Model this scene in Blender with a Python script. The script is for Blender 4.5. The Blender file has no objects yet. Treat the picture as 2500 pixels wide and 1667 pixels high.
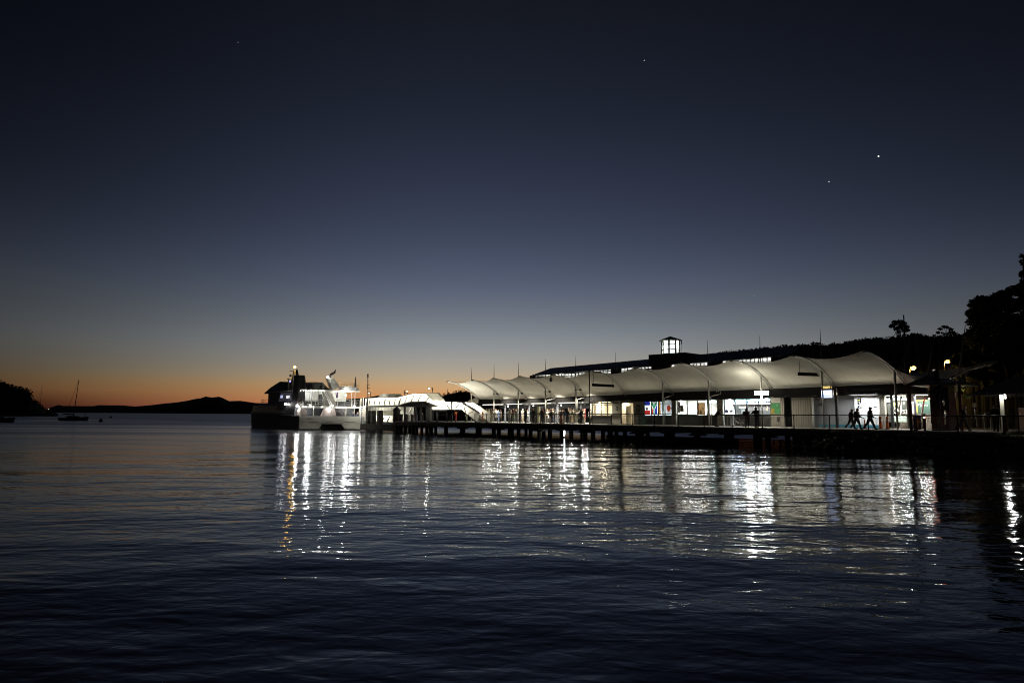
import bpy, bmesh, math, random
from mathutils import Matrix, Vector
random.seed(7)
S = bpy.context.scene
COL = S.collection
PI = math.pi
# ---------------------------------------------------------------- camera
FPX = 1667.0                      # focal length in pixels of the 2500 px wide photograph
PITCH = math.atan((1014 - 833.5) / FPX)
ROLL = 0.007
CAMZ = 2.45
fw = Vector((0, math.cos(PITCH), math.sin(PITCH)))
up0 = Vector((0, -math.sin(PITCH), math.cos(PITCH)))
rt0 = Vector((1, 0, 0))
cx = (rt0 * math.cos(ROLL) + up0 * math.sin(ROLL))
cy = (-rt0 * math.sin(ROLL) + up0 * math.cos(ROLL))
CAM = Vector((0, 0, CAMZ))
cam_d = bpy.data.cameras.new('camera'); cam = bpy.data.objects.new('camera', cam_d); COL.objects.link(cam)
m = Matrix.Identity(4)
for i in range(3):
    m[i][0] = cx[i]; m[i][1] = cy[i]; m[i][2] = -fw[i]; m[i][3] = CAM[i]
cam.matrix_world = m
cam_d.sensor_fit = 'HORIZONTAL'; cam_d.sensor_width = 36; cam_d.lens = 24.0
cam_d.clip_start = 0.1; cam_d.clip_end = 30000
S.camera = cam
# ---------------------------------------------------------------- view
S.view_settings.view_transform = 'Standard'; S.view_settings.look = 'None'
S.view_settings.exposure = 0.0; S.view_settings.gamma = 1.0
S.cycles.max_bounces = 6; S.cycles.diffuse_bounces = 3; S.cycles.glossy_bounces = 4
S.cycles.transparent_max_bounces = 12; S.cycles.transmission_bounces = 4
S.cycles.sample_clamp_indirect = 6.0; S.cycles.sample_clamp_direct = 0
S.cycles.caustics_reflective = False; S.cycles.caustics_refractive = False
S.cycles.use_light_tree = True
S.cycles.pixel_filter_type = 'BLACKMAN_HARRIS'; S.cycles.filter_width = 1.05

def lin(c):
    if isinstance(c, (int, float)): c = (c, c, c)
    return tuple((x / 255.0 / 12.92) if x <= 10.3 else ((x / 255.0 + 0.055) / 1.055) ** 2.4 for x in c)

def ray(x, y):
    d = cx * ((x - 1250) / FPX) + cy * (-(y - 833.5) / FPX) + fw
    return d.normalized()
# ---------------------------------------------------------------- world: dusk sky after sunset
w = bpy.data.worlds.new('World'); S.world = w; w.use_nodes = True
nt = w.node_tree; nt.nodes.clear()
def N(t, **k):
    n = nt.nodes.new(t)
    for a, b in k.items(): setattr(n, a, b)
    return n
def L(a, b): nt.links.new(a, b)
def M_(op, a, b=None, c=None, cl=False):
    n = N('ShaderNodeMath', operation=op); n.use_clamp = cl
    for i, v in enumerate((a, b, c)):
        if v is None: continue
        if isinstance(v, (int, float)): n.inputs[i].default_value = v
        else: L(v, n.inputs[i])
    return n.outputs[0]
tc = N('ShaderNodeTexCoord'); sep = N('ShaderNodeSeparateXYZ'); L(tc.outputs['Generated'], sep.inputs[0])
mr = N('ShaderNodeMapRange'); L(sep.outputs[2], mr.inputs[0]); mr.inputs[1].default_value = -0.01; mr.inputs[2].default_value = 0.60
ramp = N('ShaderNodeValToRGB'); L(mr.outputs[0], ramp.inputs[0])
SKY = [(-0.01, (222, 124, 96)), (0.006, (226, 134, 100)), (0.0172, (219, 146, 98)), (0.038, (208, 164, 115)), (0.050, (190, 166, 134)), (0.068, (168, 160, 146)),
       (0.10, (142, 146, 149)), (0.14, (114, 121, 131)), (0.188, (87, 96, 115)), (0.26, (61, 69, 89)), (0.355, (42, 48, 65)), (0.42, (32, 37, 51)), (0.497, (24, 28, 39)), (0.55, (20, 23, 30)), (0.60, (16, 19, 25))]
def sky_at(z):
    P_ = [(q, [math.log(v) for v in lin(c)]) for q, c in SKY]
    i = max(0, min(len(P_) - 2, sum(1 for q, _ in P_ if q <= z) - 1)); i0, i3 = max(0, i - 1), min(len(P_) - 1, i + 2); z1, a_ = P_[i]; z2, b_ = P_[i + 1]; t = (z - z1) / (z2 - z1); r = []
    for k in range(3):
        m1 = (b_[k] - P_[i0][1][k]) / (z2 - P_[i0][0]) * (z2 - z1); m2 = (P_[i3][1][k] - a_[k]) / (P_[i3][0] - z1) * (z2 - z1)
        r.append(math.exp((2 * t ** 3 - 3 * t * t + 1) * a_[k] + (t ** 3 - 2 * t * t + t) * m1 + (-2 * t ** 3 + 3 * t * t) * b_[k] + (t ** 3 - t * t) * m2))
    return r
els = ramp.color_ramp.elements
while len(els) > 1: els.remove(els[0])
for i in range(31):
    u = i / 30; z = -0.01 + 0.61 * u ** 1.7
    if i == 0: els[0].position = 0.0
    e = els[0] if i == 0 else els.new(min(1.0, (z + 0.01) / 0.61))
    e.color = tuple(sky_at(min(z, .5999))) + (1,)
aramp = N('ShaderNodeValToRGB'); L(mr.outputs[0], aramp.inputs[0]); ae = aramp.color_ramp.elements
while len(ae) > 1: ae.remove(ae[0])
for i, (z, v) in enumerate(((0, 1.25), (.0135, 1.16), (.028, 1.03), (.053, .99), (.085, .93), (.163, .86), (.31, .90), (.44, .88), (.6, .8))):
    if i == 0: ae[0].position = .01 / .61
    e = ae[0] if i == 0 else ae.new(min(1.0, (z + .01) / .61)); e.color = (v / 1.25,) * 3 + (1,)
az = M_('ARCTAN2', sep.outputs[0], sep.outputs[1])
d = M_('SUBTRACT', az, -0.055)
neg = M_('LESS_THAN', d, 0.0)
sg = M_('ADD', M_('MULTIPLY', neg, 0.44 - 0.65), 0.65)
q = M_('DIVIDE', d, sg)
g = M_('EXPONENT', M_('MULTIPLY', M_('MULTIPLY', q, q), -1.0))
# azimuth falloff strong near the horizon, weaker higher up
wz = M_('MULTIPLY', aramp.outputs[0], 1.25)
fac = M_('MAXIMUM', M_('SUBTRACT', 1.0, M_('MULTIPLY', wz, M_('SUBTRACT', 1.0, g))), 0.06)
below = M_('GREATER_THAN', sep.outputs[2], -0.0005)
fac = M_('MULTIPLY', fac, M_('ADD', M_('MULTIPLY', below, 0.97), 0.03))
sky_c = N('ShaderNodeVectorMath', operation='SCALE'); L(ramp.outputs[0], sky_c.inputs[0]); L(fac, sky_c.inputs['Scale'])
last = sky_c.outputs[0]
for (sx, sy, st, rr) in ((1573, 148, 0.5, .0006), (2145, 382, 1.3, .0009), (2024, 444, 0.6, .0007), (581, 104, 0.12, .0006), (494, 742, 0.15, .0006), (1842, 722, .15, .0006)):
    dv = ray(sx, sy)
    dd = N('ShaderNodeVectorMath', operation='DISTANCE'); L(tc.outputs['Generated'], dd.inputs[0]); dd.inputs[1].default_value = dv
    s_ = M_('MULTIPLY', M_('LESS_THAN', dd.outputs['Value'], rr), st)
    ad = N('ShaderNodeVectorMath', operation='ADD'); L(last, ad.inputs[0]); L(s_, ad.inputs[1]); last = ad.outputs[0]
bg = N('ShaderNodeBackground'); L(last, bg.inputs[0]); bg.inputs[1].default_value = 1.0
out = N('ShaderNodeOutputWorld'); L(bg.outputs[0], out.inputs[0])

# ---------------------------------------------------------------- frames
class Frame:
    def __init__(s, O, e):
        s.O = Vector((O[0], O[1], 0)); s.e = Vector((e[0], e[1], 0)).normalized(); s.n = Vector((-s.e.y, s.e.x, 0))
        s.M = Matrix.Identity(4)
        for i in range(3): s.M[i][0] = s.e[i]; s.M[i][1] = s.n[i]; s.M[i][3] = s.O[i]
    def W(s, a, t, z): return s.O + s.e * a + s.n * t + Vector((0, 0, z))
    def P(s, x, y, t):          # photograph point on the plane at offset t -> (along, height)
        d = ray(x, y); k = (t - (CAM - s.O).dot(s.n)) / d.dot(s.n); p = CAM + d * k
        return (p - s.O).dot(s.e), p.z
    def Q(s, x, y, a):          # on the plane at along = a -> (t, height)
        d = ray(x, y); k = (a - (CAM - s.O).dot(s.e)) / d.dot(s.e); p = CAM + d * k
        return (p - s.O).dot(s.n), p.z
    def Z(s, x, y, z):          # on a horizontal plane -> (along, t)
        d = ray(x, y); k = (z - CAM.z) / d.z; p = CAM + d * k
        return (p - s.O).dot(s.e), (p - s.O).dot(s.n)
def atY(x, y, Y):
    d = ray(x, y); return CAM + d * (Y / d.y)
def atZ(x, y, z):
    d = ray(x, y); return CAM + d * ((z - CAM.z) / d.z)
WF = Frame((0, 80.3), (0.700, -0.714))      # the wharf: along its edge, t away from the camera
FF = Frame((-31.5, 102), (math.cos(math.radians(35)), math.sin(math.radians(35))))   # the ferry: along its stern, t forward
DK = 1.55                                   # deck height over the water

# ---------------------------------------------------------------- materials
MATS = {}
def mat(name, col, rough=0.6, metal=0.0, var=0.0, vscale=2.0, bump=0.0, bscale=20.0, emit=None, es=1.0, spec=0.5, trans=0.0, col2=None):
    if name in MATS: return MATS[name]
    m = bpy.data.materials.new(name); m.use_nodes = True; MATS[name] = m
    t = m.node_tree; b = t.nodes['Principled BSDF']
    if isinstance(col, (int, float)): col = (col, col, col)
    b.inputs['Base Color'].default_value = (*col, 1); b.inputs['Roughness'].default_value = rough
    b.inputs['Metallic'].default_value = metal; b.inputs['Specular IOR Level'].default_value = spec
    if var > 0 or col2 or bump:
        tcn = t.nodes.new('ShaderNodeTexCoord'); nz = t.nodes.new('ShaderNodeTexNoise')
        nz.inputs['Scale'].default_value = vscale; nz.inputs['Detail'].default_value = 6; nz.inputs['Roughness'].default_value = 0.65
        t.links.new(tcn.outputs['Object'], nz.inputs['Vector'])
        mx = t.nodes.new('ShaderNodeMix'); mx.data_type = 'RGBA'
        c2 = col2 if col2 else tuple(max(0, c * (1 - var)) for c in col)
        c1 = col if col2 else tuple(min(1, c * (1 + var * .5)) for c in col)
        mx.inputs[6].default_value = (*c1, 1); mx.inputs[7].default_value = (*c2, 1)
        mp = t.nodes.new('ShaderNodeMapRange'); mp.inputs[1].default_value = .35; mp.inputs[2].default_value = .65
        t.links.new(nz.outputs[0], mp.inputs[0]); t.links.new(mp.outputs[0], mx.inputs[0]); t.links.new(mx.outputs[2], b.inputs['Base Color'])
        if bump:
            nb = t.nodes.new('ShaderNodeTexNoise'); nb.inputs['Scale'].default_value = bscale; nb.inputs['Detail'].default_value = 4
            t.links.new(tcn.outputs['Object'], nb.inputs['Vector'])
            bp = t.nodes.new('ShaderNodeBump'); bp.inputs['Strength'].default_value = bump; bp.inputs['Distance'].default_value = .05
            t.links.new(nb.outputs[0], bp.inputs['Height']); t.links.new(bp.outputs[0], b.inputs['Normal'])
    if emit is not None:
        b.inputs['Emission Color'].default_value = (*emit, 1); b.inputs['Emission Strength'].default_value = es
    if trans > 0:
        o = t.nodes['Material Output']; tr = t.nodes.new('ShaderNodeBsdfTranslucent'); tr.inputs[0].default_value = (*col, 1)
        ms = t.nodes.new('ShaderNodeMixShader'); ms.inputs[0].default_value = trans
        t.links.new(b.outputs[0], ms.inputs[1]); t.links.new(tr.outputs[0], ms.inputs[2]); t.links.new(ms.outputs[0], o.inputs[0])
    return m
def glass_mat(name, tint=(1, 1, 1), gloss=.08):
    if name in MATS: return MATS[name]
    m = bpy.data.materials.new(name); m.use_nodes = True; MATS[name] = m
    t = m.node_tree; t.nodes.clear(); o = t.nodes.new('ShaderNodeOutputMaterial')
    tr = t.nodes.new('ShaderNodeBsdfTransparent'); tr.inputs[0].default_value = (*tint, 1)
    gl = t.nodes.new('ShaderNodeBsdfGlossy'); gl.inputs['Roughness'].default_value = .03
    ms = t.nodes.new('ShaderNodeMixShader'); ms.inputs[0].default_value = gloss
    t.links.new(tr.outputs[0], ms.inputs[1]); t.links.new(gl.outputs[0], ms.inputs[2]); t.links.new(ms.outputs[0], o.inputs[0])
    return m
def slats_mat(name, c1, c2, scale, rough=.7, axis=0):
    """vertical board or corrugation stripes in object space"""
    if name in MATS: return MATS[name]
    m = mat(name, c1, rough); t = m.node_tree; b = t.nodes['Principled BSDF']
    tcn = t.nodes.new('ShaderNodeTexCoord'); sp = t.nodes.new('ShaderNodeSeparateXYZ'); t.links.new(tcn.outputs['Object'], sp.inputs[0])
    mu = t.nodes.new('ShaderNodeMath'); mu.operation = 'MULTIPLY'; mu.inputs[1].default_value = scale; t.links.new(sp.outputs[axis], mu.inputs[0])
    fr = t.nodes.new('ShaderNodeMath'); fr.operation = 'FRACT'; t.links.new(mu.outputs[0], fr.inputs[0])
    gt = t.nodes.new('ShaderNodeMath'); gt.operation = 'GREATER_THAN'; gt.inputs[1].default_value = .82; t.links.new(fr.outputs[0], gt.inputs[0])
    mx = t.nodes.new('ShaderNodeMix'); mx.data_type = 'RGBA'; mx.inputs[6].default_value = (*c1, 1); mx.inputs[7].default_value = (*c2, 1)
    t.links.new(gt.outputs[0], mx.inputs[0]); t.links.new(mx.outputs[2], b.inputs['Base Color'])
    return m

# ---------------------------------------------------------------- mesh builder
class MB:
    def __init__(s, M=None): s.v = []; s.f = []; s.k = []; s.M = M; s.mi = 0; s.sm = []; s.smooth = False
    def P(s, pts):
        n = len(s.v)
        for p in pts:
            p = Vector(p); s.v.append(s.M @ p if s.M else p)
        return n
    def F(s, *idx): s.f.append(idx); s.k.append(s.mi); s.sm.append(s.smooth)
    def box(s, x0, x1, y0, y1, z0, z1):
        n = s.P([(x0, y0, z0), (x1, y0, z0), (x1, y1, z0), (x0, y1, z0), (x0, y0, z1), (x1, y0, z1), (x1, y1, z1), (x0, y1, z1)])
        for a in ((0, 3, 2, 1), (4, 5, 6, 7), (0, 1, 5, 4), (1, 2, 6, 5), (2, 3, 7, 6), (3, 0, 4, 7)): s.F(*[n + i for i in a])
        return s
    def hexa(s, p):      # 8 corners, bottom ring then top ring
        n = s.P(p)
        for a in ((0, 3, 2, 1), (4, 5, 6, 7), (0, 1, 5, 4), (1, 2, 6, 5), (2, 3, 7, 6), (3, 0, 4, 7)): s.F(*[n + i for i in a])
        return s
    def quad(s, a, b, c, d): n = s.P([a, b, c, d]); s.F(n, n + 1, n + 2, n + 3); return s
    def prism(s, poly, d0, d1, fn):      # poly of (a,b); fn(a,b,d)->point
        n = len(poly); i0 = s.P([fn(a, b, d0) for a, b in poly]); i1 = s.P([fn(a, b, d1) for a, b in poly])
        s.F(*[i0 + i for i in range(n)][::-1]); s.F(*[i1 + i for i in range(n)])
        for i in range(n): j = (i + 1) % n; s.F(i0 + i, i0 + j, i1 + j, i1 + i)
        return s
    def tube(s, pts, r, n=8, cap=True):
        pts = [Vector(p) for p in pts]; rs = r if isinstance(r, (list, tuple)) else [r] * len(pts); rings = []
        old = s.smooth; s.smooth = n > 4
        for i, p in enumerate(pts):
            a = pts[max(0, i - 1)]; b = pts[min(len(pts) - 1, i + 1)]; d = (b - a).normalized()
            u = d.cross(Vector((0, 0, 1)));
            if u.length < .05: u = d.cross(Vector((0, 1, 0)))
            u.normalize(); v = d.cross(u)
            off = PI / 4 if n == 4 else 0
            rings.append(s.P([p + (u * math.cos(2 * PI * j / n + off) + v * math.sin(2 * PI * j / n + off)) * rs[i] for j in range(n)]))
        for i in range(len(rings) - 1):
            for j in range(n): q = (j + 1) % n; s.F(rings[i] + j, rings[i] + q, rings[i + 1] + q, rings[i + 1] + j)
        s.smooth = False
        if cap: s.F(*[rings[0] + j for j in range(n)][::-1]); s.F(*[rings[-1] + j for j in range(n)])
        s.smooth = old; return s
    def bar(s, a, b, w): return s.tube([a, b], w * .707, 4)
    def loft(s, rings, cap=True, close=True):
        idx = [s.P(r) for r in rings]; n = len(rings[0])
        for i in range(len(idx) - 1):
            for j in range(n if close else n - 1): q = (j + 1) % n; s.F(idx[i] + j, idx[i] + q, idx[i + 1] + q, idx[i + 1] + j)
        if cap and close: s.F(*[idx[0] + j for j in range(n)][::-1]); s.F(*[idx[-1] + j for j in range(n)])
        return s
    def lathe(s, c, prof, n=12):
        c = Vector(c); s.smooth = True
        s.loft([[c + Vector((r * math.cos(2 * PI * j / n), r * math.sin(2 * PI * j / n), z)) for j in range(n)] for r, z in prof]); s.smooth = False
        return s
    def ball(s, c, r, n=10, sz=1.0):
        k = n // 2 + 1
        return s.lathe(c, [(max(1e-3, r * math.sin(PI * i / k)), -r * sz * math.cos(PI * i / k)) for i in range(k + 1)], n)
    def ring(s, c, R, r, nrm, n=24, k=6):      # torus
        nrm = Vector(nrm).normalized(); u = nrm.orthogonal().normalized(); v = nrm.cross(u); c = Vector(c); s.smooth = True
        rr = []
        for i in range(n + 1):
            a = 2 * PI * i / n; d = u * math.cos(a) + v * math.sin(a)
            rr.append([c + d * (R + r * math.cos(2 * PI * j / k)) + nrm * (r * math.sin(2 * PI * j / k)) for j in range(k)])
        s.loft(rr, cap=False); s.smooth = False; return s
    def build(s, name, mats, parent=None, base=None, M=None):
        """verts are in world space (or the thing's space when it was built with M=None and base=0)"""
        me = bpy.data.meshes.new(name)
        off = Vector((0, 0, 0))
        if parent is not None: off = WORLD_AT.get(parent.name, Vector((0, 0, 0)))
        if base is not None: off = Vector(base)
        me.from_pydata([tuple(p - off) for p in s.v], [], s.f)
        if not isinstance(mats, (list, tuple)): mats = [mats]
        for m in mats: me.materials.append(m)
        me.polygons.foreach_set('material_index', s.k)
        me.polygons.foreach_set('use_smooth', s.sm)
        me.update()
        o = bpy.data.objects.new(name, me); COL.objects.link(o)
        if parent is not None: o.parent = parent; WORLD_AT[o.name] = off
        else: o.location = off; WORLD_AT[o.name] = off
        return o
WORLD_AT = {}
def thing(name, label, cat, loc, group=None, rz=0):
    o = bpy.data.objects.new(name, None); COL.objects.link(o); o.location = loc; o.rotation_euler = (0, 0, rz); o.empty_display_size = .3
    o['label'] = label; o['category'] = cat
    if group: o['group'] = group
    WORLD_AT[o.name] = Vector(loc) if rz == 0 else Vector((0, 0, 0)); return o
def tag(o, label, cat, group=None):
    o['label'] = label; o['category'] = cat
    if group: o['group'] = group
    return o
def kind(o, k): o['kind'] = k; return o
def text_mesh(name, s, size, fn, m, parent, align='CENTER', depth=.004):
    """lettering: fn(a, b) -> world point; a along, b up, in metres"""
    cu = bpy.data.curves.new(name, 'FONT'); cu.body = s; cu.size = size; cu.align_x = align; cu.align_y = 'CENTER'; cu.resolution_u = 2
    tmp = bpy.data.objects.new(name, cu); me = bpy.data.meshes.new_from_object(tmp)
    mb = MB(); n = mb.P([fn(v.co.x, v.co.y) for v in me.vertices])
    for p in me.polygons: mb.F(*[n + i for i in p.vertices])
    bpy.data.objects.remove(tmp); bpy.data.curves.remove(cu); bpy.data.meshes.remove(me)
    return mb.build(name, m, parent)
def lamp(name, kind_, loc, power, col=(1, .95, .85), size=.3, sizey=None, target=None, parent=None, spot=None, blend=.6):
    ld = bpy.data.lights.new(name, kind_); ld.energy = power; ld.color = col
    if kind_ == 'AREA':
        ld.shape = 'RECTANGLE' if sizey else 'SQUARE'; ld.size = size
        if sizey: ld.size_y = sizey
    else: ld.shadow_soft_size = size
    if kind_ == 'SPOT': ld.spot_size = math.radians(spot or 90); ld.spot_blend = blend
    o = bpy.data.objects.new(name, ld); COL.objects.link(o); loc = Vector(loc)
    if target is not None:
        dr = (Vector(target) - loc).normalized(); o.rotation_mode = 'QUATERNION'; o.rotation_quaternion = dr.to_track_quat('-Z', 'Y')
    if parent is not None: o.parent = parent; loc = loc - WORLD_AT[parent.name]
    o.location = loc; return o
PWR_A = 260; PWR_B = 340; PWR_BAY = 200; PWR_LAN = 55; PWR_PAV = 800; PWR_SH = 210; PWR_WW = 140; PWR_FL = 190; PWR_G = 230; PWR_UP = 24; PWR_AW = 450; PWR_WK = 90; PWR_Q = 1500
# ================================================================ water
def water():
    m = bpy.data.materials.new('sea_water'); m.use_nodes = True; t = m.node_tree; b = t.nodes['Principled BSDF']
    g = t.nodes.new('ShaderNodeNewGeometry')
    def mp(sx, sy, rz, loc=0):
        n = t.nodes.new('ShaderNodeMapping'); n.inputs['Scale'].default_value = (sx, sy, 1); n.inputs['Rotation'].default_value = (0, 0, rz)
        n.inputs['Location'].default_value = (loc, loc * .7, 0); t.links.new(g.outputs['Position'], n.inputs['Vector']); return n.outputs[0]
    def nz(vec, sc, det, rough=.5, dist=0):
        n = t.nodes.new('ShaderNodeTexNoise'); n.inputs['Scale'].default_value = sc; n.inputs['Detail'].default_value = det
        n.inputs['Roughness'].default_value = rough; n.inputs['Distortion'].default_value = dist
        t.links.new(vec, n.inputs['Vector']); return n.outputs[0]
    def mul(a, k):
        n = t.nodes.new('ShaderNodeMath'); n.operation = 'MULTIPLY'; t.links.new(a, n.inputs[0])
        if isinstance(k, float): n.inputs[1].default_value = k
        else: t.links.new(k, n.inputs[1])
        return n.outputs[0]
    def add(a, c):
        n = t.nodes.new('ShaderNodeMath'); n.operation = 'ADD'; t.links.new(a, n.inputs[0]); t.links.new(c, n.inputs[1]); return n.outputs[0]
    h = mul(nz(mp(.45, 1, .30), .22, 1), .16)                    # slow swell
    h = add(h, mul(nz(mp(.5, 1, -.2, 3), .9, 2, .5, .4), .042))   # wavelets
    h = add(h, mul(nz(mp(.6, 1, .35, 9), 3.4, 2, .5, .3), .0118))     # ripples
    h = add(h, mul(nz(mp(.7, 1, -.4, 5), 10.0, 2, .5, .2), .0018))
    bp = t.nodes.new('ShaderNodeBump'); bp.inputs['Strength'].default_value = 1.0; bp.inputs['Distance'].default_value = WAVE
    t.links.new(h, bp.inputs['Height'])
    o = t.nodes['Material Output']; fr = t.nodes.new('ShaderNodeFresnel'); fr.inputs['IOR'].default_value = 1.33
    gl = t.nodes.new('ShaderNodeBsdfGlossy'); gl.inputs['Color'].default_value = (.74, .78, .84, 1); gl.inputs['Roughness'].default_value = .04
    df = t.nodes.new('ShaderNodeBsdfDiffuse'); df.inputs['Color'].default_value = (.004, .007, .009, 1); ms = t.nodes.new('ShaderNodeMixShader')
    # sheltered water is smooth; past the wharf the breeze roughens it in streaks
    sp = t.nodes.new('ShaderNodeSeparateXYZ'); t.links.new(g.outputs['Position'], sp.inputs[0])
    mr = t.nodes.new('ShaderNodeMapRange'); mr.interpolation_type = 'SMOOTHSTEP'; mr.inputs[1].default_value = 35; mr.inputs[2].default_value = 240
    ma = t.nodes.new('ShaderNodeMath'); ma.operation = 'MULTIPLY_ADD'; ma.inputs[1].default_value = -2.0; t.links.new(sp.outputs[0], ma.inputs[0]); t.links.new(sp.outputs[1], ma.inputs[2]); t.links.new(ma.outputs[0], mr.inputs[0])
    st = nz(mp(.004, .05, .06, 2), 1.0, 3, .6); m2 = t.nodes.new('ShaderNodeMapRange'); m2.inputs[1].default_value = .35; m2.inputs[2].default_value = .65; m2.inputs[3].default_value = .35; t.links.new(st, m2.inputs[0])
    rr = mul(mul(mr.outputs[0], m2.outputs[0]), .40); ra = t.nodes.new('ShaderNodeMath'); ra.operation = 'ADD'; ra.inputs[1].default_value = .05; t.links.new(rr, ra.inputs[0]); 
    vd = t.nodes.new('ShaderNodeVectorMath'); vd.operation = 'DOT_PRODUCT'; t.links.new(g.outputs['Position'], vd.inputs[0]); vd.inputs[1].default_value = WF.n   # breeze on the far side of the wharf
    mt = t.nodes.new('ShaderNodeMapRange'); mt.interpolation_type = 'SMOOTHSTEP'; t0_ = WF.O.dot(WF.n); mt.inputs[1].default_value = t0_ + 10; mt.inputs[2].default_value = t0_ + 26; mt.inputs[4].default_value = .38; t.links.new(vd.outputs['Value'], mt.inputs[0])
    mxx = t.nodes.new('ShaderNodeMath'); mxx.operation = 'MAXIMUM'; t.links.new(ra.outputs[0], mxx.inputs[0]); t.links.new(mt.outputs[0], mxx.inputs[1]); t.links.new(mxx.outputs[0], gl.inputs['Roughness'])
    for n in (fr, gl, df): t.links.new(bp.outputs[0], n.inputs['Normal'])
    t.links.new(fr.outputs[0], ms.inputs[0]); t.links.new(df.outputs[0], ms.inputs[1]); t.links.new(gl.outputs[0], ms.inputs[2]); t.links.new(ms.outputs[0], o.inputs['Surface'])
    mb = MB(); mb.quad((-14000, -60, 0), (14000, -60, 0), (14000, 14000, 0), (-14000, 14000, 0))
    kind(mb.build('water', m), 'structure')
WAVE = 1.0
water()
# seabed well below so that nothing is seen under the sheet from other places
# ================================================================ far hills across the gulf
HILL = mat('far_hill_scrub', (.035, .04, .035), .95, var=.4, vscale=.004, spec=.05)
def hill_mesh(name, prof, Y, depth, mtl, zb=-1.0, jag=0.0, rows=5, back=1.0):
    """real hill: front slope, ridge traced from its skyline, back slope"""
    rg = random.Random(len(prof)); pts = []
    for (x0, y0), (x1, y1) in zip(prof[:-1], prof[1:]):
        n = max(1, int((x1 - x0) / 4))
        for i in range(n): k = i / n; pts.append((x0 + (x1 - x0) * k, y0 + (y1 - y0) * k))
    pts.append(prof[-1]); mb = MB(); rings = []
    for x, y in pts:
        Yv = Y(x) if callable(Y) else Y
        p = atY(x, y + rg.uniform(-jag, jag), Yv); col = []
        D = depth
        for i in range(rows):
            k = i / (rows - 1); z = zb + (p.z - zb) * (k ** .75) * (1 + (rg.uniform(-.06, .06) if 0 < i < rows - 1 else 0))
            sc = (Yv - D * (1 - k)) / Yv
            col.append(Vector((p.x * sc if abs(p.x) > 1 else p.x, Yv - D * (1 - k), min(z, p.z))))
        for i in range(1, rows):
            k = 1 - i / (rows - 1); sb = (Yv + D * back * (1 - k)) / Yv; col.append(Vector((p.x * sb, Yv + D * back * (1 - k), zb + (p.z - zb) * k ** .8)))
        rings.append(col)
    mb.smooth = True; mb.loft(rings, cap=False, close=False); o = mb.build(name, mtl); return o
hill_mesh('far_hills', [(-150, 1000), (60, 1000), (118, 999), (122, 994.4), (144, 988), (153, 990.6), (227, 991), (242, 988.6), (300, 989.3), (329, 991.8), (365, 989), (401, 984.6), (430, 982), (456, 978), (479, 973), (488, 972.3),
    (502, 967.6), (517, 970), (534, 968), (543, 970.8), (559, 978.8), (586, 978), (625, 983.5), (660, 984), (700, 982), (760, 979), (830, 975), (889, 971), (923, 965.4), (967, 964), (990, 967), (1030, 975), (1090, 985), (1160, 995), (1250, 1008)],
    5200, 700, HILL)['kind'] = 'structure'

# ================================================================ foliage helpers
LEAF = mat('leaf_dark_green', (.040, .055, .026), .8, var=.55, vscale=.35, spec=.15)
LEAF2 = mat('leaf_olive', (.060, .066, .030), .8, var=.5, vscale=.35, spec=.15)
BARK = mat('bark_grey', (.12, .10, .08), .9, var=.4, vscale=3, bump=.5)
def clump(mb, c, r, n, size, rg, squash=.75):
    for _ in range(n):
        a = rg.uniform(0, 2 * PI); zz = rg.uniform(-1, 1); q = math.sqrt(1 - zz * zz); k = rg.random() ** .45
        p = Vector((c[0] + r * k * q * math.cos(a), c[1] + r * k * q * math.sin(a), c[2] + r * k * zz * squash))
        u = Vector((rg.uniform(-1, 1), rg.uniform(-1, 1), rg.uniform(-.6, .6))).normalized(); v = u.orthogonal().normalized()
        v.rotate(Matrix.Rotation(rg.uniform(0, 6.28), 3, u)); sz = size * rg.uniform(.6, 1.4)
        mb.quad(p - u * sz - v * sz * .2, p + v * -sz * .6, p + u * sz + v * sz * .2, p + v * sz * .6)
def tree(label, cat, base, blobs, leaf, lm=LEAF, trunk_r=.35, group=None, seed=1, name='tree', dens=1.0, limbs=True):
    """base point; blobs of (centre, radius, count); a tapered trunk with limbs running into the blobs"""
    rg = random.Random(seed); base = Vector(base); t = thing(name, label, cat, base, group)
    tm = MB(); zs = [b[0][2] for b in blobs]; zc = min(zs) - 0.2 * (max(zs) - min(zs)); cxm = sum(b[0][0] for b in blobs) / len(blobs); cym = sum(b[0][1] for b in blobs) / len(blobs)
    fork = Vector((base.x * .6 + cxm * .4, base.y * .6 + cym * .4, base.z + (zc - base.z) * .55))
    mid = base.lerp(fork, .5) + Vector((rg.uniform(-.2, .2), 0, 0))
    tm.tube([base - Vector((0, 0, .3)), mid, fork], [trunk_r * 1.2, trunk_r, trunk_r * .8], 8)
    if limbs:
        for c, r, n in blobs:
            c = Vector(c); tm.tube([fork - Vector((0, 0, trunk_r * .5)), fork.lerp(c, .5) + Vector((rg.uniform(-.3, .3), 0, -.1 * (c - fork).length * .5)), c], [trunk_r * .5, trunk_r * .3, trunk_r * .1], 5)
    tm.build('trunk', BARK, t)
    mb = MB()
    for c, r, n in blobs: clump(mb, c, r, int(n * dens), leaf, rg)
    mb.build('crown', lm, t); return t

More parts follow.
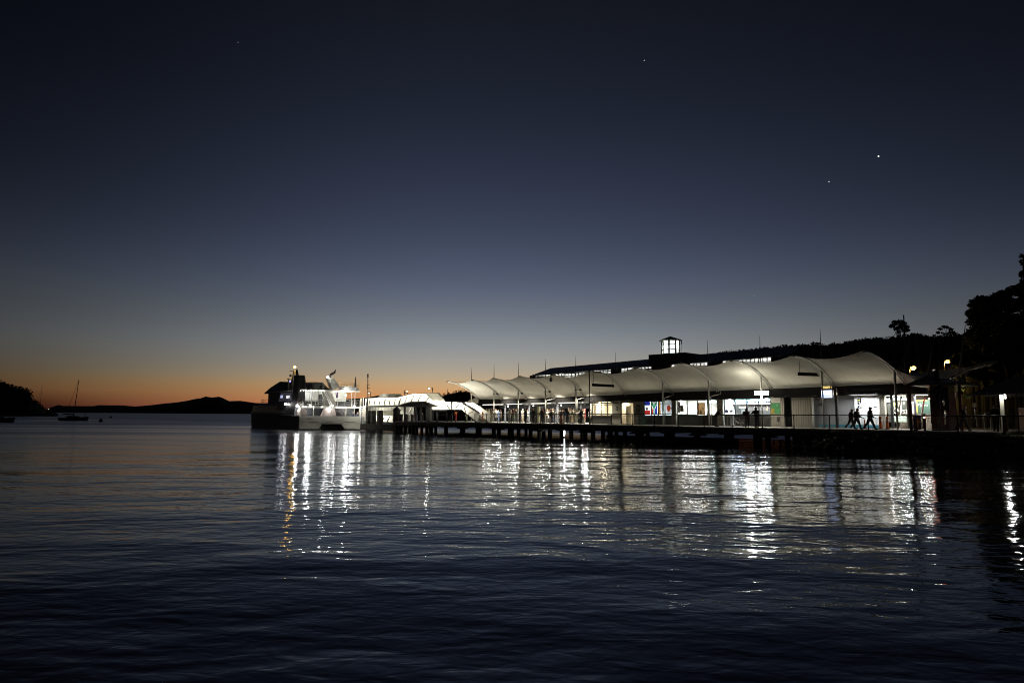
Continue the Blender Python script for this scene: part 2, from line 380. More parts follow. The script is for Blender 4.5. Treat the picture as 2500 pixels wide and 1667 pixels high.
def wood(name, prof, Y, depth, r0, n, leaf, seed, label=None, mtl=LEAF, fill=5):
    """a far-off wood that reads as one mass: leaf clumps over the slope below a skyline"""
    rg = random.Random(seed); mb = MB()
    for (x0, y0), (x1, y1) in zip(prof[:-1], prof[1:]):
        k = max(1, int((x1 - x0) / 3.2))
        for i in range(k):
            u = (i + rg.random()) / k; x = x0 + (x1 - x0) * u; y = y0 + (y1 - y0) * u; Yv = Y(x) if callable(Y) else Y
            px = FPX / Yv
            for j in range(fill):
                rr = r0 * rg.uniform(.55, 1.25); drop = j * rr * rg.uniform(.9, 1.5)
                Yj = Yv - j * depth / fill * rg.uniform(.7, 1.2); p = atY(x + rg.uniform(-2, 2), y, Yv); sc = Yj / Yv
                c = Vector((p.x * sc, Yj, max(.8, (p.z - CAMZ) * sc + CAMZ - rr * .72 - drop * .6)))
                clump(mb, c, rr, n, leaf, rg)
    o = mb.build(name, mtl); o['kind'] = 'stuff'
    if label: o['label'] = label
    return o
GROUND = mat('dark_soil_grass', (.045, .05, .03), .95, var=.5, vscale=.3, bump=.4, bscale=4, spec=.1)
# left headland with its bush
LH = [(-60, 905), (-25, 916), (0, 926), (12.8, 933), (28, 937), (44.6, 941), (58, 945), (71.4, 949), (74, 957), (79, 969), (94.4, 981.6), (104, 990), (114.8, 999.5), (126, 1004)]
o = hill_mesh('headland', [(-60, 912), (0, 934), (44.6, 949), (71, 957), (79, 975), (94.4, 986), (114.8, 1002), (134, 1007), (142, 1010)], 470, 60, GROUND, zb=-.5); o['kind'] = 'structure'
wood('headland_wood', LH, 468, 45, 2.6, 24, .55, 5, fill=6, label='dark bush covering the headland at the far left')
# headland behind the wharf
RH = [(1040, 975), (1062, 968), (1077, 962), (1083, 959), (1094, 957), (1100, 958), (1112, 953), (1128, 951), (1138, 950), (1146, 955), (1152, 961), (1161, 966), (1180, 968)]
o = hill_mesh('wooded_point', [(1020, 1006), (1050, 990), (1077, 968), (1095, 962), (1128, 956), (1150, 963), (1165, 972), (1250, 978), (1400, 980), (1600, 970), (1800, 960)], 330, 60, GROUND, zb=-.5); o['kind'] = 'structure'
wood('point_wood', RH + [(1230, 974), (1300, 978)], 328, 35, 2.3, 22, .45, 6, fill=4, label='dark trees on the low point behind the left canopy tip')
# hillside to the right, behind the terminal
HS = [(1480, 905), (1560, 893), (1640, 880), (1700, 868), (1740, 862), (1780, 856), (1833, 851), (1867, 848), (1890, 846), (1914, 841), (1935, 843), (1957, 838), (1975, 839), (1991, 834), (2010, 840), (2048, 836), (2080, 830.5), (2114, 825), (2140, 824),
      (2165, 822), (2200, 820), (2219, 815), (2236, 811), (2258, 815), (2280, 819), (2300, 818), (2335, 815), (2350, 815), (2400, 800), (2500, 770), (2620, 740)]
HY = lambda x: 250 - (x - 1480) * .12 if x < 2350 else 146 - (x - 2350) * .1
o = hill_mesh('hillside', [(x, y + 5) for x, y in HS], HY, 70, GROUND, zb=1.2, back=1.5); o['kind'] = 'structure'
wood('hillside_wood', HS, HY, 55, 2.0, 26, .40, 8, fill=9, label='dark wooded hillside rising behind the terminal roof')
# solid ground of the shore on the right, its top level with the wharf deck
mb = MB(WF.M)
shore = [(29.5, 18), (31.5, 8), (33.5, 1.6), (37, -.6), (42, -1.0), (48, -1.6), (54, -2.6), (62, -4.5), (75, -8)]
rg = random.Random(3); rings = []
for s, t0 in shore:
    rings.append([(s, t0 - 2.4 + rg.uniform(-.2, .2), -.6), (s, t0 - 1.6, .15 + rg.uniform(-.1, .15)), (s, t0 - .9, .75 + rg.uniform(-.1, .1)), (s, t0 - .3, 1.25), (s, t0 + .2, 1.30), (s, t0 + 30, 1.32), (s, 150, 1.4)])
mb.loft(rings, cap=False, close=False); kind(mb.build('ground', GROUND), 'structure')
# seawall rocks
ROCK = mat('dark_basalt_rock', (.028, .027, .025), .85, var=.5, vscale=2.5, bump=.8, bscale=6)
mb = MB(WF.M); rg = random.Random(11)
for i in range(420):
    k = rg.uniform(0, len(shore) - 1.001); a = int(k); f = k - a; s = shore[a][0] + (shore[a + 1][0] - shore[a][0]) * f; t0 = shore[a][1] + (shore[a + 1][1] - shore[a][1]) * f
    h = rg.random(); r = rg.uniform(.18, .42); c = Vector((s, t0 - 2.5 + 2.4 * h, .0 + 1.25 * h)); n = 6
    ang = rg.uniform(0, 6); rr = [[c + Vector((r * q * rg.uniform(.75, 1.15) * math.cos(ang + 2 * PI * j / n), r * q * rg.uniform(.75, 1.15) * math.sin(ang + 2 * PI * j / n), zz * r)) for j in range(n)] for q, zz in ((.5, -.6), (1, -.2), (.95, .25), (.45, .6))]
    mb.loft(rr)
o = mb.build('seawall_rocks', ROCK); o['kind'] = 'stuff'; o['label'] = 'dark rocks of the seawall below the right end of the wharf'
# rough grass on top of the bank
mb = MB(WF.M); rg = random.Random(12)
for i in range(5200):
    k = rg.uniform(3.0, len(shore) - 1.001); a = int(k); f = k - a; s = shore[a][0] + (shore[a + 1][0] - shore[a][0]) * f; t0 = shore[a][1] + (shore[a + 1][1] - shore[a][1]) * f
    t = t0 - .4 + rg.random() * 1.0 + (0); z = 1.22; hh = rg.uniform(.06, .24); dx = rg.uniform(-.1, .1); w_ = .012
    n = mb.P([(s - w_, t, z), (s + w_, t, z), (s + dx, t + rg.uniform(-.05, .05), z + hh)]); mb.F(n, n + 1, n + 2)
o = mb.build('grass', mat('grass_blade', (.05, .075, .02), .8)); o['kind'] = 'stuff'

# ---------------------------------------------------------------- individual trees
def blob_px(Y, items, dens):      # (x, y, radius px, depth offset)
    out = []
    for x, y, r, dY in items:
        p = atY(x, y, Y + dY); rr = r * Y / FPX; out.append(((p.x, p.y, p.z), rr, int(dens * rr * rr)))
    return out
Y = 172
b = atY(2196, 850, Y)
tree('umbrella shaped tree standing alone above the wooded skyline, left of the two', 'tree', b,
     blob_px(Y, [(2178, 796, 7, 0), (2186, 788, 9, 1), (2196, 785, 8, -1), (2205, 790, 8, 0), (2212, 798, 8, 1), (2198, 797, 8, 0), (2188, 802, 7, 0), (2208, 806, 7, 0), (2217, 806, 5, 0), (2193, 810, 5, 0)], 260), .24, trunk_r=.32, seed=21, name='umbrella_tree')
b = atY(2312, 845, 150)
tree('flat topped tree with sky showing through its crown, right of the two on the skyline', 'tree', b,
     blob_px(150, [(2290, 812, 5, 0), (2296, 803, 5, 0), (2304, 798, 5, 0), (2312, 799, 5, 0), (2320, 804, 6, 0), (2327, 811, 5, 0), (2318, 812, 5, 0), (2332, 815, 5, 0), (2306, 815, 4, 0), (2300, 812, 3, 0)], 240), .22, trunk_r=.22, seed=22, name='umbrella_tree')
# the big trees at the right edge
def big(label, Y, items, base, seed, dens=330, leaf=.24, lm=LEAF, tr=.45):
    return tree(label, 'tree', base, blob_px(Y, items, dens), leaf, lm, trunk_r=tr, seed=seed, group='tall dark trees at the right edge')
G1 = [(2380, 742, 16, 0), (2376, 765, 16, 1), (2374, 785, 14, 0), (2395, 732, 14, -1), (2398, 755, 20, 0), (2395, 785, 22, 1), (2385, 812, 24, 0), (2412, 735, 15, 1), (2420, 760, 22, 0), (2418, 790, 24, -1), (2410, 822, 26, 0), (2380, 838, 22, 0), (2432, 725, 15, 0), (2445, 745, 20, 0), (2400, 850, 20, 0), (2366, 820, 14, 0)]
big('tall dense dark tree with the squared crown nearest the terminal', 88, G1, (atY(2405, 900, 88).x, 88, 1.3), 31)
G2 = [(2450, 720, 16, 0), (2470, 712, 18, 0), (2490, 708, 18, 0), (2460, 745, 24, 0), (2485, 745, 24, 0), (2455, 780, 26, 0), (2490, 785, 28, 0), (2450, 815, 26, 0), (2480, 825, 28, 0), (2515, 720, 24, 0), (2525, 760, 28, 0), (2520, 810, 30, 0), (2440, 845, 22, 0), (2470, 858, 24, 0), (2505, 855, 26, 0)]
big('broad dark tree between the squared one and the edge of the frame', 80, G2, (atY(2480, 900, 80).x, 80, 1.3), 32)
G3 = [(2500, 625, 9, 0), (2508, 640, 16, 0), (2502, 668, 14, 0), (2512, 690, 22, 0), (2520, 650, 20, 0), (2530, 620, 20, 0), (2540, 690, 26, 0), (2550, 740, 28, 0), (2496, 700, 12, 0), (2545, 650, 24, 0), (2550, 790, 30, 0)]
big('tallest tree, cut off by the right edge of the frame', 66, G3, (atY(2560, 900, 66).x, 66, 1.3), 33, leaf=.20)
G4 = [(2345, 880, 22, 0), (2370, 870, 24, 1), (2400, 880, 24, 0), (2435, 888, 26, 0), (2470, 895, 26, 0), (2500, 898, 26, 0), (2365, 905, 22, 0), (2395, 915, 22, 0), (2440, 925, 20, 0)]
big('low spreading tree filling the gap behind the right kiosk', 84, G4, (atY(2420, 960, 84).x, 84, 1.3), 34, lm=LEAF2, tr=.3)
# ================================================================ wharf
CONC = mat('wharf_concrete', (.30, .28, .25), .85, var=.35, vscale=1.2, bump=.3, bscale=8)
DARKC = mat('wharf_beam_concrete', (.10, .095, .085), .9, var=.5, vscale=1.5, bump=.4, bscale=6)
TIMB = mat('dark_wet_timber', (.055, .05, .042), .8, var=.5, vscale=3, bump=.6, bscale=12)
wharf = thing('wharf', 'long dark ferry wharf on concrete piles carrying the white canopied terminal', 'wharf', WF.W(0, 0, 0))
S0, S1 = -23.5, 47.0
mb = MB(WF.M); mb.box(S0, S1, 0, 24, DK - .18, DK); mb.build('deck', CONC, wharf)
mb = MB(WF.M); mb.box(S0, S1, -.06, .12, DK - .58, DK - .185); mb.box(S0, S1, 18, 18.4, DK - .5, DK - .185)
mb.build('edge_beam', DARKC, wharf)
mb = MB(WF.M); mb.box(S0, S1, -.062, -.01, DK - .12, DK - .02); mb.build('edge_strip', mat('pale_edge_strip', (.42, .40, .34), .7, var=.3), wharf)
rg = random.Random(2)
# bents: headstock across, three piles in each
bent_s = [-23 + 3.35 * i for i in range(18)]
for i, s in enumerate(bent_s):
    mb = MB(WF.M); w_ = .32
    if s > 33: continue
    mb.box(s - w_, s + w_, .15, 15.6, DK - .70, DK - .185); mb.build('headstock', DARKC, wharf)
    for t_ in (.7, 6.2, 12.3):
        mb = MB(WF.M); r = .24 + rg.uniform(-.02, .03)
        mb.tube([(s, t_, -2.5), (s + rg.uniform(-.05, .05), t_, DK - .705)], r, 10); mb.build('pile', TIMB, wharf)
        if (i + int(t_)) % 2 == 0:
            mb = MB(WF.M); mb.box(s - .75, s + .75, t_ - .3, t_ + .3, DK - .84, DK - .702); mb.build('pile_cap', DARKC, wharf)
# berth landing at the ferry end: lower dark apron with dense piles
ber = thing('berth_landing', 'dark lower landing with close timber piles under the white gangways', 'wharf landing', WF.W(-28, 0, 0))
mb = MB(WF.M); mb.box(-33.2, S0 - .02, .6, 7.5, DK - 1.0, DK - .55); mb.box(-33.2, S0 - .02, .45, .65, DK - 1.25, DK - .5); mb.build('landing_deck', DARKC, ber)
mb = MB(WF.M); mb.box(-33.1, S0 - .1, .3, .45, .12, .38); mb.build('waling', TIMB, ber)
for px in (968, 978, 988.5, 1000, 1008, 1018, 1030, 1042, 1052, 1064):
    for t_ in (.2, 4.5):
        s, z = WF.P(px, 1030, t_); mb = MB(WF.M); mb.tube([(s, t_, -2.5), (s, t_, DK - .56 if s < S0 else DK - .2)], .21, 8); mb.build('pile', TIMB, ber)
# lamp hanging just over the water under the deck
a_, b_ = WF.P(1376, 1062, 1.6)[0], .9; ul = thing('underdeck_lamp', 'brilliant white oval lamp low between the piles under the wharf deck', 'lamp', WF.W(a_, 1.6, b_)); mb = MB(WF.M)
mb.lathe((a_, 1.6, .20), [(.05, 0), (.15, .12), (.17, .4), (.15, .7), (.05, .82)], 12); mb.build('globe', mat('underdeck_glow', (1, 1, 1), emit=(1, 1, .88), es=9), ul); mb = MB(WF.M); mb.tube([(a_, 1.6, 1.02), (a_, 1.6, DK - .19)], .03, 6); mb.build('stem', mat('underdeck_stem', .1), ul)
lamp('underdeck_light', 'POINT', WF.W(a_, 1.2, .8), 10, (1, 1, .85), .15, parent=ul)
# free standing fender piles beside the ferry, three thick with chamfered heads, then capped and plain ones
def fender(px0, px1, ytop, t_, label, head=0, m=TIMB, zb=-2.5):
    s0, z = WF.P(px0, ytop, t_); s1, _ = WF.P(px1, ytop, t_); r = abs(s1 - s0) / 2 * (.50 if head == 1 else .72); sc = (s0 + s1) / 2
    o = thing('fender_pile', label, 'pile', WF.W(sc, t_, 0), 'fender piles beside the ferry')
    mb = MB(WF.M)
    if head == 1: mb.hexa([(sc - r, t_ - r, zb), (sc + r, t_ - r, zb), (sc + r, t_ + r, zb), (sc - r, t_ + r, zb), (sc - r, t_ - r, z - .75), (sc + r, t_ - r, z - .75), (sc + r, t_ + r, z - .75), (sc - r, t_ + r, z - .75)])
    else: mb.tube([(sc, t_, zb), (sc, t_, z - .02)], r * 1.15, 12)
    mb.build('shaft', m, o)
    if head == 1:
        mb = MB(WF.M); z0 = z - .748; mb.hexa([(sc - r, t_ - r, z0), (sc + r, t_ - r, z0), (sc + r, t_ + r, z0), (sc - r, t_ + r, z0), (sc - r, t_ - r, z), (sc + r * .45, t_ - r, z), (sc + r * .45, t_ + r, z), (sc - r, t_ + r, z)]); mb.build('chamfered_head', m, o)
        mb = MB(WF.M); mb.box(sc - .06, sc + .06, t_ - r - .04, t_ - r - .004, z - 1.55, z - 1.43); mb.build('bolt', mat('galvanised', (.45, .45, .43), .4, .8), o)
    if head == 2:
        mb = MB(WF.M); mb.lathe((sc, t_, z - .02), [(r * 1.5, 0), (r * 1.45, .04), (.02, .62)], 10); mb.build('cone_cap', mat('pile_cap_dark', (.09, .085, .075), .6), o)
    return o
fender(895, 905, 1002, 1.2, 'thick black square pile with a slanted head, nearest the ferry stern', 1)
fender(906, 917.5, 1002, 1.2, 'thick black square pile with a slanted head, middle one of the three', 1)
fender(922, 934.5, 1002, 1.2, 'thick black square pile with a slanted head, third from the ferry', 1)
GREYP = mat('weathered_pile', (.16, .15, .13), .85, var=.45, vscale=4, bump=.4)
fender(962.5, 974.5, 1001.5, 1.0, 'round grey pile with a pointed conical cap beside the lower gangway', 2, GREYP)
fender(975, 982.5, 1010, 1.0, 'plain grey pile right beside the conical capped one', 0, GREYP)
fender(987, 994.5, 1010, 1.0, 'plain grey pile in front of the shelter, second after the conical cap', 0, GREYP)
fender(1004, 1009, 1011, 1.0, 'slim grey pile standing under the middle of the shelter roof', 0, GREYP)

# ================================================================ railing along the wharf
RAILM = mat('railing_dark_metal', (.035, .033, .03), .45, .6)
RAILG = mat('railing_galvanised', (.30, .30, .28), .45, .5)
rail = thing('railing', 'dark metal railing with thin balusters along the wharf edge', 'railing', WF.W(10, .06, DK))
tr = .06
post_px = [1159, 1187, 1215, 1248.6, 1269.6, 1283, 1320.5, 1360, 1401.3, 1445.7, 1493, 1544, 1598.7, 1657, 1719.3, 1787.5, 1861.5, 1938.6, 2026, 2120, 2224, 2339]
ps = [WF.P(x, 1035, tr)[0] for x in post_px] + [WF.P(2450, 1035, tr)[0], WF.P(2560, 1035, tr)[0]]
RH_ = 1.10
mb = MB(WF.M); mb.tube([(ps[0], tr, DK + RH_), (ps[-1], tr, DK + RH_)], .042, 8); mb.build('top_rail', RAILM, rail)
mb = MB(WF.M); mb.tube([(ps[0], tr, DK + RH_ - .17), (ps[-1], tr, DK + RH_ - .17)], .014, 6); mb.tube([(ps[0], tr, DK + .12), (ps[-1], tr, DK + .12)], .014, 6); mb.build('lower_rail', RAILG, rail)
for i, s in enumerate(ps):
    mb = MB(WF.M); mb.box(s - .04, s + .04, tr - .02, tr + .02, DK - .0, DK + RH_ - .02); mb.box(s - .10, s + .10, tr - .13, tr + .12, DK - .16, DK + .015); mb.build('post', RAILM, rail)
for i in range(len(ps) - 1):
    mb = MB(WF.M); n = int((ps[i + 1] - ps[i] - .16) / .098)
    for k in range(n): s = ps[i] + .1 + k * .098; mb.box(s - .006, s + .006, tr - .006, tr + .006, DK + .13, DK + RH_ - .18)
    mb.build('baluster_panel', RAILG, rail)
# fence on the shore continuing past the frame edge is the same railing; a curved hoop fence behind the right kiosk follows below

# ================================================================ tensile canopy
FAB = mat('canopy_fabric', (.62, .60, .53), .85, var=.11, vscale=.45, spec=.1, trans=.25, bump=.25, bscale=1.6)
# stitched seams running up the fabric every 1.3 m
_t = FAB.node_tree; _b = _t.nodes['Principled BSDF']; _g = _t.nodes.new('ShaderNodeNewGeometry'); _d = _t.nodes.new('ShaderNodeVectorMath'); _d.operation = 'DOT_PRODUCT'; _d.inputs[1].default_value = WF.e; _t.links.new(_g.outputs['Position'], _d.inputs[0])
_m = _t.nodes.new('ShaderNodeMath'); _m.operation = 'MULTIPLY'; _m.inputs[1].default_value = 1 / 1.3; _t.links.new(_d.outputs['Value'], _m.inputs[0]); _f = _t.nodes.new('ShaderNodeMath'); _f.operation = 'FRACT'; _t.links.new(_m.outputs[0], _f.inputs[0])
_c = _t.nodes.new('ShaderNodeMath'); _c.operation = 'GREATER_THAN'; _c.inputs[1].default_value = .955; _t.links.new(_f.outputs[0], _c.inputs[0]); _x = _t.nodes.new('ShaderNodeMix'); _x.data_type = 'RGBA'; _x.blend_type = 'MULTIPLY'; _x.inputs[7].default_value = (.80, .79, .76, 1)
_t.links.new(_c.outputs[0], _x.inputs[0]); _t.links.new(_b.inputs['Base Color'].links[0].from_socket, _x.inputs[6]); _t.links.new(_x.outputs[2], _b.inputs['Base Color'])
STEEL = mat('painted_steel_grey', (.42, .42, .38), .5, .2)
STEELD = mat('steel_dark', (.05, .048, .042), .5, .4)
TB = 7.6
RIBS = [((1091.6, 929.5), (1142, 949.5), (1168.3, 974)), ((1151.6, 926), (1206, 952.4), (1224.7, 974)), ((1203, 922), (1265.3, 951), (1284.8, 972.6)), ((1268, 917), (1331, 945.9), (1353.6, 970.5)),
        ((1347.8, 913), (1405.3, 941.6), (1426.4, 966.5)), ((1437, 905), (1503.8, 932), (1526.8, 963)), ((1549.8, 897), (1618.6, 930), (1639.7, 957)), ((1662.6, 885), (1731.4, 925.7), (1752.4, 953.8)),
        ((1785.7, 877.5), (1859, 916.7), (1884.6, 949)), ((1936.6, 866), (2010, 908), (2035.5, 943)), ((2110, 854), (2184, 901.8), (2212, 935.5))]
canopy = thing('tensile_canopy', 'long scalloped white fabric canopy on curved ribs over the wharf', 'canopy', WF.W(12, 4, DK))
ribc = []
for tip, mid, base in RIBS:
    s, zb = WF.P(base[0], base[1], TB); t1, z1 = WF.Q(tip[0], tip[1], s); tm, zm = WF.Q(mid[0], mid[1], s)
    P0, P1, P2 = Vector((s, t1, z1)), Vector((s, tm, zm)), Vector((s, TB, zb))
    a = (P1 - P0).length; b_ = (P2 - P1).length; um = a / (a + b_)
    cv = []
    for i in range(17):
        u = i / 16; l0 = (u - um) * (u - 1) / (um); l1 = u * (u - 1) / (um * (um - 1)); l2 = u * (u - um) / (1 - um)
        cv.append(P0 * l0 + P1 * l1 + P2 * l2)
    ribc.append((cv, tm, zm, um))
for i, (cv, tm, zm, um) in enumerate(ribc):
    mb = MB(WF.M); d = .11 if i >= 6 else .09
    off = [p + Vector((0, -.0, -.12)) for p in cv]
    mb.tube([p + Vector((-.10, -.02, -.10)) for p in cv], .055, 6); mb.tube([p + Vector((.10, -.02, -.10)) for p in cv], .055, 6)
    for k in range(1, 16, 2): mb.tube([cv[k] + Vector((-.1, 0, -.1)), cv[k + 1] + Vector((.1, 0, -.1))], .02, 4)
    mb.build('rib', STEEL, canopy)
    if i < 10:
        cw = ribc[i + 1][0]; mb = MB(WF.M); mb.smooth = True; NV = 20; grid = []
        for k in range(17):
            u = k / 16; row = []
            for j in range(NV + 1):
                v = j / NV; p = cv[k].lerp(cw[k], v); sg_ = 4 * v * (1 - v); span = (cw[0] - cv[0]).length
                p = p + Vector((0, .05 * span * sg_ * (1 - u) * .6, -.082 * span * sg_ * (1 - u) ** 1.5 + .02 * span * sg_ * math.sin(PI * u) * -.4)); row.append(p)
            grid.append(row)
        mb.loft(grid, cap=False, close=False); mb.build('fabric_panel', FAB, canopy)
# masts with their spires
mast_px = [(0, 1150.3, 1152, 897), (1, 1205.3, 1205.6, 889), (2, 1265, 1265.6, 884), (3, 1331.5, 1331.8, 876.5), (4, 1406, 1406.4, 869), (6, 1618.6, None, 0), (7, 1731.2, 1729.4, 831), (8, 1860.5, 1857, 820), (9, 2010.5, 2006.8, 802)]
for i, px, sx, sy in mast_px:
    cv, tm, zm, um = ribc[i]; s = cv[0].x; mb = MB(WF.M); zt = zm + .05
    tt = WF.Q(px, 1000, s)[0]
    mb.tube([(s, tt, DK), (s, tt, zt)], .075, 8); mb.build('mast', STEEL, canopy)
    if sx:
        # spire top height straight above the mast
        zs = WF.Q(sx, sy, s)[1]; zs = atY_z = (CAMZ + (zs - CAMZ) * 1.0)
        mb = MB(WF.M); mb.tube([(s, tt, zt), (s, tt, zt + (zs - zt) * .55), (s, tt, zs)], [.06, .045, .012], 6); mb.build('spire', STEELD, canopy)
        mb = MB(WF.M); c1 = cv[3]; mb.tube([(s, tt, zt + (zs - zt) * .32), (s, c1.y, c1.z)], .02, 4); mb.build('stay', STEELD, canopy)
# dark post carrying the fifth rib tip, mast of the last rib
cv = ribc[5][0]; tq, zq = WF.Q(1437, 905, cv[0].x); mb = MB(WF.M); tt = WF.Q(1439.3, 960, cv[0].x)[0]
mb.tube([(cv[0].x, cv[0].y + .12, DK), (cv[0].x, cv[0].y + .12, cv[0].z)], .06, 8); mb.build('tip_post', STEELD, canopy)
s5 = ribc[5][0][0].x; t5 = ribc[5][1]; z5 = ribc[5][2]; mb = MB(WF.M); zs = WF.Q(1503.5, 859, s5)[1]
mb.tube([(s5, t5, z5), (s5, t5, zs)], [.06, .015], 6); mb.tube([(s5, t5 - .1, z5 + 1.6), (s5, t5 + .35, z5 + 1.6)], .03, 4); mb.tube([(s5, t5 + .35, z5 + 1.3), (s5, t5 + .35, z5 + 1.9)], .04, 4); mb.build('spire', STEELD, canopy)
s10 = ribc[10][0][0].x; t10 = ribc[10][1]; z10 = ribc[10][2]; mb = MB(WF.M); mb.tube([(s10, t10, DK), (s10, t10, z10)], .085, 8); mb.build('mast', STEEL, canopy)
mb = MB(WF.M); mb.tube([(s10, t10 + 3, DK), (s10, t10 + 3.2, 11.2)], [.10, .05], 8); mb.tube([(s10, t10 + 3.2, 10.2), (s10, ribc[10][0][3].y, ribc[10][0][3].z)], .02, 4); mb.build('back_mast', STEELD, canopy)
# small lower canopy piece past the left end, end piece at the right
s0c = ribc[0][0][0].x
mb = MB(WF.M); mb.smooth = True; g = []
for k in range(9):
    u = k / 8; a = [WF.P(*q, 9.5) for q in ((1136, 984), (1150, 972.5), (1170, 970))]
    sa = a[0][0] * (1 - u) ** 2 + 2 * a[1][0] * u * (1 - u) + a[2][0] * u * u; za = a[0][1] * (1 - u) ** 2 + 2 * (a[1][1]) * u * (1 - u) + a[2][1] * u * u
    zl = a[0][1]; g.append([(sa, 9.5 + j * .5 * u, za + (zl - za) * (1 - math.cos(PI * .5 * j / 5))) for j in range(6)])
mb.loft(g, cap=False, close=False); mb.build('low_end_panel', FAB, canopy)
mb = MB(WF.M); mb.smooth = True; a = ribc[10][0]; g = []
ea = WF.P(2252, 917.5, 8.6); eb = WF.P(2262, 936, 8.6)
for k in range(9):
    u = k / 8; p = a[11 + int(round(5 * u))] if k else a[10]; q = Vector((ea[0] + (eb[0] - ea[0]) * u, 8.6, ea[1] + (eb[1] - ea[1]) * u)); p = a[10].lerp(a[16], u); g.append([p.lerp(q, j / 6) - Vector((0, 0, .25 * math.sin(PI * j / 6) * (1 - u))) for j in range(7)])
mb.loft(g, cap=False, close=False); mb.build('end_panel', FAB, canopy)
# far wing of the canopy seen past the kiosk: dark fabric, long pale rib, slanting strut
wing = thing('canopy_wing', 'dark sweeping canopy wing with a long pale upturned rib behind the kiosk', 'canopy', WF.W(44, 14, DK))
wd = lambda x, y, t: (lambda q: Vector((q[0], t, q[1])))(WF.P(x, y, t))
rb = [wd(2300, 931, 9), wd(2330, 921, 9), wd(2350, 911, 9), wd(2366, 903, 9), (wd(2390, 894, 9)), wd(2412, 888.5, 9), wd(2435, 885, 9)]
mb = MB(WF.M); mb.tube(rb, .085, 8); mb.tube([p + Vector((0, .1, .16)) for p in rb], .05, 6); mb.build('rib', mat('pale_rib', (.55, .52, .42), .5, .2), wing)
top = [wd(2246, 912, 12), wd(2262, 907, 12), (wd(2285, 905, 12)), wd(2310, 903, 12), wd(2335, 899, 12), wd(2358, 897.5, 12), wd(2385, 891, 12)]
mb = MB(WF.M); mb.smooth = True; mb.loft([[a.lerp(b, k / 6) - Vector((0, 0, .25 * math.sin(PI * k / 6))) for k in range(7)] for a, b in zip(rb, top)], cap=False, close=False); mb.build('fabric_panel', FAB, wing)
mb = MB(WF.M); mb.tube([wd(2365, 905, 9), wd(2336, 942, 9), wd(2329.5, 1004, 9)], [.07, .09, .09], 8); mb.tube([wd(2329.5, 1004, 9), wd(2332, 1040, 9)], .09, 8); mb.build('strut', mat('pale_strut', (.60, .59, .54), .45, .2), wing)
mb = MB(WF.M); mb.tube([wd(2332, 923, 9.2), wd(2332, 1040, 9.2)], .06, 8); mb.build('strut', STEEL, wing)
# leaning masts behind it
MASTM = mat('mast_pale', (.30, .29, .24), .5, .2)
for i, (x0, y0, x1, y1, lab) in enumerate(((2207, 912, 2219, 826, 'slender pole leaning to the right just past the last canopy rib'), (2265.5, 918, 2280, 818, 'tall pale pole leaning right behind the pyramid kiosk roof'), (2343, 900, 2357, 793, 'tallest pale leaning pole in front of the big trees'))):
    t_ = 11; a = wd(x0, y0, t_); b = wd(x1, y1, t_); o = thing('leaning_mast', lab, 'pole', WF.W(a.x, t_, DK), 'leaning canopy masts')
    dr = (b - a) / (b.z - a.z); g0 = a + dr * (1.4 - a.z); mb = MB(WF.M); mb.tube([g0, a, b], [.10, .08, .025], 8); mb.build('pole', MASTM, o)
    mb = MB(WF.M); mb.lathe(g0, [(.22, 0), (.2, .05), (.11, .12)], 10); mb.build('base', MASTM, o)
# ================================================================ terminal building
TW = 8.0
def WP(x, y, t=TW): return WF.P(x, y, t)
bld = thing('terminal_building', 'long low ferry terminal with lit shop windows, dark fascia and high clerestory roof', 'building', WF.W(15, 12, DK))
def wbox(name, x0, x1, y0, y1, m, par=None, t0=TW, t1=TW + .25, z0=None, z1=None):
    s0, za = WP(x0, y0, t0); s1, _ = WP(x1, y0, t0); xm = (x0 + x1) / 2; za = WP(xm, y0, t0)[1]; zb = WP(xm, y1, t0)[1]
    if z1 is not None: za = z1
    if z0 is not None: zb = z0
    mb = MB(WF.M); mb.box(min(s0, s1), max(s0, s1), t0, t1, zb, za); return mb.build(name, m, par or bld)
WALLT = slats_mat('wall_boards_tan', (.26, .235, .19), (.11, .10, .08), 6.5)
WALLP = mat('wall_render_pale', (.34, .32, .27), .8, var=.12)
WALLG = mat('wall_grey_panel', (.30, .30, .30), .6, var=.06)
WHITEW = mat('wall_white', (.80, .81, .80), .6)
DARKP = slats_mat('dark_cladding', (.028, .027, .025), (.012, .012, .011), 9)
FASC = mat('fascia_black', (.014, .013, .013), .85, spec=.15)
ROOFM = mat('roof_dark_iron', (.035, .037, .04), .45, .3, var=.2)
FRAME = mat('window_frame_dark', (.04, .045, .045), .4, .3)
GLASS = glass_mat('window_glass')
FLOORT = mat('floor_pale', (.55, .52, .46), .5, var=.15)
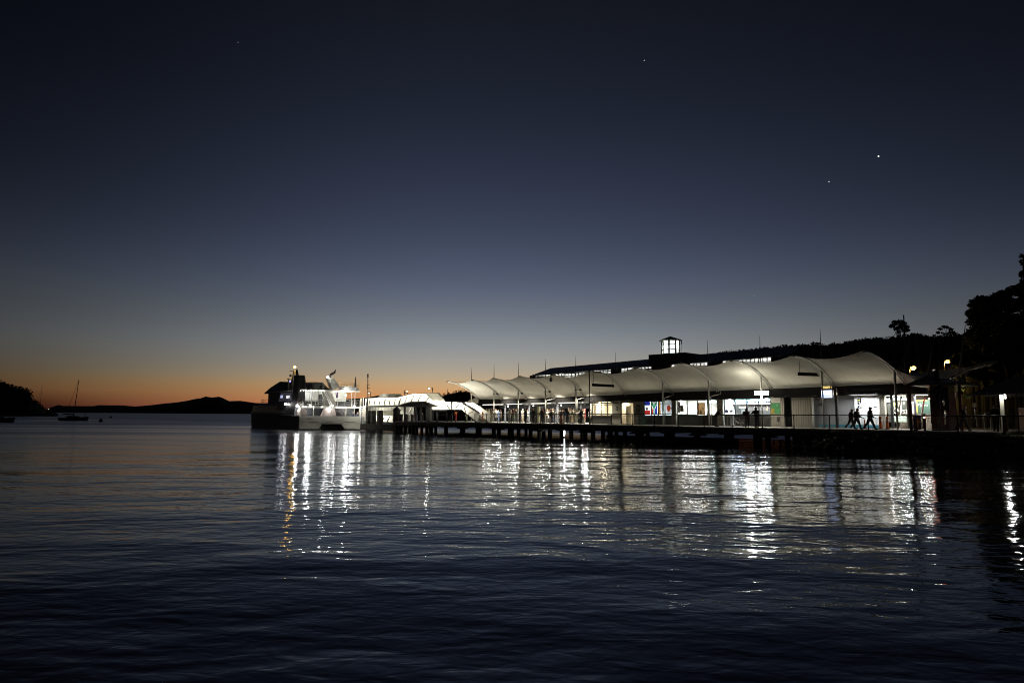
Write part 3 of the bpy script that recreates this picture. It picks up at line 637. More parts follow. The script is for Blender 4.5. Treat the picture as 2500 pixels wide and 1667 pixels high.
# fascia follows the canopy foot, soffit line behind it
ftop = [(1168, 974.5), (1284.8, 973), (1353, 971), (1426, 967), (1526, 963.5), (1639.7, 957.5), (1752, 954.5), (1884, 949.5), (2035, 943.5), (2150, 938.5), (2262, 934)]
fbot = [(1168, 987), (1284.8, 984), (1353, 982), (1426, 981), (1526, 978), (1639.7, 976), (1752, 973.5), (1884, 968), (2035, 964.5), (2150, 962), (2262, 961)]
mb = MB(WF.M); r = []
for (xa, ya), (xb, yb) in zip(ftop, fbot):
    s, z1 = WP(xa, ya, 7.72); _, z0 = WP(xb, yb, 7.72); r.append([(s, 7.72, z0), (s, 7.9, z0), (s, 7.9, z1), (s, 7.72, z1)])
mb.loft(r); mb.build('fascia', FASC, bld)
FZ = [(q[0][0], q[0][2], q[2][2]) for q in r]
def fz(s):
    for a, b in zip(FZ[:-1], FZ[1:]):
        if a[0] <= s <= b[0]: k = (s - a[0]) / (b[0] - a[0]); return a[1] + (b[1] - a[1]) * k, a[2] + (b[2] - a[2]) * k
    return (FZ[0][1], FZ[0][2]) if s < FZ[0][0] else (FZ[-1][1], FZ[-1][2])
# ceiling over the whole length and low roof up to the clerestory
mb = MB(WF.M)
mb.loft([[(a, 7.92, b_ + .08), (a, 21, b_ + .08), (a, 21, b_ + .2), (a, 7.92, b_ + .2)] for a, b_, c in FZ]); mb.build('ceiling', mat('ceiling_grey', (.32, .33, .33), .7), bld)
mb = MB(WF.M); mb.loft([[(a, 7.95, c - .1), (a, 13.3, 6.4), (a, 13.3, 6.5), (a, 7.95, c)] for a, b_, c in FZ if a > -10]); mb.build('lower_roof', ROOFM, bld)
# walls between and below the windows (photo x ranges)
sol = [(1440, 1444.5, WALLG), (1494.5, 1515, WALLP), (1547.5, 1571.5, WALLP), (1639.5, 1649, mat('pillar_brown', (.22, .18, .14), .8, var=.3)), (1751.5, 1763.5, MATS['pillar_brown'] if 'pillar_brown' in MATS else WALLP)]
def wall_seg(x0, x1, m, name='wall', t0=TW, t1=TW + .25, y0=None, y1=None):
    s0 = WP(x0, 1000, t0)[0]; s1 = WP(x1, 1000, t0)[0]; zt = fz((s0 + s1) / 2)[0] + .2; mb = MB(WF.M)
    z0 = DK + .004 if y1 is None else WP((x0 + x1) / 2, y1, t0)[1]; z1 = zt if y0 is None else WP((x0 + x1) / 2, y0, t0)[1]
    mb.box(s0, s1, t0, t1, z0, z1); return mb.build(name, m, bld)
for x0, x1, m_ in sol: wall_seg(x0, x1, m_, 'pillar')
wall_seg(1881.5, 1914, WALLT); wall_seg(1933, 1981, WALLT); wall_seg(1914, 1933, DARKP, 'doorway', TW + 1.2, TW + 1.3)
wall_seg(1914, 1933, WALLG, y1=970)
wall_seg(1988.5, 2087, WALLG, 'wall', TW + .5, TW + .7)
wall_seg(2087, 2146.5, WHITEW, 'white_wall', TW - .05, TW + .25)
WZ = {}
def window(x0, x1, ytop, ysill, mull, trans_y, sill_m=DARKP, below=True):
    s0 = WP(x0, 1000)[0]; s1 = WP(x1, 1000)[0]; xm = (x0 + x1) / 2; z1 = fz((s0 + s1) / 2)[0] + .03; z0 = WP(xm, ysill)[1]
    mb = MB(WF.M)
    for a, b, c, d in ((s0, s1, z1 - .07, z1 + .1), (s0, s1, z0 - .06, z0 + .02)): mb.box(a, b, TW + .04, TW + .16, c, d)
    for x in (x0 + .5, x1 - .5): s = WP(x, 1000)[0]; mb.box(s - .03, s + .03, TW + .04, TW + .16, z0 + .02, z1 - .07)
    for x in mull: s = WP(x, 1000)[0]; mb.box(s - .035, s + .035, TW + .04, TW + .16, z0 + .02, z1 - .07)
    if trans_y: z = WP(xm, trans_y)[1]; mb.box(s0, s1, TW + .05, TW + .15, z - .025, z + .025)
    fr = mb.build('window', FRAME, bld)
    mb = MB(WF.M); mb.box(s0 + .03, s1 - .03, TW + .09, TW + .11, z0, z1 - .05); mb.build('pane', GLASS, fr)
    if below: mb = MB(WF.M); mb.box(s0, s1, TW + .02, TW + .2, DK + .004, z0 - .06); mb.build('spandrel', sill_m, bld)
    return s0, s1, z0, z1
wA = window(1444.5, 1494.5, 980, 1013.5, [1451.5, 1466.5, 1481.5], 988.3)
wB = window(1571.5, 1639.5, 977, 1013.8, [1588.7, 1606, 1622], 985.4)
wC = window(1652.5, 1751.5, 976, 1014, [1677, 1702, 1727], 984.6)
wD = window(1767.5, 1881.5, 972, 1013.5, [1794.5, 1823, 1852], 982)
# door opening with its open leaf
s0 = WP(1515, 1000)[0]; s1 = WP(1547.5, 1000)[0]; zt = fz(s0)[0]
mb = MB(WF.M); mb.box(s0, s0 + .06, TW, TW + .2, DK, zt); mb.box(s1 - .06, s1, TW, TW + .2, DK, zt); mb.box(s0 + .06, s1 - .06, TW, TW + .2, zt - .25, zt); dr = mb.build('door_frame', FRAME, bld)
sd = WP(1527, 1000)[0]; mb = MB(WF.M); mb.box(sd, sd + .05, TW + .1, TW + 1.0, DK + .02, DK + 2.1); mb.build('door_leaf', mat('door_white', (.6, .58, .5), .5), dr)
# rooms behind the windows: floor is the deck; back wall, side walls
ROOM = mat('room_wall', (.75, .73, .68), .7, var=.05); ROOMW = mat('room_wall_white', (.82, .84, .84), .7)
def room(x0, x1, depth, m):
    s0 = WP(x0, 1000)[0]; s1 = WP(x1, 1000)[0]; z1 = min(fz(s0)[0], fz(s1)[0]) + .06; mb = MB(WF.M)
    mb.box(s0, s1, TW + depth, TW + depth + .1, DK + .004, z1); mb.box(s0 - .1, s0 - .004, TW + .26, TW + depth, DK + .004, z1); mb.box(s1 + .004, s1 + .1, TW + .26, TW + depth, DK + .004, z1)
    mb.build('room', m, bld); return s0, s1
WARM = (1, .82, .52); NEUT = (1, .97, .88); COOL = (.88, .96, 1)
room(1441, 1500, 3.6, ROOM); room(1508, 1550, 3.5, ROOM); room(1565, 1643, 2.6, ROOMW); room(1645, 1757, 2.8, ROOMW); room(1760, 1886, 4.2, ROOMW)
def ceil_light(sa, sb, t_, power, col, w_=.25, label=None, z=None):
    z = (fz((sa + sb) / 2)[0] + .05) if z is None else z
    o = thing('ceiling_light', label, 'light', WF.W((sa + sb) / 2, t_, z), 'ceiling lights of the terminal')
    mb = MB(WF.M); mb.box(sa, sb, t_ - w_ / 2, t_ + w_ / 2, z - .03, z + .05); mb.build('housing', mat('fixture_white', (.7, .7, .68), .5), o)
    mb = MB(WF.M); mb.box(sa + .03, sb - .03, t_ - w_ / 2 + .03, t_ + w_ / 2 - .03, z - .055, z - .032); mb.build('diffuser', mat('tube_glow_%d' % (int(col[2] * 100)), (1, 1, 1), emit=col, es=5), o)
    l = lamp('tube_lamp', 'AREA', WF.W((sa + sb) / 2, t_, z - .08), power, col, abs(sb - sa) * .9, w_, parent=o)
    l.rotation_euler = (0, 0, math.atan2(WF.e.y, WF.e.x)); return o
def wl(xa, xb, t_, p, col, lab): ceil_light(WP(xa, 1000, t_)[0], WP(xb, 1000, t_)[0], t_, p, col, label=lab)
wl(1455, 1490, TW + 1.8, PWR_A, WARM, 'ceiling light in the warm lit office behind the leftmost shop window')
wl(1518, 1546, TW + 1.6, PWR_A * .5, WARM, 'ceiling light just inside the open doorway')
wl(1580, 1635, TW + 1.5, PWR_B * .65, COOL, 'ceiling light behind the window hung with flags')
wl(1660, 1745, TW + 1.5, PWR_B * 1.1, NEUT, 'ceiling light in the shop with the green sill strip')
wl(1775, 1820, TW + 2.0, PWR_B * .75, COOL, 'left ceiling light in the shop behind the bicycle')
wl(1830, 1876, TW + 2.0, PWR_B * .75, COOL, 'right ceiling light in the shop behind the bicycle')
# ---- high roof with clerestory
sL = WF.P(1306, 930, 14)[0]; sR = WF.P(1884, 880, 14)[0] + 2.2
sH = WF.P(1345, 898, 17)[0]; zr = WF.P(1480, 884.6, 17)[1]; zr2 = WF.P(1728, 862.3, 17)[1]
ze = WF.P(1488, 900.6, 13.2)[1]; ze2 = WF.P(1728, 882.2, 13.2)[1]; zeL = WF.P(1302, 911.5, 13.2)[1]
sa, sb = WF.P(1488, 900, 13.2)[0], WF.P(1728, 882, 13.2)[0]
def le(s, z0, z1): return z0 + (z1 - z0) * (s - sa) / (sb - sa)
e0 = WF.P(1300, 911.5, 13.2)[0]
mb = MB(WF.M)
A = [(e0, 13.2, le(e0, ze, ze2)), (sR, 13.2, le(sR, ze, ze2)), (sR, 17, le(sR, zr, zr2)), (sH, 17, le(sH, zr, zr2))]
mb.quad(*A); mb.quad((sH, 17, le(sH, zr, zr2)), (sR, 17, le(sR, zr, zr2)), (sR, 20.8, le(sR, ze, ze2)), (e0, 20.8, le(e0, ze, ze2)))
n = mb.P([(e0, 13.2, le(e0, ze, ze2)), (sH, 17, le(sH, zr, zr2)), (e0, 20.8, le(e0, ze, ze2))]); mb.F(n, n + 1, n + 2)
mb.quad((e0, 13.2, le(e0, ze, ze2) - .04), (e0, 20.8, le(e0, ze, ze2) - .04), (sR, 20.8, le(sR, ze, ze2) - .04), (sR, 13.2, le(sR, ze, ze2) - .04))
mb.box(e0, sR, 13.12, 13.2, le(e0, ze, ze2) - .1, le(e0, ze, ze2) + .03)
mb.build('roof', ROOFM, bld)
ZC0 = 6.6
TCL = 13.36
def zt_at(s): return le(s, ze, ze2) - .05
def cler(xa, xb, divs):
    s0 = WF.P(xa, 900, TCL)[0]; s1 = WF.P(xb, 900, TCL)[0]; mb = MB(WF.M); n = divs
    for k in range(n + 1): s = s0 + (s1 - s0) * k / n; mb.box(s - .035, s + .035, TCL - .02, TCL + .05, ZC0, zt_at(s))
    for d in (0, .42): mb.hexa([(s0, TCL - .015, zt_at(s0) - .04 - d), (s1, TCL - .015, zt_at(s1) - .04 - d), (s1, TCL + .04, zt_at(s1) - .04 - d), (s0, TCL + .04, zt_at(s0) - .04 - d), (s0, TCL - .015, zt_at(s0) - d), (s1, TCL - .015, zt_at(s1) - d), (s1, TCL + .04, zt_at(s1) - d), (s0, TCL + .04, zt_at(s0) - d)])
    for k in range(0, n, 2):
        a = s0 + (s1 - s0) * k / n; b = s0 + (s1 - s0) * (k + 1) / n; mb.tube([(a, TCL + .3, zt_at(a) - .8), (b, TCL + .3, zt_at(b))], .02, 4)
    w_ = mb.build('clerestory_window', FRAME, bld)
    mb = MB(WF.M); mb.quad((s0, TCL + .01, ZC0), (s1, TCL + .01, ZC0), (s1, TCL + .01, zt_at(s1)), (s0, TCL + .01, zt_at(s0))); mb.build('pane', GLASS, w_)
    return s0, s1
cw = [cler(1308, 1492, 22), cler(1516, 1591, 9), cler(1639, 1665, 3), cler(1684, 1728, 5), cler(1764, 1884, 12)]
prev = sL - .3; mb = MB(WF.M)
for a, b in cw + [(sR, sR)]:
    if a - prev > .1: mb.hexa([(prev, TCL, ZC0), (a, TCL, ZC0), (a, TCL + .12, ZC0), (prev, TCL + .12, ZC0), (prev, TCL, zt_at(prev)), (a, TCL, zt_at(a)), (a, TCL + .12, zt_at(a)), (prev, TCL + .12, zt_at(prev))])
    prev = b
mb.box(sL - .3, sR, 20, 20.15, 4.6, zt_at(sL)); mb.box(sL - .42, sL - .3, TCL, 20.1, 4.6, zt_at(sL)); mb.box(sR, sR + .12, TCL, 20.1, 4.6, zt_at(sR))
mb.box(sL - .3, sR, TCL, TCL + .12, 4.9, ZC0)
mb.build('clerestory_wall', FASC, bld)
mb = MB(WF.M); mb.hexa([(sL, 17.4, 4.7), (sR, 17.4, 4.7), (sR, 17.5, 4.7), (sL, 17.5, 4.7), (sL, 17.4, zt_at(sL) + .0), (sR, 17.4, zt_at(sR)), (sR, 17.5, zt_at(sR)), (sL, 17.5, zt_at(sL))]); mb.box(sL, sR, TCL + .15, 17.39, 6.3, 6.4)
mb.hexa([(sL, TCL + .2, zt_at(sL) + .0), (sR, TCL + .2, zt_at(sR)), (sR, 17.38, zt_at(sR)), (sL, 17.38, zt_at(sL)), (sL, TCL + .2, zt_at(sL) + .02), (sR, TCL + .2, zt_at(sR) + .02), (sR, 17.38, zt_at(sR) + .02), (sL, 17.38, zt_at(sL) + .02)]); mb.build('hall_lining', ROOMW, bld)
for k in range(6):
    s = sL + (sR - sL) * (k + .5) / 6
    o = thing('high_bay_light', 'high bay lamp hanging under the clerestory roof, bay %s from the left end' % ('first', 'second', 'third', 'fourth', 'fifth', 'sixth')[k], 'light', WF.W(s, 15.6, 7.4), 'high bay lamps in the hall roof')
    mb = MB(WF.M); mb.lathe((s, 15.6, 7.3), [(.05, .3), (.12, .25), (.26, .02), (.27, 0)], 10); mb.build('shade', FRAME, o)
    mb = MB(WF.M); mb.lathe((s, 15.6, 7.26), [(.22, 0), (.22, .03), (.01, .035)], 10); mb.build('bulb', mat('bulb_glow', (1, 1, 1), emit=(1, .97, .88), es=6), o)
    lamp('bay_lamp', 'POINT', WF.W(s, 15.3, 7.05), PWR_BAY, NEUT, .15, parent=o)
# ---- roof box and lantern tower
mb = MB(WF.M); zb = WF.P(1592, 866.5, 13.6)[1]; mb.box(10.2, 15.2, 13.13, 18, 8.62, zb); mb.build('roof_box', FASC, bld)
mb = MB(WF.M); n = mb.P([(15.2, 13.55, zb - .05), (16.6, 13.55, zb - 1.25), (16.6, 18, zb - 1.25), (15.2, 18, zb - .05), (15.2, 13.55, zb - 1.25), (15.2, 18, zb - 1.25)]); mb.F(n, n + 1, n + 2, n + 3); mb.F(n, n + 4, n + 1); mb.F(n + 3, n + 2, n + 5); mb.build('roof_box_slope', ROOFM, bld)
TC = (12.03, 15.1); lt = thing('lantern_tower', 'small glazed octagonal lantern glowing white on the dark roof box', 'tower', WF.W(TC[0], TC[1], zb))
zl0 = zb + .08; zl1 = WF.P(1639, 831, 15.1)[1]; zap = WF.P(1638, 820.5, 15.1)[1]; RL = 1.04
oc = [(TC[0] + RL * math.cos(PI / 8 + k * PI / 4 + math.atan2(.714, .7)), TC[1] + RL * math.sin(PI / 8 + k * PI / 4 + math.atan2(.714, .7))) for k in range(8)]
mb = MB(WF.M); mb.lathe((TC[0], TC[1], zb - .02), [(RL * 1.03, 0), (RL * 1.03, .1), (.02, .101)], 16); mb.build('curb', FASC, lt)
mb = MB(WF.M)
for k in range(8):
    a = oc[k]; b = oc[(k + 1) % 8]; mb.bar((a[0], a[1], zl0), (a[0], a[1], zl1), .15)
    for q in (0, 1 / 3, 2 / 3, 1): z = zl0 + (zl1 - zl0) * q; mb.bar((a[0], a[1], z), (b[0], b[1], z), .10)
fr = mb.build('frame', FRAME, lt)
FROST = mat('frosted_glass', (.80, .83, .80), .5, trans=.75)
for k in range(8):
    a = oc[k]; b = oc[(k + 1) % 8]; mb = MB(WF.M); mb.quad((a[0], a[1], zl0), (b[0], b[1], zl0), (b[0], b[1], zl1), (a[0], a[1], zl1)); mb.build('pane', FROST, fr)
mb = MB(WF.M); rr = 1.38
ev = [(TC[0] + rr * math.cos(PI / 8 + k * PI / 4 + math.atan2(.714, .7)), TC[1] + rr * math.sin(PI / 8 + k * PI / 4 + math.atan2(.714, .7)), zl1 + .03) for k in range(8)]
n = mb.P(ev + [(TC[0], TC[1], zap)]);
for k in range(8): mb.F(n + k, n + (k + 1) % 8, n + 8)
mb.build('roof', ROOFM, lt)
mb = MB(WF.M); n = mb.P([(p[0], p[1], zl1 - .0 - .02) for p in ev]); mb.F(*[n + k for k in range(8)][::-1])
for k in range(8): a = ev[k]; b = ev[(k + 1) % 8]; mb.quad((a[0], a[1], zl1 - .02), (b[0], b[1], zl1 - .02), (b[0], b[1], zl1 + .028), (a[0], a[1], zl1 + .028))
mb.build('soffit', WHITEW, lt)
mb = MB(WF.M); mb.lathe((TC[0], TC[1], zl0), [(.35, 0), (.35, zl1 - zl0 - .1)], 8); mb.build('core', WHITEW, lt)
for q in range(4): a = q * PI / 2; lamp('lantern_lamp', 'POINT', WF.W(TC[0] + .68 * math.cos(a), TC[1] + .68 * math.sin(a), zl0 + .9), PWR_LAN, (.95, 1, .93), .12, parent=lt)
a0 = WF.P(1665, 863, 15); b0 = WF.P(1665, 838, 15); mb = MB(WF.M); mb.tube([(a0[0], 15, zb - .3), (a0[0] - .02, 15, b0[1])], .02, 5); mb.tube([(b0[0] - .05, 15, b0[1] - .1), (b0[0] - .05, 15, b0[1] + .35)], .06, 6)
o = mb.build('roof_antenna', STEELD); tag(o, 'thin roof antenna with a fat tip just right of the lantern', 'antenna')

# ================================================================ open pavilion at the left part of the building
PCOL = mat('column_grey_blue', (.12, .13, .15), .5)
for px, w_ in ((1174, 2), (1233, 5), (1291.5, 5), (1360, 6), (1419, 3)):
    s, z = WP(px, 1000, 8.6); mb = MB(WF.M); hw = w_ * .5 / 20 * .8; mb.box(s - hw, s + hw, 8.5, 8.5 + 2 * hw, DK + .004, fz(s)[0] + .1)
    mb.build('column', PCOL, bld)
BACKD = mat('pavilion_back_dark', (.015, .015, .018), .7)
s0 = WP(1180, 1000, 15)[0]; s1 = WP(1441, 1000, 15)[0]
mb = MB(WF.M); mb.box(s0 + 3, s1 + 4, 15.5, 15.6, DK + 1.9, fz(s0)[0]); mb.build('open_back_dark', BACKD, bld)  # dark sheet standing in for the darkness beyond the open back
for xa, xb, t_, lab in ((1178, 1228, 10.5, 'long strip light over the gangway end of the pavilion'), (1238, 1273, 10.5, 'long strip light over the queue next to the first column'), (1296, 1345, 10.5, 'strip light above the ticket kiosk'), (1362, 1410, 10.5, 'strip light above the densest part of the crowd'), (1415, 1438, 10.5, 'short strip light beside the office window')):
    ceil_light(WP(xa, 1000, t_)[0], WP(xb, 1000, t_)[0], t_, PWR_PAV, NEUT, .14, lab)
for px in (1240.5, 1302, 1370):
    s, z = WP(px, 989, 8.9); z = fz(s)[0] - .05; o = thing('hanging_lamp', 'white vertical tube lamp hanging by the column at the %s' % {1240.5: 'queue end', 1302: 'ticket kiosk', 1370: 'crowd'}[px], 'lamp', WF.W(s, 8.9, z), 'vertical tube lamps in the pavilion')
    mb = MB(WF.M); mb.tube([(s, 8.9, z - .02), (s, 8.9, z - .36)], .075, 10); mb.build('tube', mat('tube_glow_w', (1, 1, 1), emit=(1, 1, .95), es=4), o)
    mb = MB(WF.M); mb.tube([(s, 8.9, z + .15), (s, 8.9, z - .018)], .02, 6); mb.build('stem', STEELD, o)
# downpipes beside the masts: up the mast, then slanting back to the fascia
for x0, y0, x1, y1, tl, lab in ((1623.2, 1035, 1645, 966, 6.2, 0), (1737, 1036, 1759.5, 961, 6.0, 0), (1334.5, 1034, 1353, 974, 6.4, 0), (1410, 1035, 1426, 972, 6.4, 0)):
    sA, _ = WF.P(x0, y0, tl); zA = WF.P(x0, {1623.2: 971.5, 1737: 967.5, 1334.5: 977.5, 1410: 974.5}[x0], tl)[1]; sB, zB = WP(x1, {1645: 963.5, 1759.5: 962, 1353: 974, 1426: 971.5}[x1], 7.66)
    mb = MB(WF.M); mb.tube([(sA, tl, DK), (sA, tl, zA), (sA + .08, tl + .1, zA + .05), (sB, 7.64, zB), (sB, 7.66, zB + .3)], .04, 6); mb.build('downpipe', STEEL, bld)
for px in (1650.8, 1765, 1985):
    s = WP(px, 1000, TW - .1)[0]; mb = MB(WF.M); r_ = .07 if px < 1900 else .10; mb.tube([(s, TW - .1, DK), (s, TW - .1, fz(s)[0] - .02)], r_, 8); mb.build('downpipe', mat('pipe_white', (.75, .74, .68), .5), bld)
s = WP(2042.5, 1000, 6.6)[0]; mb = MB(WF.M); mb.box(s - .09, s + .09, 6.5, 6.68, DK, fz(s)[1] - .15); mb.build('column', STEELD, bld)
# teal skirting on the white wall
wbox('skirting', 2000, 2145, 1031.5, 1037.5, mat('teal_band', (.05, .22, .30), .6), t0=TW - .08, t1=TW - .052, z0=DK + .05, z1=DK + .3)

# ---- right bay: recessed shops
s0 = WP(2147, 1000)[0]; s1 = WP(2262, 1000)[0]
mb = MB(WF.M); zz = fz(s1)[0]; mb.box(s0 + .6, s1 + .4, 11.2, 11.3, DK + .004, zz); mb.build('back_wall', mat('shop_wall_beige', (.36, .32, .27), .7, var=.15), bld)
mb = MB(WF.M); mb.box(s0 + .3, s1 + .5, 7.9, 11.3, zz + .0, zz + .06); mb.build('soffit', mat('soffit_grey', (.22, .24, .22), .7), bld)
for px, w_, m_ in ((2177.5, .10, FRAME), (2217.5, .10, mat('column_dark_red', (.12, .015, .02), .4)), (2234.5, .07, mat('column_slate', (.12, .13, .18), .5)), (2216, .05, WHITEW), (2275, .06, WHITEW), (2154.5, .2, WALLP)):
    tq = 8.3; s = WP(px, 1000, tq)[0]; mb = MB(WF.M); mb.box(s - w_, s + w_, tq, tq + 2 * w_, DK, zz + .02); mb.build('column', m_, bld)
def shopwin(x0, x1, y0, y1, m_, t_, name='shopfront'):
    a = WP(x0, y0, t_); b = WP(x1, y1, t_); mb = MB(WF.M); mb.box(a[0], b[0], t_, t_ + .05, b[1], a[1]); return mb.build(name, m_, bld)
shopwin(2180, 2215, 969, 976.5, mat('transom_teal', (.45, .62, .58), .5), 9.8); fr = shopwin(2180, 2214, 978.5, 1009, mat('shop_glass_dark', (.05, .055, .05), .15), 9.8)
shopwin(2181, 2214, 1013, 1030, mat('tile_mint', (.42, .55, .48), .4), 9.8, 'counter_front')
for x in (2182, 2188): shopwin(x, x + 3.5, 982, 997, mat('poster_yellow', (.7, .65, .2), .6), 9.77, 'poster')
shopwin(2194, 2202, 982, 1004, mat('shelf_tan', (.45, .38, .28), .7), 9.77, 'poster'); shopwin(2204.5, 2209, 982, 987, mat('label_pale', (.7, .66, .6), .6), 9.76, 'poster')
a = WP(2206.5, 1003.5, 9.7); text_mesh('lettering', 'Oyster', .62, lambda x, y: WF.W(a[0] + x, 9.74, a[1] + y * 1.2), mat('script_white', (.9, .85, .78), .5, emit=(1, .9, .8), es=.25), bld)
shopwin(2151, 2160, 985, 1030, mat('panel_tan', (.42, .36, .28), .7), 10.4, 'panel'); shopwin(2166, 2176, 984, 1030, mat('panel_dark', (.07, .075, .07), .5), 10.2, 'panel')
shopwin(2162, 2174, 972, 982, WHITEW, 10.1, 'light_box')
# kiosk shop with the yellow frame and the chalk board
shopwin(2236, 2272, 976, 1010, mat('chalkboard_green', (.06, .12, .10), .5), 9.0); shopwin(2236, 2262, 976, 979.5, mat('frame_yellow', (.85, .60, .08), .5, emit=(1, .75, .25), es=.3), 8.95, 'sign_band')
shopwin(2236.5, 2240.5, 979.5, 1008, MATS['frame_yellow'], 8.95, 'sign_band'); shopwin(2221, 2232.5, 986, 1008, mat('roller_door_grey', (.55, .58, .60), .5), 9.2, 'door'); shopwin(2222, 2232, 980.5, 984, WHITEW, 9.1, 'light_box')
a = WP(2252, 989, 8.95); text_mesh('lettering', 'Menu', .35, lambda x, y: WF.W(a[0] + x, 8.97, a[1] + y), mat('chalk', (.6, .65, .62), .8), bld)
mb = MB(WF.M); mb.tube([wd(2258, 966, 7.4), wd(2251, 1008, 7.4), wd(2249, 1030, 7.4)], .07, 8); mb.build('raking_strut', mat('strut_white', (.8, .78, .7), .5), bld)
mb = MB(WF.M); mb.tube([wd(2201, 966, 7.5), wd(2194, 1010, 7.5)], .06, 8); mb.build('raking_strut', STEEL, bld)
for xa, xb, t_, p, lab in ((2152, 2176, 9.2, .5, 'soffit light over the narrow passage beside the white wall'), (2182, 2214, 8.9, .9, 'soffit light over the seafood shop counter'), (2236, 2268, 8.2, .6, 'soffit light over the yellow framed kiosk')):
    ceil_light(WP(xa, 1000, t_)[0], WP(xb, 1000, t_)[0], t_, PWR_SH * p, NEUT, .2, lab, z=zz - .05)
# wall wash on the white wall, fixed below the fascia
sw = WP(2120, 1000)[0]; o = thing('wall_light', 'slim downlight bar under the fascia washing the bright white wall', 'light', WF.W(sw, 7.4, fz(sw)[0]))
mb = MB(WF.M); mb.box(sw - 1.1, sw + 1.1, 6.64, 6.76, fz(sw)[0] - .02, fz(sw)[0] + .05); mb.box(sw - .03, sw + .03, 6.77, 7.715, fz(sw)[0], fz(sw)[0] + .05); mb.build('housing', FRAME, o)
lamp('wash', 'AREA', WF.W(sw, 6.7, fz(sw)[0] - .04), PWR_WW, (.92, .97, 1), 2.0, .12, target=WF.W(sw, 8.0, DK + 1.3), parent=o)
# ================================================================ ferry (local frame: along the stern from the port corner, t forward, z up)
HULLD = mat('ferry_hull_navy', (.032, .036, .044), .5, var=.25, vscale=.8)
HULLW = mat('ferry_white_paint', (.62, .63, .58), .45, var=.10, vscale=1.0)
FGREY = mat('ferry_grey_paint', (.34, .35, .34), .5, var=.1)
FDARK = mat('ferry_dark_trim', (.03, .03, .034), .5)
FM = FF.M; B = 9.7; L = 37.5
ferry = thing('passenger_ferry', 'white sterned catamaran ferry with dark navy sides moored left of the gangways', 'ferry', FF.W(B / 2, 10, 0))
def fmb(): return MB(FM)
# side shell: sections along t
def sect(t):
    k = max(0, (t - 22) / (L - 22)); w_ = 1 - k ** 3.0            # plan taper toward the bow
    half = B / 2 * w_; return half
mb = fmb(); rings = []
for i in range(17):
    t = 0.25 + (L - .5) * i / 16; h = max(.12, sect(t)); c = B / 2; fl = min(.45, .1 + .02 * t)
    rings.append([(c - h + fl * .6, t, -.8), (c + h - fl * .6, t, -.8), (c + h - fl * .2, t, .9), (c + h, t, 2.15 + .012 * t), (c - h, t, 2.15 + .012 * t), (c - h + fl * .2, t, .9)])
mb.smooth = False; mb.loft(rings); mb.build('hull', HULLD, ferry)
mb = fmb(); r = []
for i in range(25):
    t = 2.6 + (L - 2.9) * i / 24; h = max(.12, sect(t)) - .02; c = B / 2; kk = max(0, (t - 24) / (L - 24)); top = 4.45 - 1.9 * kk ** 2.4
    zl = 2.2 + .012 * t; q = min(1, max(0, (t - 11) / 11)); q = q * q * (3 - 2 * q); hh = lambda ins: max(.05, h - ins)
    prof = [(0, 0), (.06 + .10 * q, .40), (.12 + .55 * q, .74), (.20 + 1.25 * q, .92), (.30 + 2.1 * q, 1)]
    r.append([(c - hh(i_), t, zl + (top - zl) * f_) for i_, f_ in prof] + [(c + hh(i_), t, zl + (top - zl) * f_) for i_, f_ in prof[::-1]])
mb.loft(r); mb.build('main_cabin', HULLD, ferry)
# rubbing strake
mb = fmb(); mb.smooth = False
pts = [(B / 2 - sect(t) - .05, t, 2.12 + .012 * t) for t in [.2 + (L - 1) * i / 16 for i in range(17)]]
mb.tube(pts, .10, 6); pts2 = [(B / 2 + sect(p[1]) + .05, p[1], p[2]) for p in pts]; mb.tube(pts2, .10, 6); mb.build('rubbing_strake', FDARK, ferry)
# saloon windows on both sides, curtained and dim
CURT = slats_mat('curtained_glass', (.10, .098, .09), (.035, .035, .035), 1.9, .3, axis=1)
for side in (0, 1):
    a = []; b = []
    for t in (7.2, 10, 13, 16, 19, 22, 25, 27.5):
        h = sect(t) - .02; x = B / 2 - h if side == 0 else B / 2 + h; sg_ = 1 if side == 0 else -1
        a.append((x + sg_ * (.25 * .12) - sg_ * .03, t, 2.45 + .012 * t)); b.append((x + sg_ * (.25 * .62) - sg_ * .03, t, 3.65 + .008 * t))
    mb = fmb(); mb.loft([[p, q] for p, q in zip(a, b)], cap=False, close=False); mb.build('saloon_window', CURT, ferry)
# transom: pale plate with the tunnel opening between the hulls
def fz_(x, y, t=0.0): return FF.P(x, y, t)
mb = fmb(); xa = fz_(778, 1047)[0]; xb = fz_(841, 1047)[0]; xc = fz_(786, 1037)[0]; xd = fz_(833, 1037)[0]
T0, T1 = -.02, .22
for poly in ([(0.05, .28), (xa, .28), (xc, .95), (xc, 2.15), (.05, 2.15)], [(xb, .28), (B - .05, .28), (B - .05, 2.15), (xd, 2.15), (xd, .95)], [(xc, .95), (xd, .95), (xd, 2.15), (xc, 2.15)]):
    mb.prism(poly, T0, T1, lambda a, b, d: (a, d, b))
mb.build('transom', HULLW, ferry)
mb = fmb(); mb.box(xa + .1, xb - .1, .224, .26, .0, .95); mb.build('tunnel', mat('tunnel_black', (.01, .01, .012), .8), ferry)
mb = fmb(); mb.box(-.05, xa, -.9, .1, .1, .2); mb.box(xb, B + .05, -.9, .1, .1, .2); mb.build('swim_step', HULLW, ferry)
mb = fmb(); mb.box(xc - .2, xd + .2, -.12, -.024, .98, 1.12); mb.box(.4, .75, -.10, -.024, 1.25, 1.38); mb.build('transom_ledge', FGREY, ferry)
mb = fmb()
for x0, x1 in ((1.3, 3.0), (3.9, 5.3), (7.0, 8.8)): mb.tube([(x0, -.05, 1.38), (x0 + .2, -.05, 1.30), (x1 - .2, -.05, 1.30), (x1, -.05, 1.38)], .025, 5)
mb.build('hand_line', FDARK, ferry)
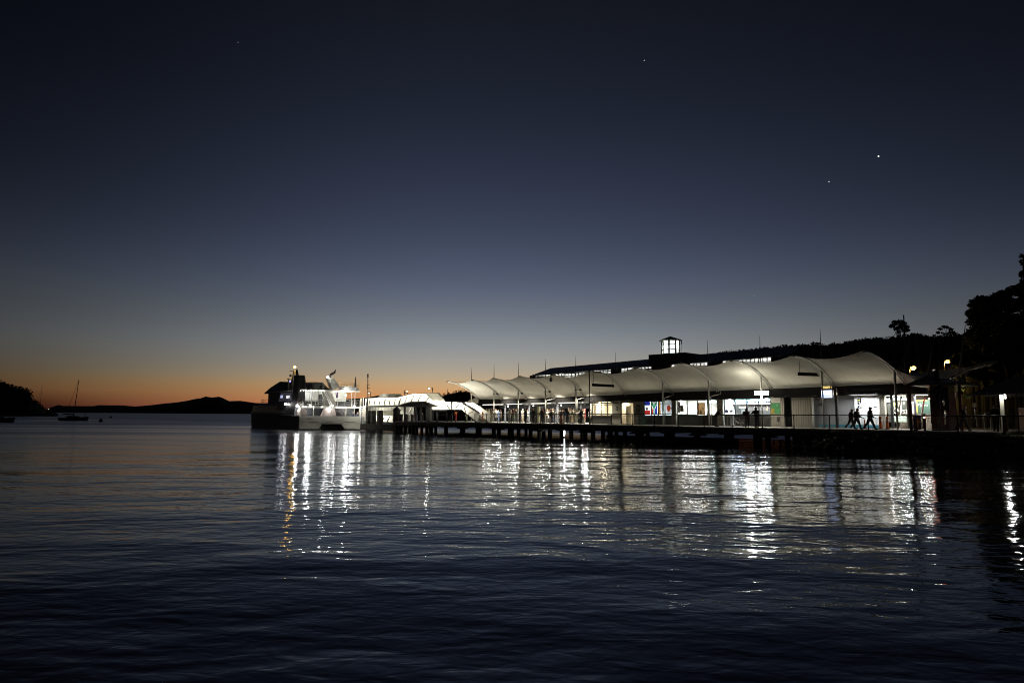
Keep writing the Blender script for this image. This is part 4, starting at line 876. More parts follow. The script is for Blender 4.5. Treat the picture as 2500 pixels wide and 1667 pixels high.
# small illegible name block on the transom
mb = fmb()
for row, (x0, n) in enumerate(((1.15, 5), (.95, 8))):
    for k in range(n): mb.box(x0 + k * .14, x0 + k * .14 + .09, -.03, -.024, 1.86 - row * .2, 1.95 - row * .2)
mb.build('name_lettering', FDARK, ferry)
# main deck aft: floor, bulkhead, deckhead = upper deck
mb = fmb(); mb.box(.1, B - .1, .2, 3.2, 1.2, 1.3); mb.build('aft_deck', FGREY, ferry)
mb = fmb(); mb.box(.1, B - .1, 3.2, 3.3, 1.3, 3.5); mb.build('aft_bulkhead', HULLW, ferry)
mb = fmb(); mb.box(.02, B - .02, .12, 3.3, 3.42, 3.62); mb.box(.0, B, .05, .12, 3.36, 3.66); mb.build('upper_deck', HULLW, ferry)
for x in (.2, 2.2, 5.0, 7.3, 9.5):
    mb = fmb(); mb.box(x - .05, x + .05, .2, .3, 2.15, 3.42); mb.build('stanchion', HULLW, ferry)
for x0, x1, z0, z1, m_ in ((1.9, 2.25, 2.3, 3.2, FDARK), (4.3, 4.8, 2.2, 2.6, FDARK), (4.9, 5.3, 2.1, 2.8, FDARK), (1.5, 1.85, 1.35, 3.25, FGREY), (7.2, 7.7, 1.4, 3.2, FDARK)):
    mb = fmb(); mb.box(x0, x1, 3.12, 3.197, z0, z1); mb.build('bulkhead_door' if z1 - z0 > 1.5 else 'equipment_locker', m_, ferry)
# rounded stair housings and gear on the aft deck
mb = fmb(); mb.prism([(.15, 2.16), (1.2, 2.16), (1.2, 3.0), (.95, 3.3), (.4, 3.3), (.15, 2.9)], .4, 1.6, lambda a, b, d: (a, d, b)); mb.build('stair_housing', mat('ferry_pinkish_grey', (.40, .34, .33), .5), ferry)
mb = fmb(); mb.prism([(3.9, 2.16), (6.2, 2.16), (5.9, 3.4), (4.4, 3.4)], 1.4, 2.2, lambda a, b, d: (a, d, b)); mb.build('engine_casing', MATS['ferry_pinkish_grey'], ferry)
# ---- upper deck superstructure (dark seen from the side, pale at the back)
mb = fmb(); mb.box(.6, B - .6, 5.0, 19, 3.62, 6.0); mb.build('upper_cabin', HULLD, ferry)
mb = fmb(); mb.box(.62, B - .62, 4.9, 4.995, 3.62, 6.0); mb.build('upper_bulkhead', HULLW, ferry)
for x0, x1, z0, z1, m_ in ((1.4, 3.0, 4.75, 5.85, WHITEW), (3.05, 3.6, 4.75, 5.85, WHITEW), (4.5, 5.1, 3.7, 5.6, FDARK), (1.0, 4.4, 3.7, 4.5, FDARK), (5.15, 5.5, 4.2, 5.5, FGREY)):
    mb = fmb(); mb.box(x0, x1, 4.8, 4.897, z0, z1); mb.build('bulkhead_panel', m_, ferry)
mb = fmb(); mb.box(.35, B - .1, .6, 19, 6.0, 6.12); mb.box(.3, B - .05, .5, .6, 5.95, 6.16); mb.build('sun_deck', HULLW, ferry)
# wide central stair with treads
xs0, xs1 = fz_(791, 988, 1.0)[0], fz_(822, 988, 1.0)[0]
for k in range(12):
    z = 3.62 + k * .2; y = .9 + k * .2; mb = fmb(); mb.box(xs0 + .04 * k, xs1 - .01 * k, y, y + .28, z, z + .18); mb.build('stair_tread', mat('tread_grey', (.30, .28, .25), .7), ferry)
for x in (xs0 - .06, xs1 + .06):
    mb = fmb(); mb.tube([(x, .8, 3.65), (x, .8, 4.5), (x, 3.3, 6.9), (x, 3.3, 6.1)], .04, 6); mb.build('stair_rail', WHITEW, ferry)
mb = fmb(); mb.tube([(3.9, 1.0, 6.0), (5.0, .6, 3.65)], .07, 6); mb.tube([(4.15, 1.0, 6.0), (5.25, .6, 3.65)], .07, 6); mb.build('ladder', WHITEW, ferry)
# rails, upper deck and sun deck
def frail(name, pts, z0, h, n=3, posts=12, r=.022, m_=None):
    mb = fmb(); m_ = m_ or STEEL
    for k in range(1, n + 1): mb.tube([(p[0], p[1], z0 + h * k / n) for p in pts], r, 5)
    for a, b in zip(pts[:-1], pts[1:]):
        d = math.hypot(b[0] - a[0], b[1] - a[1]); q = max(1, int(d / 1.1))
        for i in range(q + 1): u = i / q; x = a[0] + (b[0] - a[0]) * u; y = a[1] + (b[1] - a[1]) * u; mb.tube([(x, y, z0), (x, y, z0 + h)], r, 5)
    mb.build(name, m_, ferry)
frail('upper_rail', [(.2, 4.6), (.2, .3), (3.6, .3)], 3.62, 1.0); frail('upper_rail', [(5.9, .3), (B - .2, .3), (B - .2, 4.6)], 3.62, 1.0)
frail('sun_deck_rail', [(.9, 9), (.5, 3.2)], 6.12, 1.15); frail('sun_deck_rail', [(1.2, .7), (B - .2, .7), (B - .2, 16)], 6.12, 1.15)
frail('bow_rail', [(1.6, 25.2), (2.0, 28.5), (4.8, 31.0), (7.6, 28.5)], 4.2, .8, 2)
for x in (1.9, 2.9, 8.2):
    mb = fmb(); mb.box(x - .04, x + .04, .3, .38, 3.62, 6.0); mb.build('deck_post', STEEL, ferry)
# side screen panels on the port quarter, sun deck boxes
mb = fmb(); x0 = fz_(768, 950, 1.2)[0]; mb.box(x0, x0 + 1.25, 1.2, 2.2, 6.12, 7.3); mb.build('deck_locker', mat('locker_green_grey', (.16, .17, .155), .6), ferry)
mb = fmb(); x0 = fz_(780, 950, 1.2)[0]; mb.lathe((x0 + .35, 1.7, 6.12), [(.5, 0), (.62, .4), (.6, .9), (.3, 1.15)], 12); mb.build('fender_bag', FDARK, ferry)
mb = fmb(); mb.lathe((1.6, 2.4, 6.12), [(.6, 0), (.7, .3), (.5, .7), (.2, .85)], 12); mb.build('covered_tender', FDARK, ferry)
mb = fmb(); mb.box(6.9, 8.9, .9, 2.4, 6.12, 6.75); mb.build('life_raft_cradle', FGREY, ferry)
mb = fmb(); mb.prism([(8.9, 6.12), (9.7, 6.12), (9.7, 6.2), (9.4, 6.6), (8.9, 6.75)], .9, 2.4, lambda a, b, d: (a, d, b)); mb.build('cradle_end', FGREY, ferry)
# port funnel, tall and dark, with the raked mast in front of it
mb = fmb(); mb.hexa([(.05, .9, 3.5), (1.15, .9, 3.5), (1.1, 4.2, 3.5), (.05, 4.2, 3.5), (.10, 1.4, 8.3), (1.0, 1.4, 8.3), (1.0, 3.6, 8.3), (.10, 3.6, 8.3)]); mb.build('port_funnel', FDARK, ferry)
mb = fmb(); mb.hexa([(1.15, 1.2, 6.1), (1.35, 1.2, 6.1), (1.3, 3.4, 6.1), (1.15, 3.4, 6.1), (1.01, 1.5, 8.2), (1.12, 1.5, 8.2), (1.1, 3.3, 8.2), (1.01, 3.3, 8.2)]); mb.build('funnel_fairing', FGREY, ferry)
pm = [FF.P(728, 918, 2.5), FF.P(724, 902, 2.5)]
mb = fmb(); mb.tube([(pm[0][0], 2.5, pm[0][1] - .5), (pm[1][0], 2.5, pm[1][1])], [.26, .16], 8); mb.build('exhaust_pipe', FDARK, ferry)
m0 = FF.P(716, 935, 6.5); m1 = FF.P(719, 899, 6.5); mb = fmb()
mb.hexa([(m0[0] - .3, 6.1, 6.1), (m0[0] + .35, 6.1, 6.1), (m0[0] + .35, 7.1, 6.1), (m0[0] - .3, 7.1, 6.1), (m1[0] - .12, 6.4, m1[1] - .3), (m1[0] + .18, 6.4, m1[1] - .3), (m1[0] + .18, 6.7, m1[1] - .3), (m1[0] - .12, 6.7, m1[1] - .3)]); mb.build('mast', FGREY, ferry)
mb = fmb(); za = m1[1] - .45; mb.tube([(m1[0] - .75, 6.55, za), (m1[0] + .2, 6.55, za)], .04, 5); mb.tube([(m1[0] - .55, 6.55, za - .9), (m1[0], 6.55, za - .75)], .05, 5); mb.box(m1[0] - .7, m1[0] - .45, 6.4, 6.7, za - .9, za - .55); mb.build('radar_arm', FDARK, ferry)
bl = FF.P(719, 896, 6.55)
ORG = mat('orange_lamp_glow', (1, .7, .2), emit=(1, .48, .05), es=26); mb = fmb(); mb.ball((bl[0], 6.4, bl[1]), .19, 10); mb.build('masthead_light', ORG, ferry)
lamp('masthead_lamp', 'POINT', FF.W(bl[0], 6.0, bl[1]), 60, (1, .6, .15), .2, parent=ferry)
bl2 = FF.P(708, 931, 8); mb = fmb(); mb.ball((bl2[0], 8, bl2[1]), .12, 8); mb.build('blue_light', mat('blue_lamp_glow', (.2, .2, 1), emit=(.12, .12, 1), es=6), ferry)
mb = fmb(); mb.box(bl2[0] - .3, bl2[0] - .14, 7.9, 8.1, 6.1, bl2[1] + .35); mb.box(bl2[0] - .42, bl2[0] - .02, 7.86, 8.14, bl2[1] + .3, bl2[1] + .45); mb.build('light_post', FGREY, ferry)
# starboard raked exhaust housing (white) with a cranked black pipe
def q4(pts, t0, t1): return [(*[(lambda p: (p[0], t0, p[1]))(FF.P(x, y, t0))][0],) for x, y in pts]
po = [FF.P(x, y, 2.0) for x, y in ((812, 951), (830, 946), (815, 922), (801, 922))]
mb = fmb(); mb.prism([(a, b) for a, b in po], 2.0, 3.2, lambda a, b, d: (a, d, b)); mb.build('starboard_exhaust_housing', mat('ferry_pale_grey', (.42, .42, .38), .5), ferry)
pp = [FF.P(x, y, 2.5) for x, y in ((807, 926), (804.5, 918), (808, 914), (817, 909), (819.2, 902))]
mb = fmb(); mb.tube([(a, 2.5, b) for a, b in pp], [.24, .22, .20, .17, .05], 8); mb.build('starboard_exhaust_pipe', FDARK, ferry)
# wheelhouse: dark brow roof, raked screens
r = []
wh = [(7.2, 3.62, 6.0)]
mb = fmb(); mb.hexa([(1.4, 19, 3.6), (B - 1.4, 19, 3.6), (B - 2.6, 23.0, 4.3), (2.6, 23.0, 4.3), (1.5, 19, 6.15), (B - 1.5, 19, 6.15), (B - 2.4, 21.6, 6.0), (2.4, 21.6, 6.0)]); mb.build('wheelhouse', HULLD, ferry)
bx = lambda x, y, t: FF.P(x, y, t)
mb = fmb(); zr0 = 6.15
mb.loft([[(1.0, 23.0, 5.95), (B - 1.0, 23.0, 5.95), (B - 1.0, 23.0, 6.1), (1.0, 23.0, 6.1)], [(.8, 20, 6.35), (B - .8, 20, 6.35), (B - 1.2, 20, 7.0), (1.2, 20, 7.0)], [(.8, 15.5, 6.13), (B - .8, 15.5, 6.13), (B - 1.6, 16, 7.9), (1.6, 16, 7.9)], [(.9, 12.5, 6.13), (B - .9, 12.5, 6.13), (B - 1.8, 13, 7.75), (1.8, 13, 7.75)], [(1.2, 9.0, 6.13), (B - 1.2, 9.0, 6.13), (B - 1.4, 9.1, 6.2), (1.4, 9.1, 6.2)]]); mb.build('wheelhouse_roof', HULLD, ferry)
WWIN = mat('wheelhouse_glass', (.10, .10, .14), .25, emit=(.30, .30, .45), es=.06)
mb = fmb(); mb.hexa([(.54, 5.6, 4.2), (.59, 5.6, 4.2), (.59, 13.0, 4.2), (.54, 13.0, 4.2), (.54, 5.6, 5.85), (.59, 5.6, 5.85), (.59, 11.6, 5.85), (.54, 11.6, 5.85)]); mb.build('side_window', WWIN, ferry)
for t0, t1, z0, z1, e in ((10.4, 11.6, 5.0, 5.45, (.55, .6, 1)), (7.5, 8.0, 4.9, 5.35, (.95, .97, 1)), (8.1, 8.5, 4.9, 5.35, (.95, .97, 1)), (6.9, 7.3, 4.95, 5.35, (.95, .97, 1))):
    mb = fmb(); mb.box(.50, .535, t0, t1, z0, z1); mb.build('lit_pane', mat('pane_glow_%d' % int(e[0] * 100), (1, 1, 1), emit=e, es=.75), ferry)
mb = fmb(); mb.tube([(.52, 5.4, 4.3), (.52, 6.2, 5.9)], .05, 5); mb.build('window_pillar', FGREY, ferry)
# life ring, flag, lit lamps
lr = FF.P(730.5, 977, .25); mb = fmb(); mb.ring((lr[0], .22, lr[1]), .36, .09, (0, 1, 0)); mb.build('life_ring', mat('life_ring_dark_red', (.10, .06, .05), .6), ferry)
mb = fmb(); mb.prism([(lr[0] + .15, lr[1] - .75), (lr[0] + .75, lr[1] - .75), (lr[0] + .62, lr[1] - .2)], .2, .3, lambda a, b, d: (a, d, b)); mb.build('bracket', WHITEW, ferry)
fl = FF.P(823, 968, .5); mb = fmb(); mb.tube([(fl[0] + .05, .5, 3.62), (fl[0] + .05, .5, 6.0)], .025, 5); mb.build('ensign_staff', STEEL, ferry)
mb = fmb(); mb.loft([[(fl[0] - .2, .52, fl[1] - .1), (fl[0] + .02, .46, fl[1] - .25), (fl[0] + .2, .55, fl[1])], [(fl[0] - .08, .5, fl[1] + .5), (fl[0] + .04, .45, fl[1] + .4), (fl[0] + .14, .52, fl[1] + .5)], [(fl[0] + .02, .5, fl[1] + .95), (fl[0] + .05, .49, fl[1] + .95), (fl[0] + .08, .5, fl[1] + .95)]], cap=False, close=False); mb.build('ensign', mat('ensign_cloth', (.18, .05, .10), .8, col2=(.05, .05, .2), vscale=4), ferry)
LG = mat('deck_lamp_glow', (1, 1, 1), emit=(1, .98, .92), es=26)
LGB = mat('flood_lamp_glow', (1, 1, 1), emit=(1, .97, .90), es=34)
sm = [(734 + i * 6.3, 953.6 + (i % 2) * .8, .45) for i in range(10)] + [(815, 955.5, .45), (822, 955.2, .45), (829, 954.8, .45), (834, 954, .45)] + [(739, 992.5, .05), (746, 992.6, .05), (765, 992.8, .05), (786, 993, .05), (805, 993.6, .05), (822, 993.6, .05), (829, 994, .05), (836, 994, .05), (844, 994.4, .05)]
for x, y, t in sm:
    p = FF.P(x, y, t); mb = fmb(); mb.ball((p[0], t - .04, p[1]), .045, 6); mb.build('deck_light', LG, ferry)
def flood(x, y, t, r, power, col=(1, .96, .88), lampoff=(0, -.5, 0), bright=LGB, aim=None):
    p = FF.P(x, y, t); mb = fmb(); mb.ball((p[0], t, p[1]), r, 10); mb.build('flood_light', bright, ferry)
    if power: lamp('flood_lamp', 'POINT', FF.W(p[0] + lampoff[0], t + lampoff[1], p[1] + lampoff[2]), power, col, .15, parent=ferry)
flood(726, 990.5, .2, .20, 160, lampoff=(.3, .8, -.3)); flood(757, 991, .1, .14, 160, lampoff=(0, 1.0, -.35)); flood(812, 990.5, .1, .11, 90, lampoff=(0, 1.0, -.35)); flood(865, 993, .1, .17, 160, lampoff=(0, .9, -.3))
flood(845, 952.5, .2, .22, 150, lampoff=(.2, -.6, -.2)); flood(800, 920.5, 1.8, .16, 40, lampoff=(-.2, -.3, .2))
flood(844.5, 964.5, .4, .09, 0)
p = FF.Q(698, 986, -.05); mb = fmb(); mb.ball((-.1, p[0], p[1]), .17, 10); mb.build('flood_light', LGB, ferry); lamp('flood_lamp', 'POINT', FF.W(-.7, p[0], p[1]), 14, (1, 1, 1), .1, parent=ferry)
for x in (1.5, 4.0, 6.2, 8.4): lamp('stern_extra_lamp', 'POINT', FF.W(x, -.75, 3.3), 22, (1, .95, .84), .45, parent=ferry)
for x, z, pw in ((2.5, 5.7, 130), (6.5, 5.7, 110), (8.5, 5.6, 70)): lamp('deckhead_lamp', 'POINT', FF.W(x, 2.8, z), pw, (1, .97, .9), .15, parent=ferry)
# the stern lamps above are extras, added outside to light the transom
# bow hand rail and small antenna details
mb = fmb(); mb.tube([(4.85, 18, 7.9), (4.85, 18, 9.1)], .03, 5); mb.tube([(3.2, 15, 7.8), (3.2, 15, 8.4)], .05, 5); mb.box(4.2, 5.5, 17.2, 17.4, 8.35, 8.5); mb.build('antenna', FDARK, ferry)
# furled dark banner on a pole and a small signal lamp, starboard side
fb = FF.P(866, 946, -1.2)
o = thing('furled_banner', 'long black furled banner on a pale pole against the orange sky by the ferry stern', 'banner', FF.W(fb[0], .4, 2.2)); 
fp = FF.P(866, 990, .4)[0]; mb = fmb(); z0 = 2.2; zt = FF.P(865.6, 919, .4)[1]; zm = FF.P(865.6, 947, .4)[1]
mb.tube([(fp, .4, z0), (fp, .4, zt - .1)], .045, 6); mb.build('pole', WHITEW, o)
mb = fmb(); mb.lathe((fp, .4, zm), [(.06, 0), (.16, .06), (.17, .5), (.12, 1.0), (.05, zt - zm - .1), (.01, zt - zm)], 8); mb.build('banner', mat('banner_black', (.02, .02, .02), .9), o)

# ================================================================ gangways (wharf frame)
CLAD = mat('gangway_cladding', (.80, .78, .70), .6, trans=.45); GFR = mat('gangway_frame', (.04, .04, .036), .6, .1); GFW = mat('gangway_frame_pale', (.55, .53, .47), .5, .2)
def sp(x, y, t): a = WF.P(x, y, t); return Vector((a[0], t, a[1]))
def covered(name, label, top, bot, t0, t1, braces, fl=GFR, roof=True, bpat='v', far=True):
    """a covered bridge: side polygon between matching top and bottom lists of photo points, from t0 back to t1"""
    c = sp(*bot[0], t0); o = thing(name, label, 'gangway', WF.W(c.x, (t0 + t1) / 2, c.z))
    T = [sp(x, y, t0) for x, y in top]; Bt = [sp(x, y, t0) for x, y in bot]; dt = Vector((0, t1 - t0, 0))
    for i in range(len(T) - 1):
        mb = MB(WF.M); e = Vector((0, .02, 0)); mb.quad(Bt[i], Bt[i + 1], T[i + 1], T[i]); mb.build('side_panel', CLAD, o)
        if far: mb = MB(WF.M); mb.hexa([Bt[i] + dt, Bt[i + 1] + dt, Bt[i + 1] + dt + e, Bt[i] + dt + e, T[i] + dt, T[i + 1] + dt, T[i + 1] + dt + e, T[i] + dt + e]); mb.build('side_panel', CLAD, o)
    u = Vector((0, 0, .05)); mb = MB(WF.M)
    mb.loft([[p - Vector((0, .04, 0)), p + dt + Vector((0, .06, 0)), p + dt + Vector((0, .06, 0)) - u * 4, p - u * 4 - Vector((0, .04, 0))] for p in Bt]); mb.build('floor', fl, o)
    if roof: mb = MB(WF.M); mb.loft([[p - Vector((0, .06, 0)), p + dt + Vector((0, .08, 0)), p + dt + u + Vector((0, .08, 0)), p + u - Vector((0, .06, 0))] for p in T]); mb.build('roof', CLAD, o)
    mb = MB(WF.M)
    for pl in (T, Bt): mb.tube([p - Vector((0, .05, 0)) for p in pl], .045, 4)
    mb.build('chord', GFW, o)
    for (xa, ya, xb, yb, dk) in braces:
        mb = MB(WF.M); f = Vector((0, -.09, 0)); mb.tube([sp(xa, ya, t0) + f, sp(xb, yb, t0) + f], .06 if dk else .04, 4); mb.build('brace', GFR if dk else GFW, o)
    return o
def glamps(o, pts, t, power, col=(1, .95, .82)):
    for x, y in pts:
        p = sp(x, y, t); lamp('gangway_lamp', 'POINT', WF.W(p.x, t, p.z), power, col, .12, parent=o)
br = [(905 + 12.3 * i, 974.5, 902 + 12.3 * i, 988, 1) for i in range(7)] + [(899 + 12.3 * i, 976, 905 + 12.3 * i, 989, 0) for i in range(7)] + [(979, 973, 974, 987, 1), (995, 968, 989, 984, 1), (1012, 965, 1005, 981, 1), (1029, 964, 1022, 979.5, 1), (1002, 968, 1008, 980, 0), (1018, 966, 1023, 980, 0), (1035, 966, 1040, 979, 0), (1048, 971, 1041, 980, 1)]
g1 = covered('upper_gangway', 'upper white covered gangway, brightly lit, running level from the ferry and then sloping up', [(897, 972.5), (935, 970), (972, 970), (1004, 961.5), (1041, 960.3), (1057, 978)], [(897, 990.5), (935, 989.5), (972, 989), (1003, 980.5), (1040, 979.5), (1057, 999)], 2.2, 4.2, br)
glamps(g1, [(905, 976), (925, 975), (945, 975), (965, 975), (985, 972), (1005, 967), (1025, 965), (1045, 972)], 3.2, PWR_G)
mb = MB(WF.M); a0, a1 = sp(924, 969.5, 2.8), sp(966, 969.5, 2.8); b0, b1 = sp(929, 961.5, 2.8), sp(963, 961, 2.8); d_ = Vector((0, 1.2, 0)); mb.hexa([a0, a1, a1 + d_, a0 + d_, b0, b1, b1 + d_, b0 + d_]); mb.build('roof_lantern', mat('lantern_translucent', (.75, .75, .66), .5, trans=.5), g1)
mb = MB(WF.M)
for k in (0, .35, .65, 1): p = a0.lerp(a1, k); q = b0.lerp(b1, k); mb.tube([p - Vector((0, .03, 0)), q - Vector((0, .03, 0))], .03, 4)
mb.build('lantern_frame', GFW, g1); glamps(g1, [(945, 966)], 3.4, 25)
# bright sloping awning, right of it
o = thing('sloping_awning', 'bright white sloping awning panel at the head of the gangway', 'awning', WF.W(sp(1060, 979, 4.5).x, 4.5, DK + 3.0))
p0, p1, p2, p3 = sp(1056, 978.5, 4.4), sp(1087, 978.5, 4.4), sp(1073, 960, 5.6), sp(1043, 960, 5.6); e = Vector((0, 0, .06)); mb = MB(WF.M); mb.hexa([p0, p1, p2, p3, p0 + e, p1 + e, p2 + e, p3 + e]); mb.build('panel', WHITEW, o)
mb = MB(WF.M); mb.tube([p0, p1], .05, 5); mb.tube([p0, p3], .04, 5); mb.tube([sp(1068, 979, 4.4), Vector((sp(1068, 979, 4.4).x, 4.4, DK))], .11, 8); mb.tube([sp(1058, 979, 4.4), Vector((sp(1058, 979, 4.4).x, 4.4, DK))], .07, 8); mb.build('frame', STEELD, o)
lamp('awning_flood', 'SPOT', WF.W(sp(1065, 990, -1.0).x, -1.5, DK + 2.3), PWR_AW, (1, .97, .88), .2, target=WF.W((p0.x + p2.x) / 2, 5, (p0.z + p2.z) / 2), parent=o, spot=70)
br2 = [(1073, 999, 1085, 984, 0), (1089, 984, 1099, 999, 1), (1109, 999, 1121, 988, 1), (1134, 993, 1139, 1006, 1), (1145, 1010, 1156, 1005, 0), (1103.5, 981, 1103.5, 1000, 1)]
g2 = covered('boarding_ramp', 'white clad boarding ramp with cross bracing sloping down to the wharf deck', [(1056, 980.5), (1128, 981.5), (1170, 1009.5)], [(1056, 1000), (1128, 1000.5), (1167, 1031.5)], 2.2, 4.2, br2, roof=False)
glamps(g2, [(1066, 985), (1082, 985), (1098, 986), (1115, 986), (1130, 990), (1147, 1003)], 3.2, PWR_G)
mb = MB(WF.M); mb.hexa([sp(1131, 981, 2.0), sp(1171, 1006.5, 2.0), sp(1170, 1010, 2.0), sp(1128.5, 984.5, 2.0)] + [p + Vector((0, .06, 0)) for p in (sp(1131, 981, 2.0), sp(1171, 1006.5, 2.0), sp(1170, 1010, 2.0), sp(1128.5, 984.5, 2.0))]); mb.build('handrail_board', WHITEW, g2)
# steel trestle below
mb = MB(WF.M)
for x in (1053, 1068, 1090, 1104): p = sp(x, 1001, 2.3); mb.tube([Vector((p.x, 2.3, DK)), p], .11, 6)
p = sp(1105, 1003, 2.3); q = sp(1093, 1028, 2.3); mb.tube([p, q], .1, 6); mb.tube([sp(1053, 1004, 2.3), sp(1128, 1003, 2.3)], .13, 4); mb.tube([sp(1053, 1012, 2.3), sp(1105, 1012, 2.3)], .05, 4)
mb.build('trestle', GFR, g2)
# shelter with hipped dark roof over the landing
shl = thing('landing_shelter', 'small open shelter with a dark hipped roof on dark posts under the gangway', 'shelter', WF.W(sp(1010, 1030, 1.2).x, 1.2, DK))
e0, e1 = sp(974, 990.5, .8), sp(1050, 990.5, .8); d_ = Vector((0, 1.35, 0)); t0_, t1_ = sp(1001, 982.5, 1.3), sp(1040, 981.5, 1.3); d2 = Vector((0, .4, 0)); mb = MB(WF.M)
mb.hexa([e0, e1, e1 + d_, e0 + d_, t0_, t1_, t1_ + d2, t0_ + d2]); mb.build('roof', mat('shelter_roof_dark', (.04, .035, .032), .6), shl)
mb = MB(WF.M); mb.hexa([p - Vector((0, .03, .16)) for p in (e0, e1, e1 + d_, e0 + d_)] + [p - Vector((0, .03, .005)) for p in (e0, e1, e1 + d_, e0 + d_)]); mb.build('gutter', GFR, shl)
for x, w_ in ((986.5, .10), (1014, .12), (1026, .10), (1045, .5)):
    s = sp(x, 1000, 1.0).x; mb = MB(WF.M); mb.box(s - w_, s + w_, 1.0, 1.0 + min(.25, 2 * w_), DK - .5, e0.z - .17); mb.build('post', STEELD if w_ < .3 else mat('shelter_panel', (.10, .10, .085), .7, var=.3), shl)
# lower gangway to the ferry
g3 = covered('lower_gangway', 'lower white covered gangway behind the fender piles at main deck height', [(905, 1013.5), (966, 1013.5)], [(905, 1027), (966, 1031.5)], 3.4, 5.2, [(940, 1016, 936, 1027, 1), (952.5, 1017, 946.5, 1030, 1), (945, 1019, 950, 1031, 0), (957, 1031, 962, 1020, 0)], roof=False)
glamps(g3, [(912, 1018), (928, 1018), (945, 1018), (960, 1018)], 4.3, PWR_G * .8)
mb = MB(WF.M); a, b, c, d = sp(905, 1013, 3.5), sp(966, 1013, 3.5), sp(962, 1001.5, 3.5), sp(905, 1001.5, 3.5); e = Vector((0, 1.6, 0)); mb.hexa([a, b, b + e, a + e, d, c, c + e, d + e]); mb.build('glazed_top', MATS['lantern_translucent'], g3)
# pale glazed walkway wall behind, seen between the piles and posts
g4 = thing('glazed_walkway', 'pale glazed walkway wall seen behind the piles under the upper gangway', 'walkway', WF.W(sp(955, 1030, 6).x, 6, DK))
a, b, c, d = sp(897, 1031, 6), sp(1010, 1031, 6), sp(1010, 991.5, 6), sp(897, 991.5, 6); mb = MB(WF.M); e = Vector((0, .1, 0)); mb.hexa([a, b, b + e, a + e, d, c, c + e, d + e]); mb.build('wall', slats_mat('glazed_stripes', (.34, .34, .30), (.16, .16, .14), 1.6), g4)
mb = MB(WF.M); mb.hexa([p - Vector((0, .05, 0)) for p in (sp(972, 1010, 6), sp(1003, 1013, 6), sp(1003, 1012, 6), sp(972, 1009, 6))] + [p - Vector((0, .15, 0)) for p in (sp(972, 1007, 6), sp(1003, 1009, 6), sp(1003, 1009.2, 6), sp(972, 1007.2, 6))]); mb.tube([sp(996, 1010, 5.8), sp(1006, 992.5, 5.8)], .07, 5); mb.build('braces', WHITEW, g4)
for x in (920, 960, 995): p = sp(x, 996, 5.2); lamp('walkway_lamp', 'POINT', WF.W(p.x, 5.0, p.z), PWR_WK * .7, (1, .95, .82), .5, parent=g4)
# white landing frame right by the ferry (bright door frame at the ferry's starboard quarter)
o = thing('boarding_gate', 'bright white boarding gate frame between the ferry stern and the first black pile', 'gate', WF.W(sp(887, 1030, 1.5).x, 1.5, 1)); mb = MB(WF.M)
for x in (881, 889.5): a = sp(x, 1029, 1.8); b = sp(x, 990, 1.8); mb.tube([a, b], .07, 4)
mb.tube([sp(877, 993, 1.8), sp(891, 994.5, 1.8)], .09, 4)
mb.build('frame', WHITEW, o); mb = MB(WF.M)
for y in (999, 1004, 1009, 1014, 1019, 1024): mb.tube([sp(881, y, 1.8), sp(889.5, y, 1.8)], .025, 4)
mb.build('rungs', WHITEW, o)
mb = MB(WF.M)
for x in (880, 886, 892): mb.box(sp(x, 990, 2.6).x - .05, sp(x, 990, 2.6).x + .05, 2.6, 2.7, 1.0, sp(x, 972, 2.6).z)
mb.build('posts', GFW, o); glamps(o, [(880, 998)], 1.2, 60)
# tall instrument pole
o = thing('instrument_pole', 'tall thin dark pole with small instruments rising beside the gangway end', 'pole', WF.W(sp(898, 1000, 2).x, 2, 1)); mb = MB(WF.M)
a = sp(898, 1030, 1.9); b = sp(898, 921, 1.9); c = sp(898, 913, 1.9); mb.tube([a, b], .07, 6); mb.tube([b, c], .13, 6); mb.build('pole', STEELD, o)
mb = MB(WF.M)
for y, w_ in ((941, -.22), (947, -.15), (939, .36), (947.5, .36)): p = sp(898, y, 1.9); mb.tube([p, p + Vector((w_, 0, 0))], .02, 4); mb.ball(p + Vector((w_, 0, 0)), .08, 6)
mb.build('instruments', STEELD, o)
# lamp standards above the gangway
def lampstd(label, px, ytop, hx, hy, t, gnd, power=0, col=(1, .93, .78), glow=None, r=.14, name='lamp_post'):
    b = sp(px, gnd, t); tpt = sp(px, ytop, t); h = sp(hx, hy, t); o = thing(name, label, 'lamp post', WF.W(b.x, t, min(b.z, DK)), 'lamp posts along the wharf')
    mb = MB(WF.M); mb.tube([Vector((tpt.x, t, DK - .5)), tpt], .06, 6); mb.tube([tpt, Vector((h.x, t, tpt.z + .02))], .05, 5); mb.build('pole', STEELD, o)
    mb = MB(WF.M); mb.box(h.x - .28, h.x + .28, t - .14, t + .14, tpt.z - .02, tpt.z + .06); mb.build('head', STEELD, o)
    mb = MB(WF.M); mb.ball((h.x, t, tpt.z - .08), r, 8, .6); mb.build('lamp', glow or LGW, o)
    if power: lamp('street_lamp_light', 'POINT', WF.W(h.x, t, tpt.z - .4), power, col, .15, parent=o)
    return o
LGW = mat('lamp_glow_warm', (1, 1, 1), emit=(1, .93, .75), es=14); LGD = mat('lamp_off_lens', (.3, .3, .28), .3)
lampstd('tall lamp post with its lit head pointing left over the sloping awning', 1056, 946.5, 1047.5, 947, 8, 1031, 120, glow=LGW)
lampstd('lamp post with two small heads left of the gangway crest', 987, 953.5, 994, 954, 8, 1031, 60, glow=LGW, r=.12)
lampstd('short lamp post with an unlit head next to the two headed one', 994.5, 958.5, 989.5, 958, 9, 1031, 0, glow=LGD)
lampstd('small lamp post by the instrument pole, head turned left', 905, 957.5, 901, 958, 4, 1031, 0, glow=LGW, r=.06)
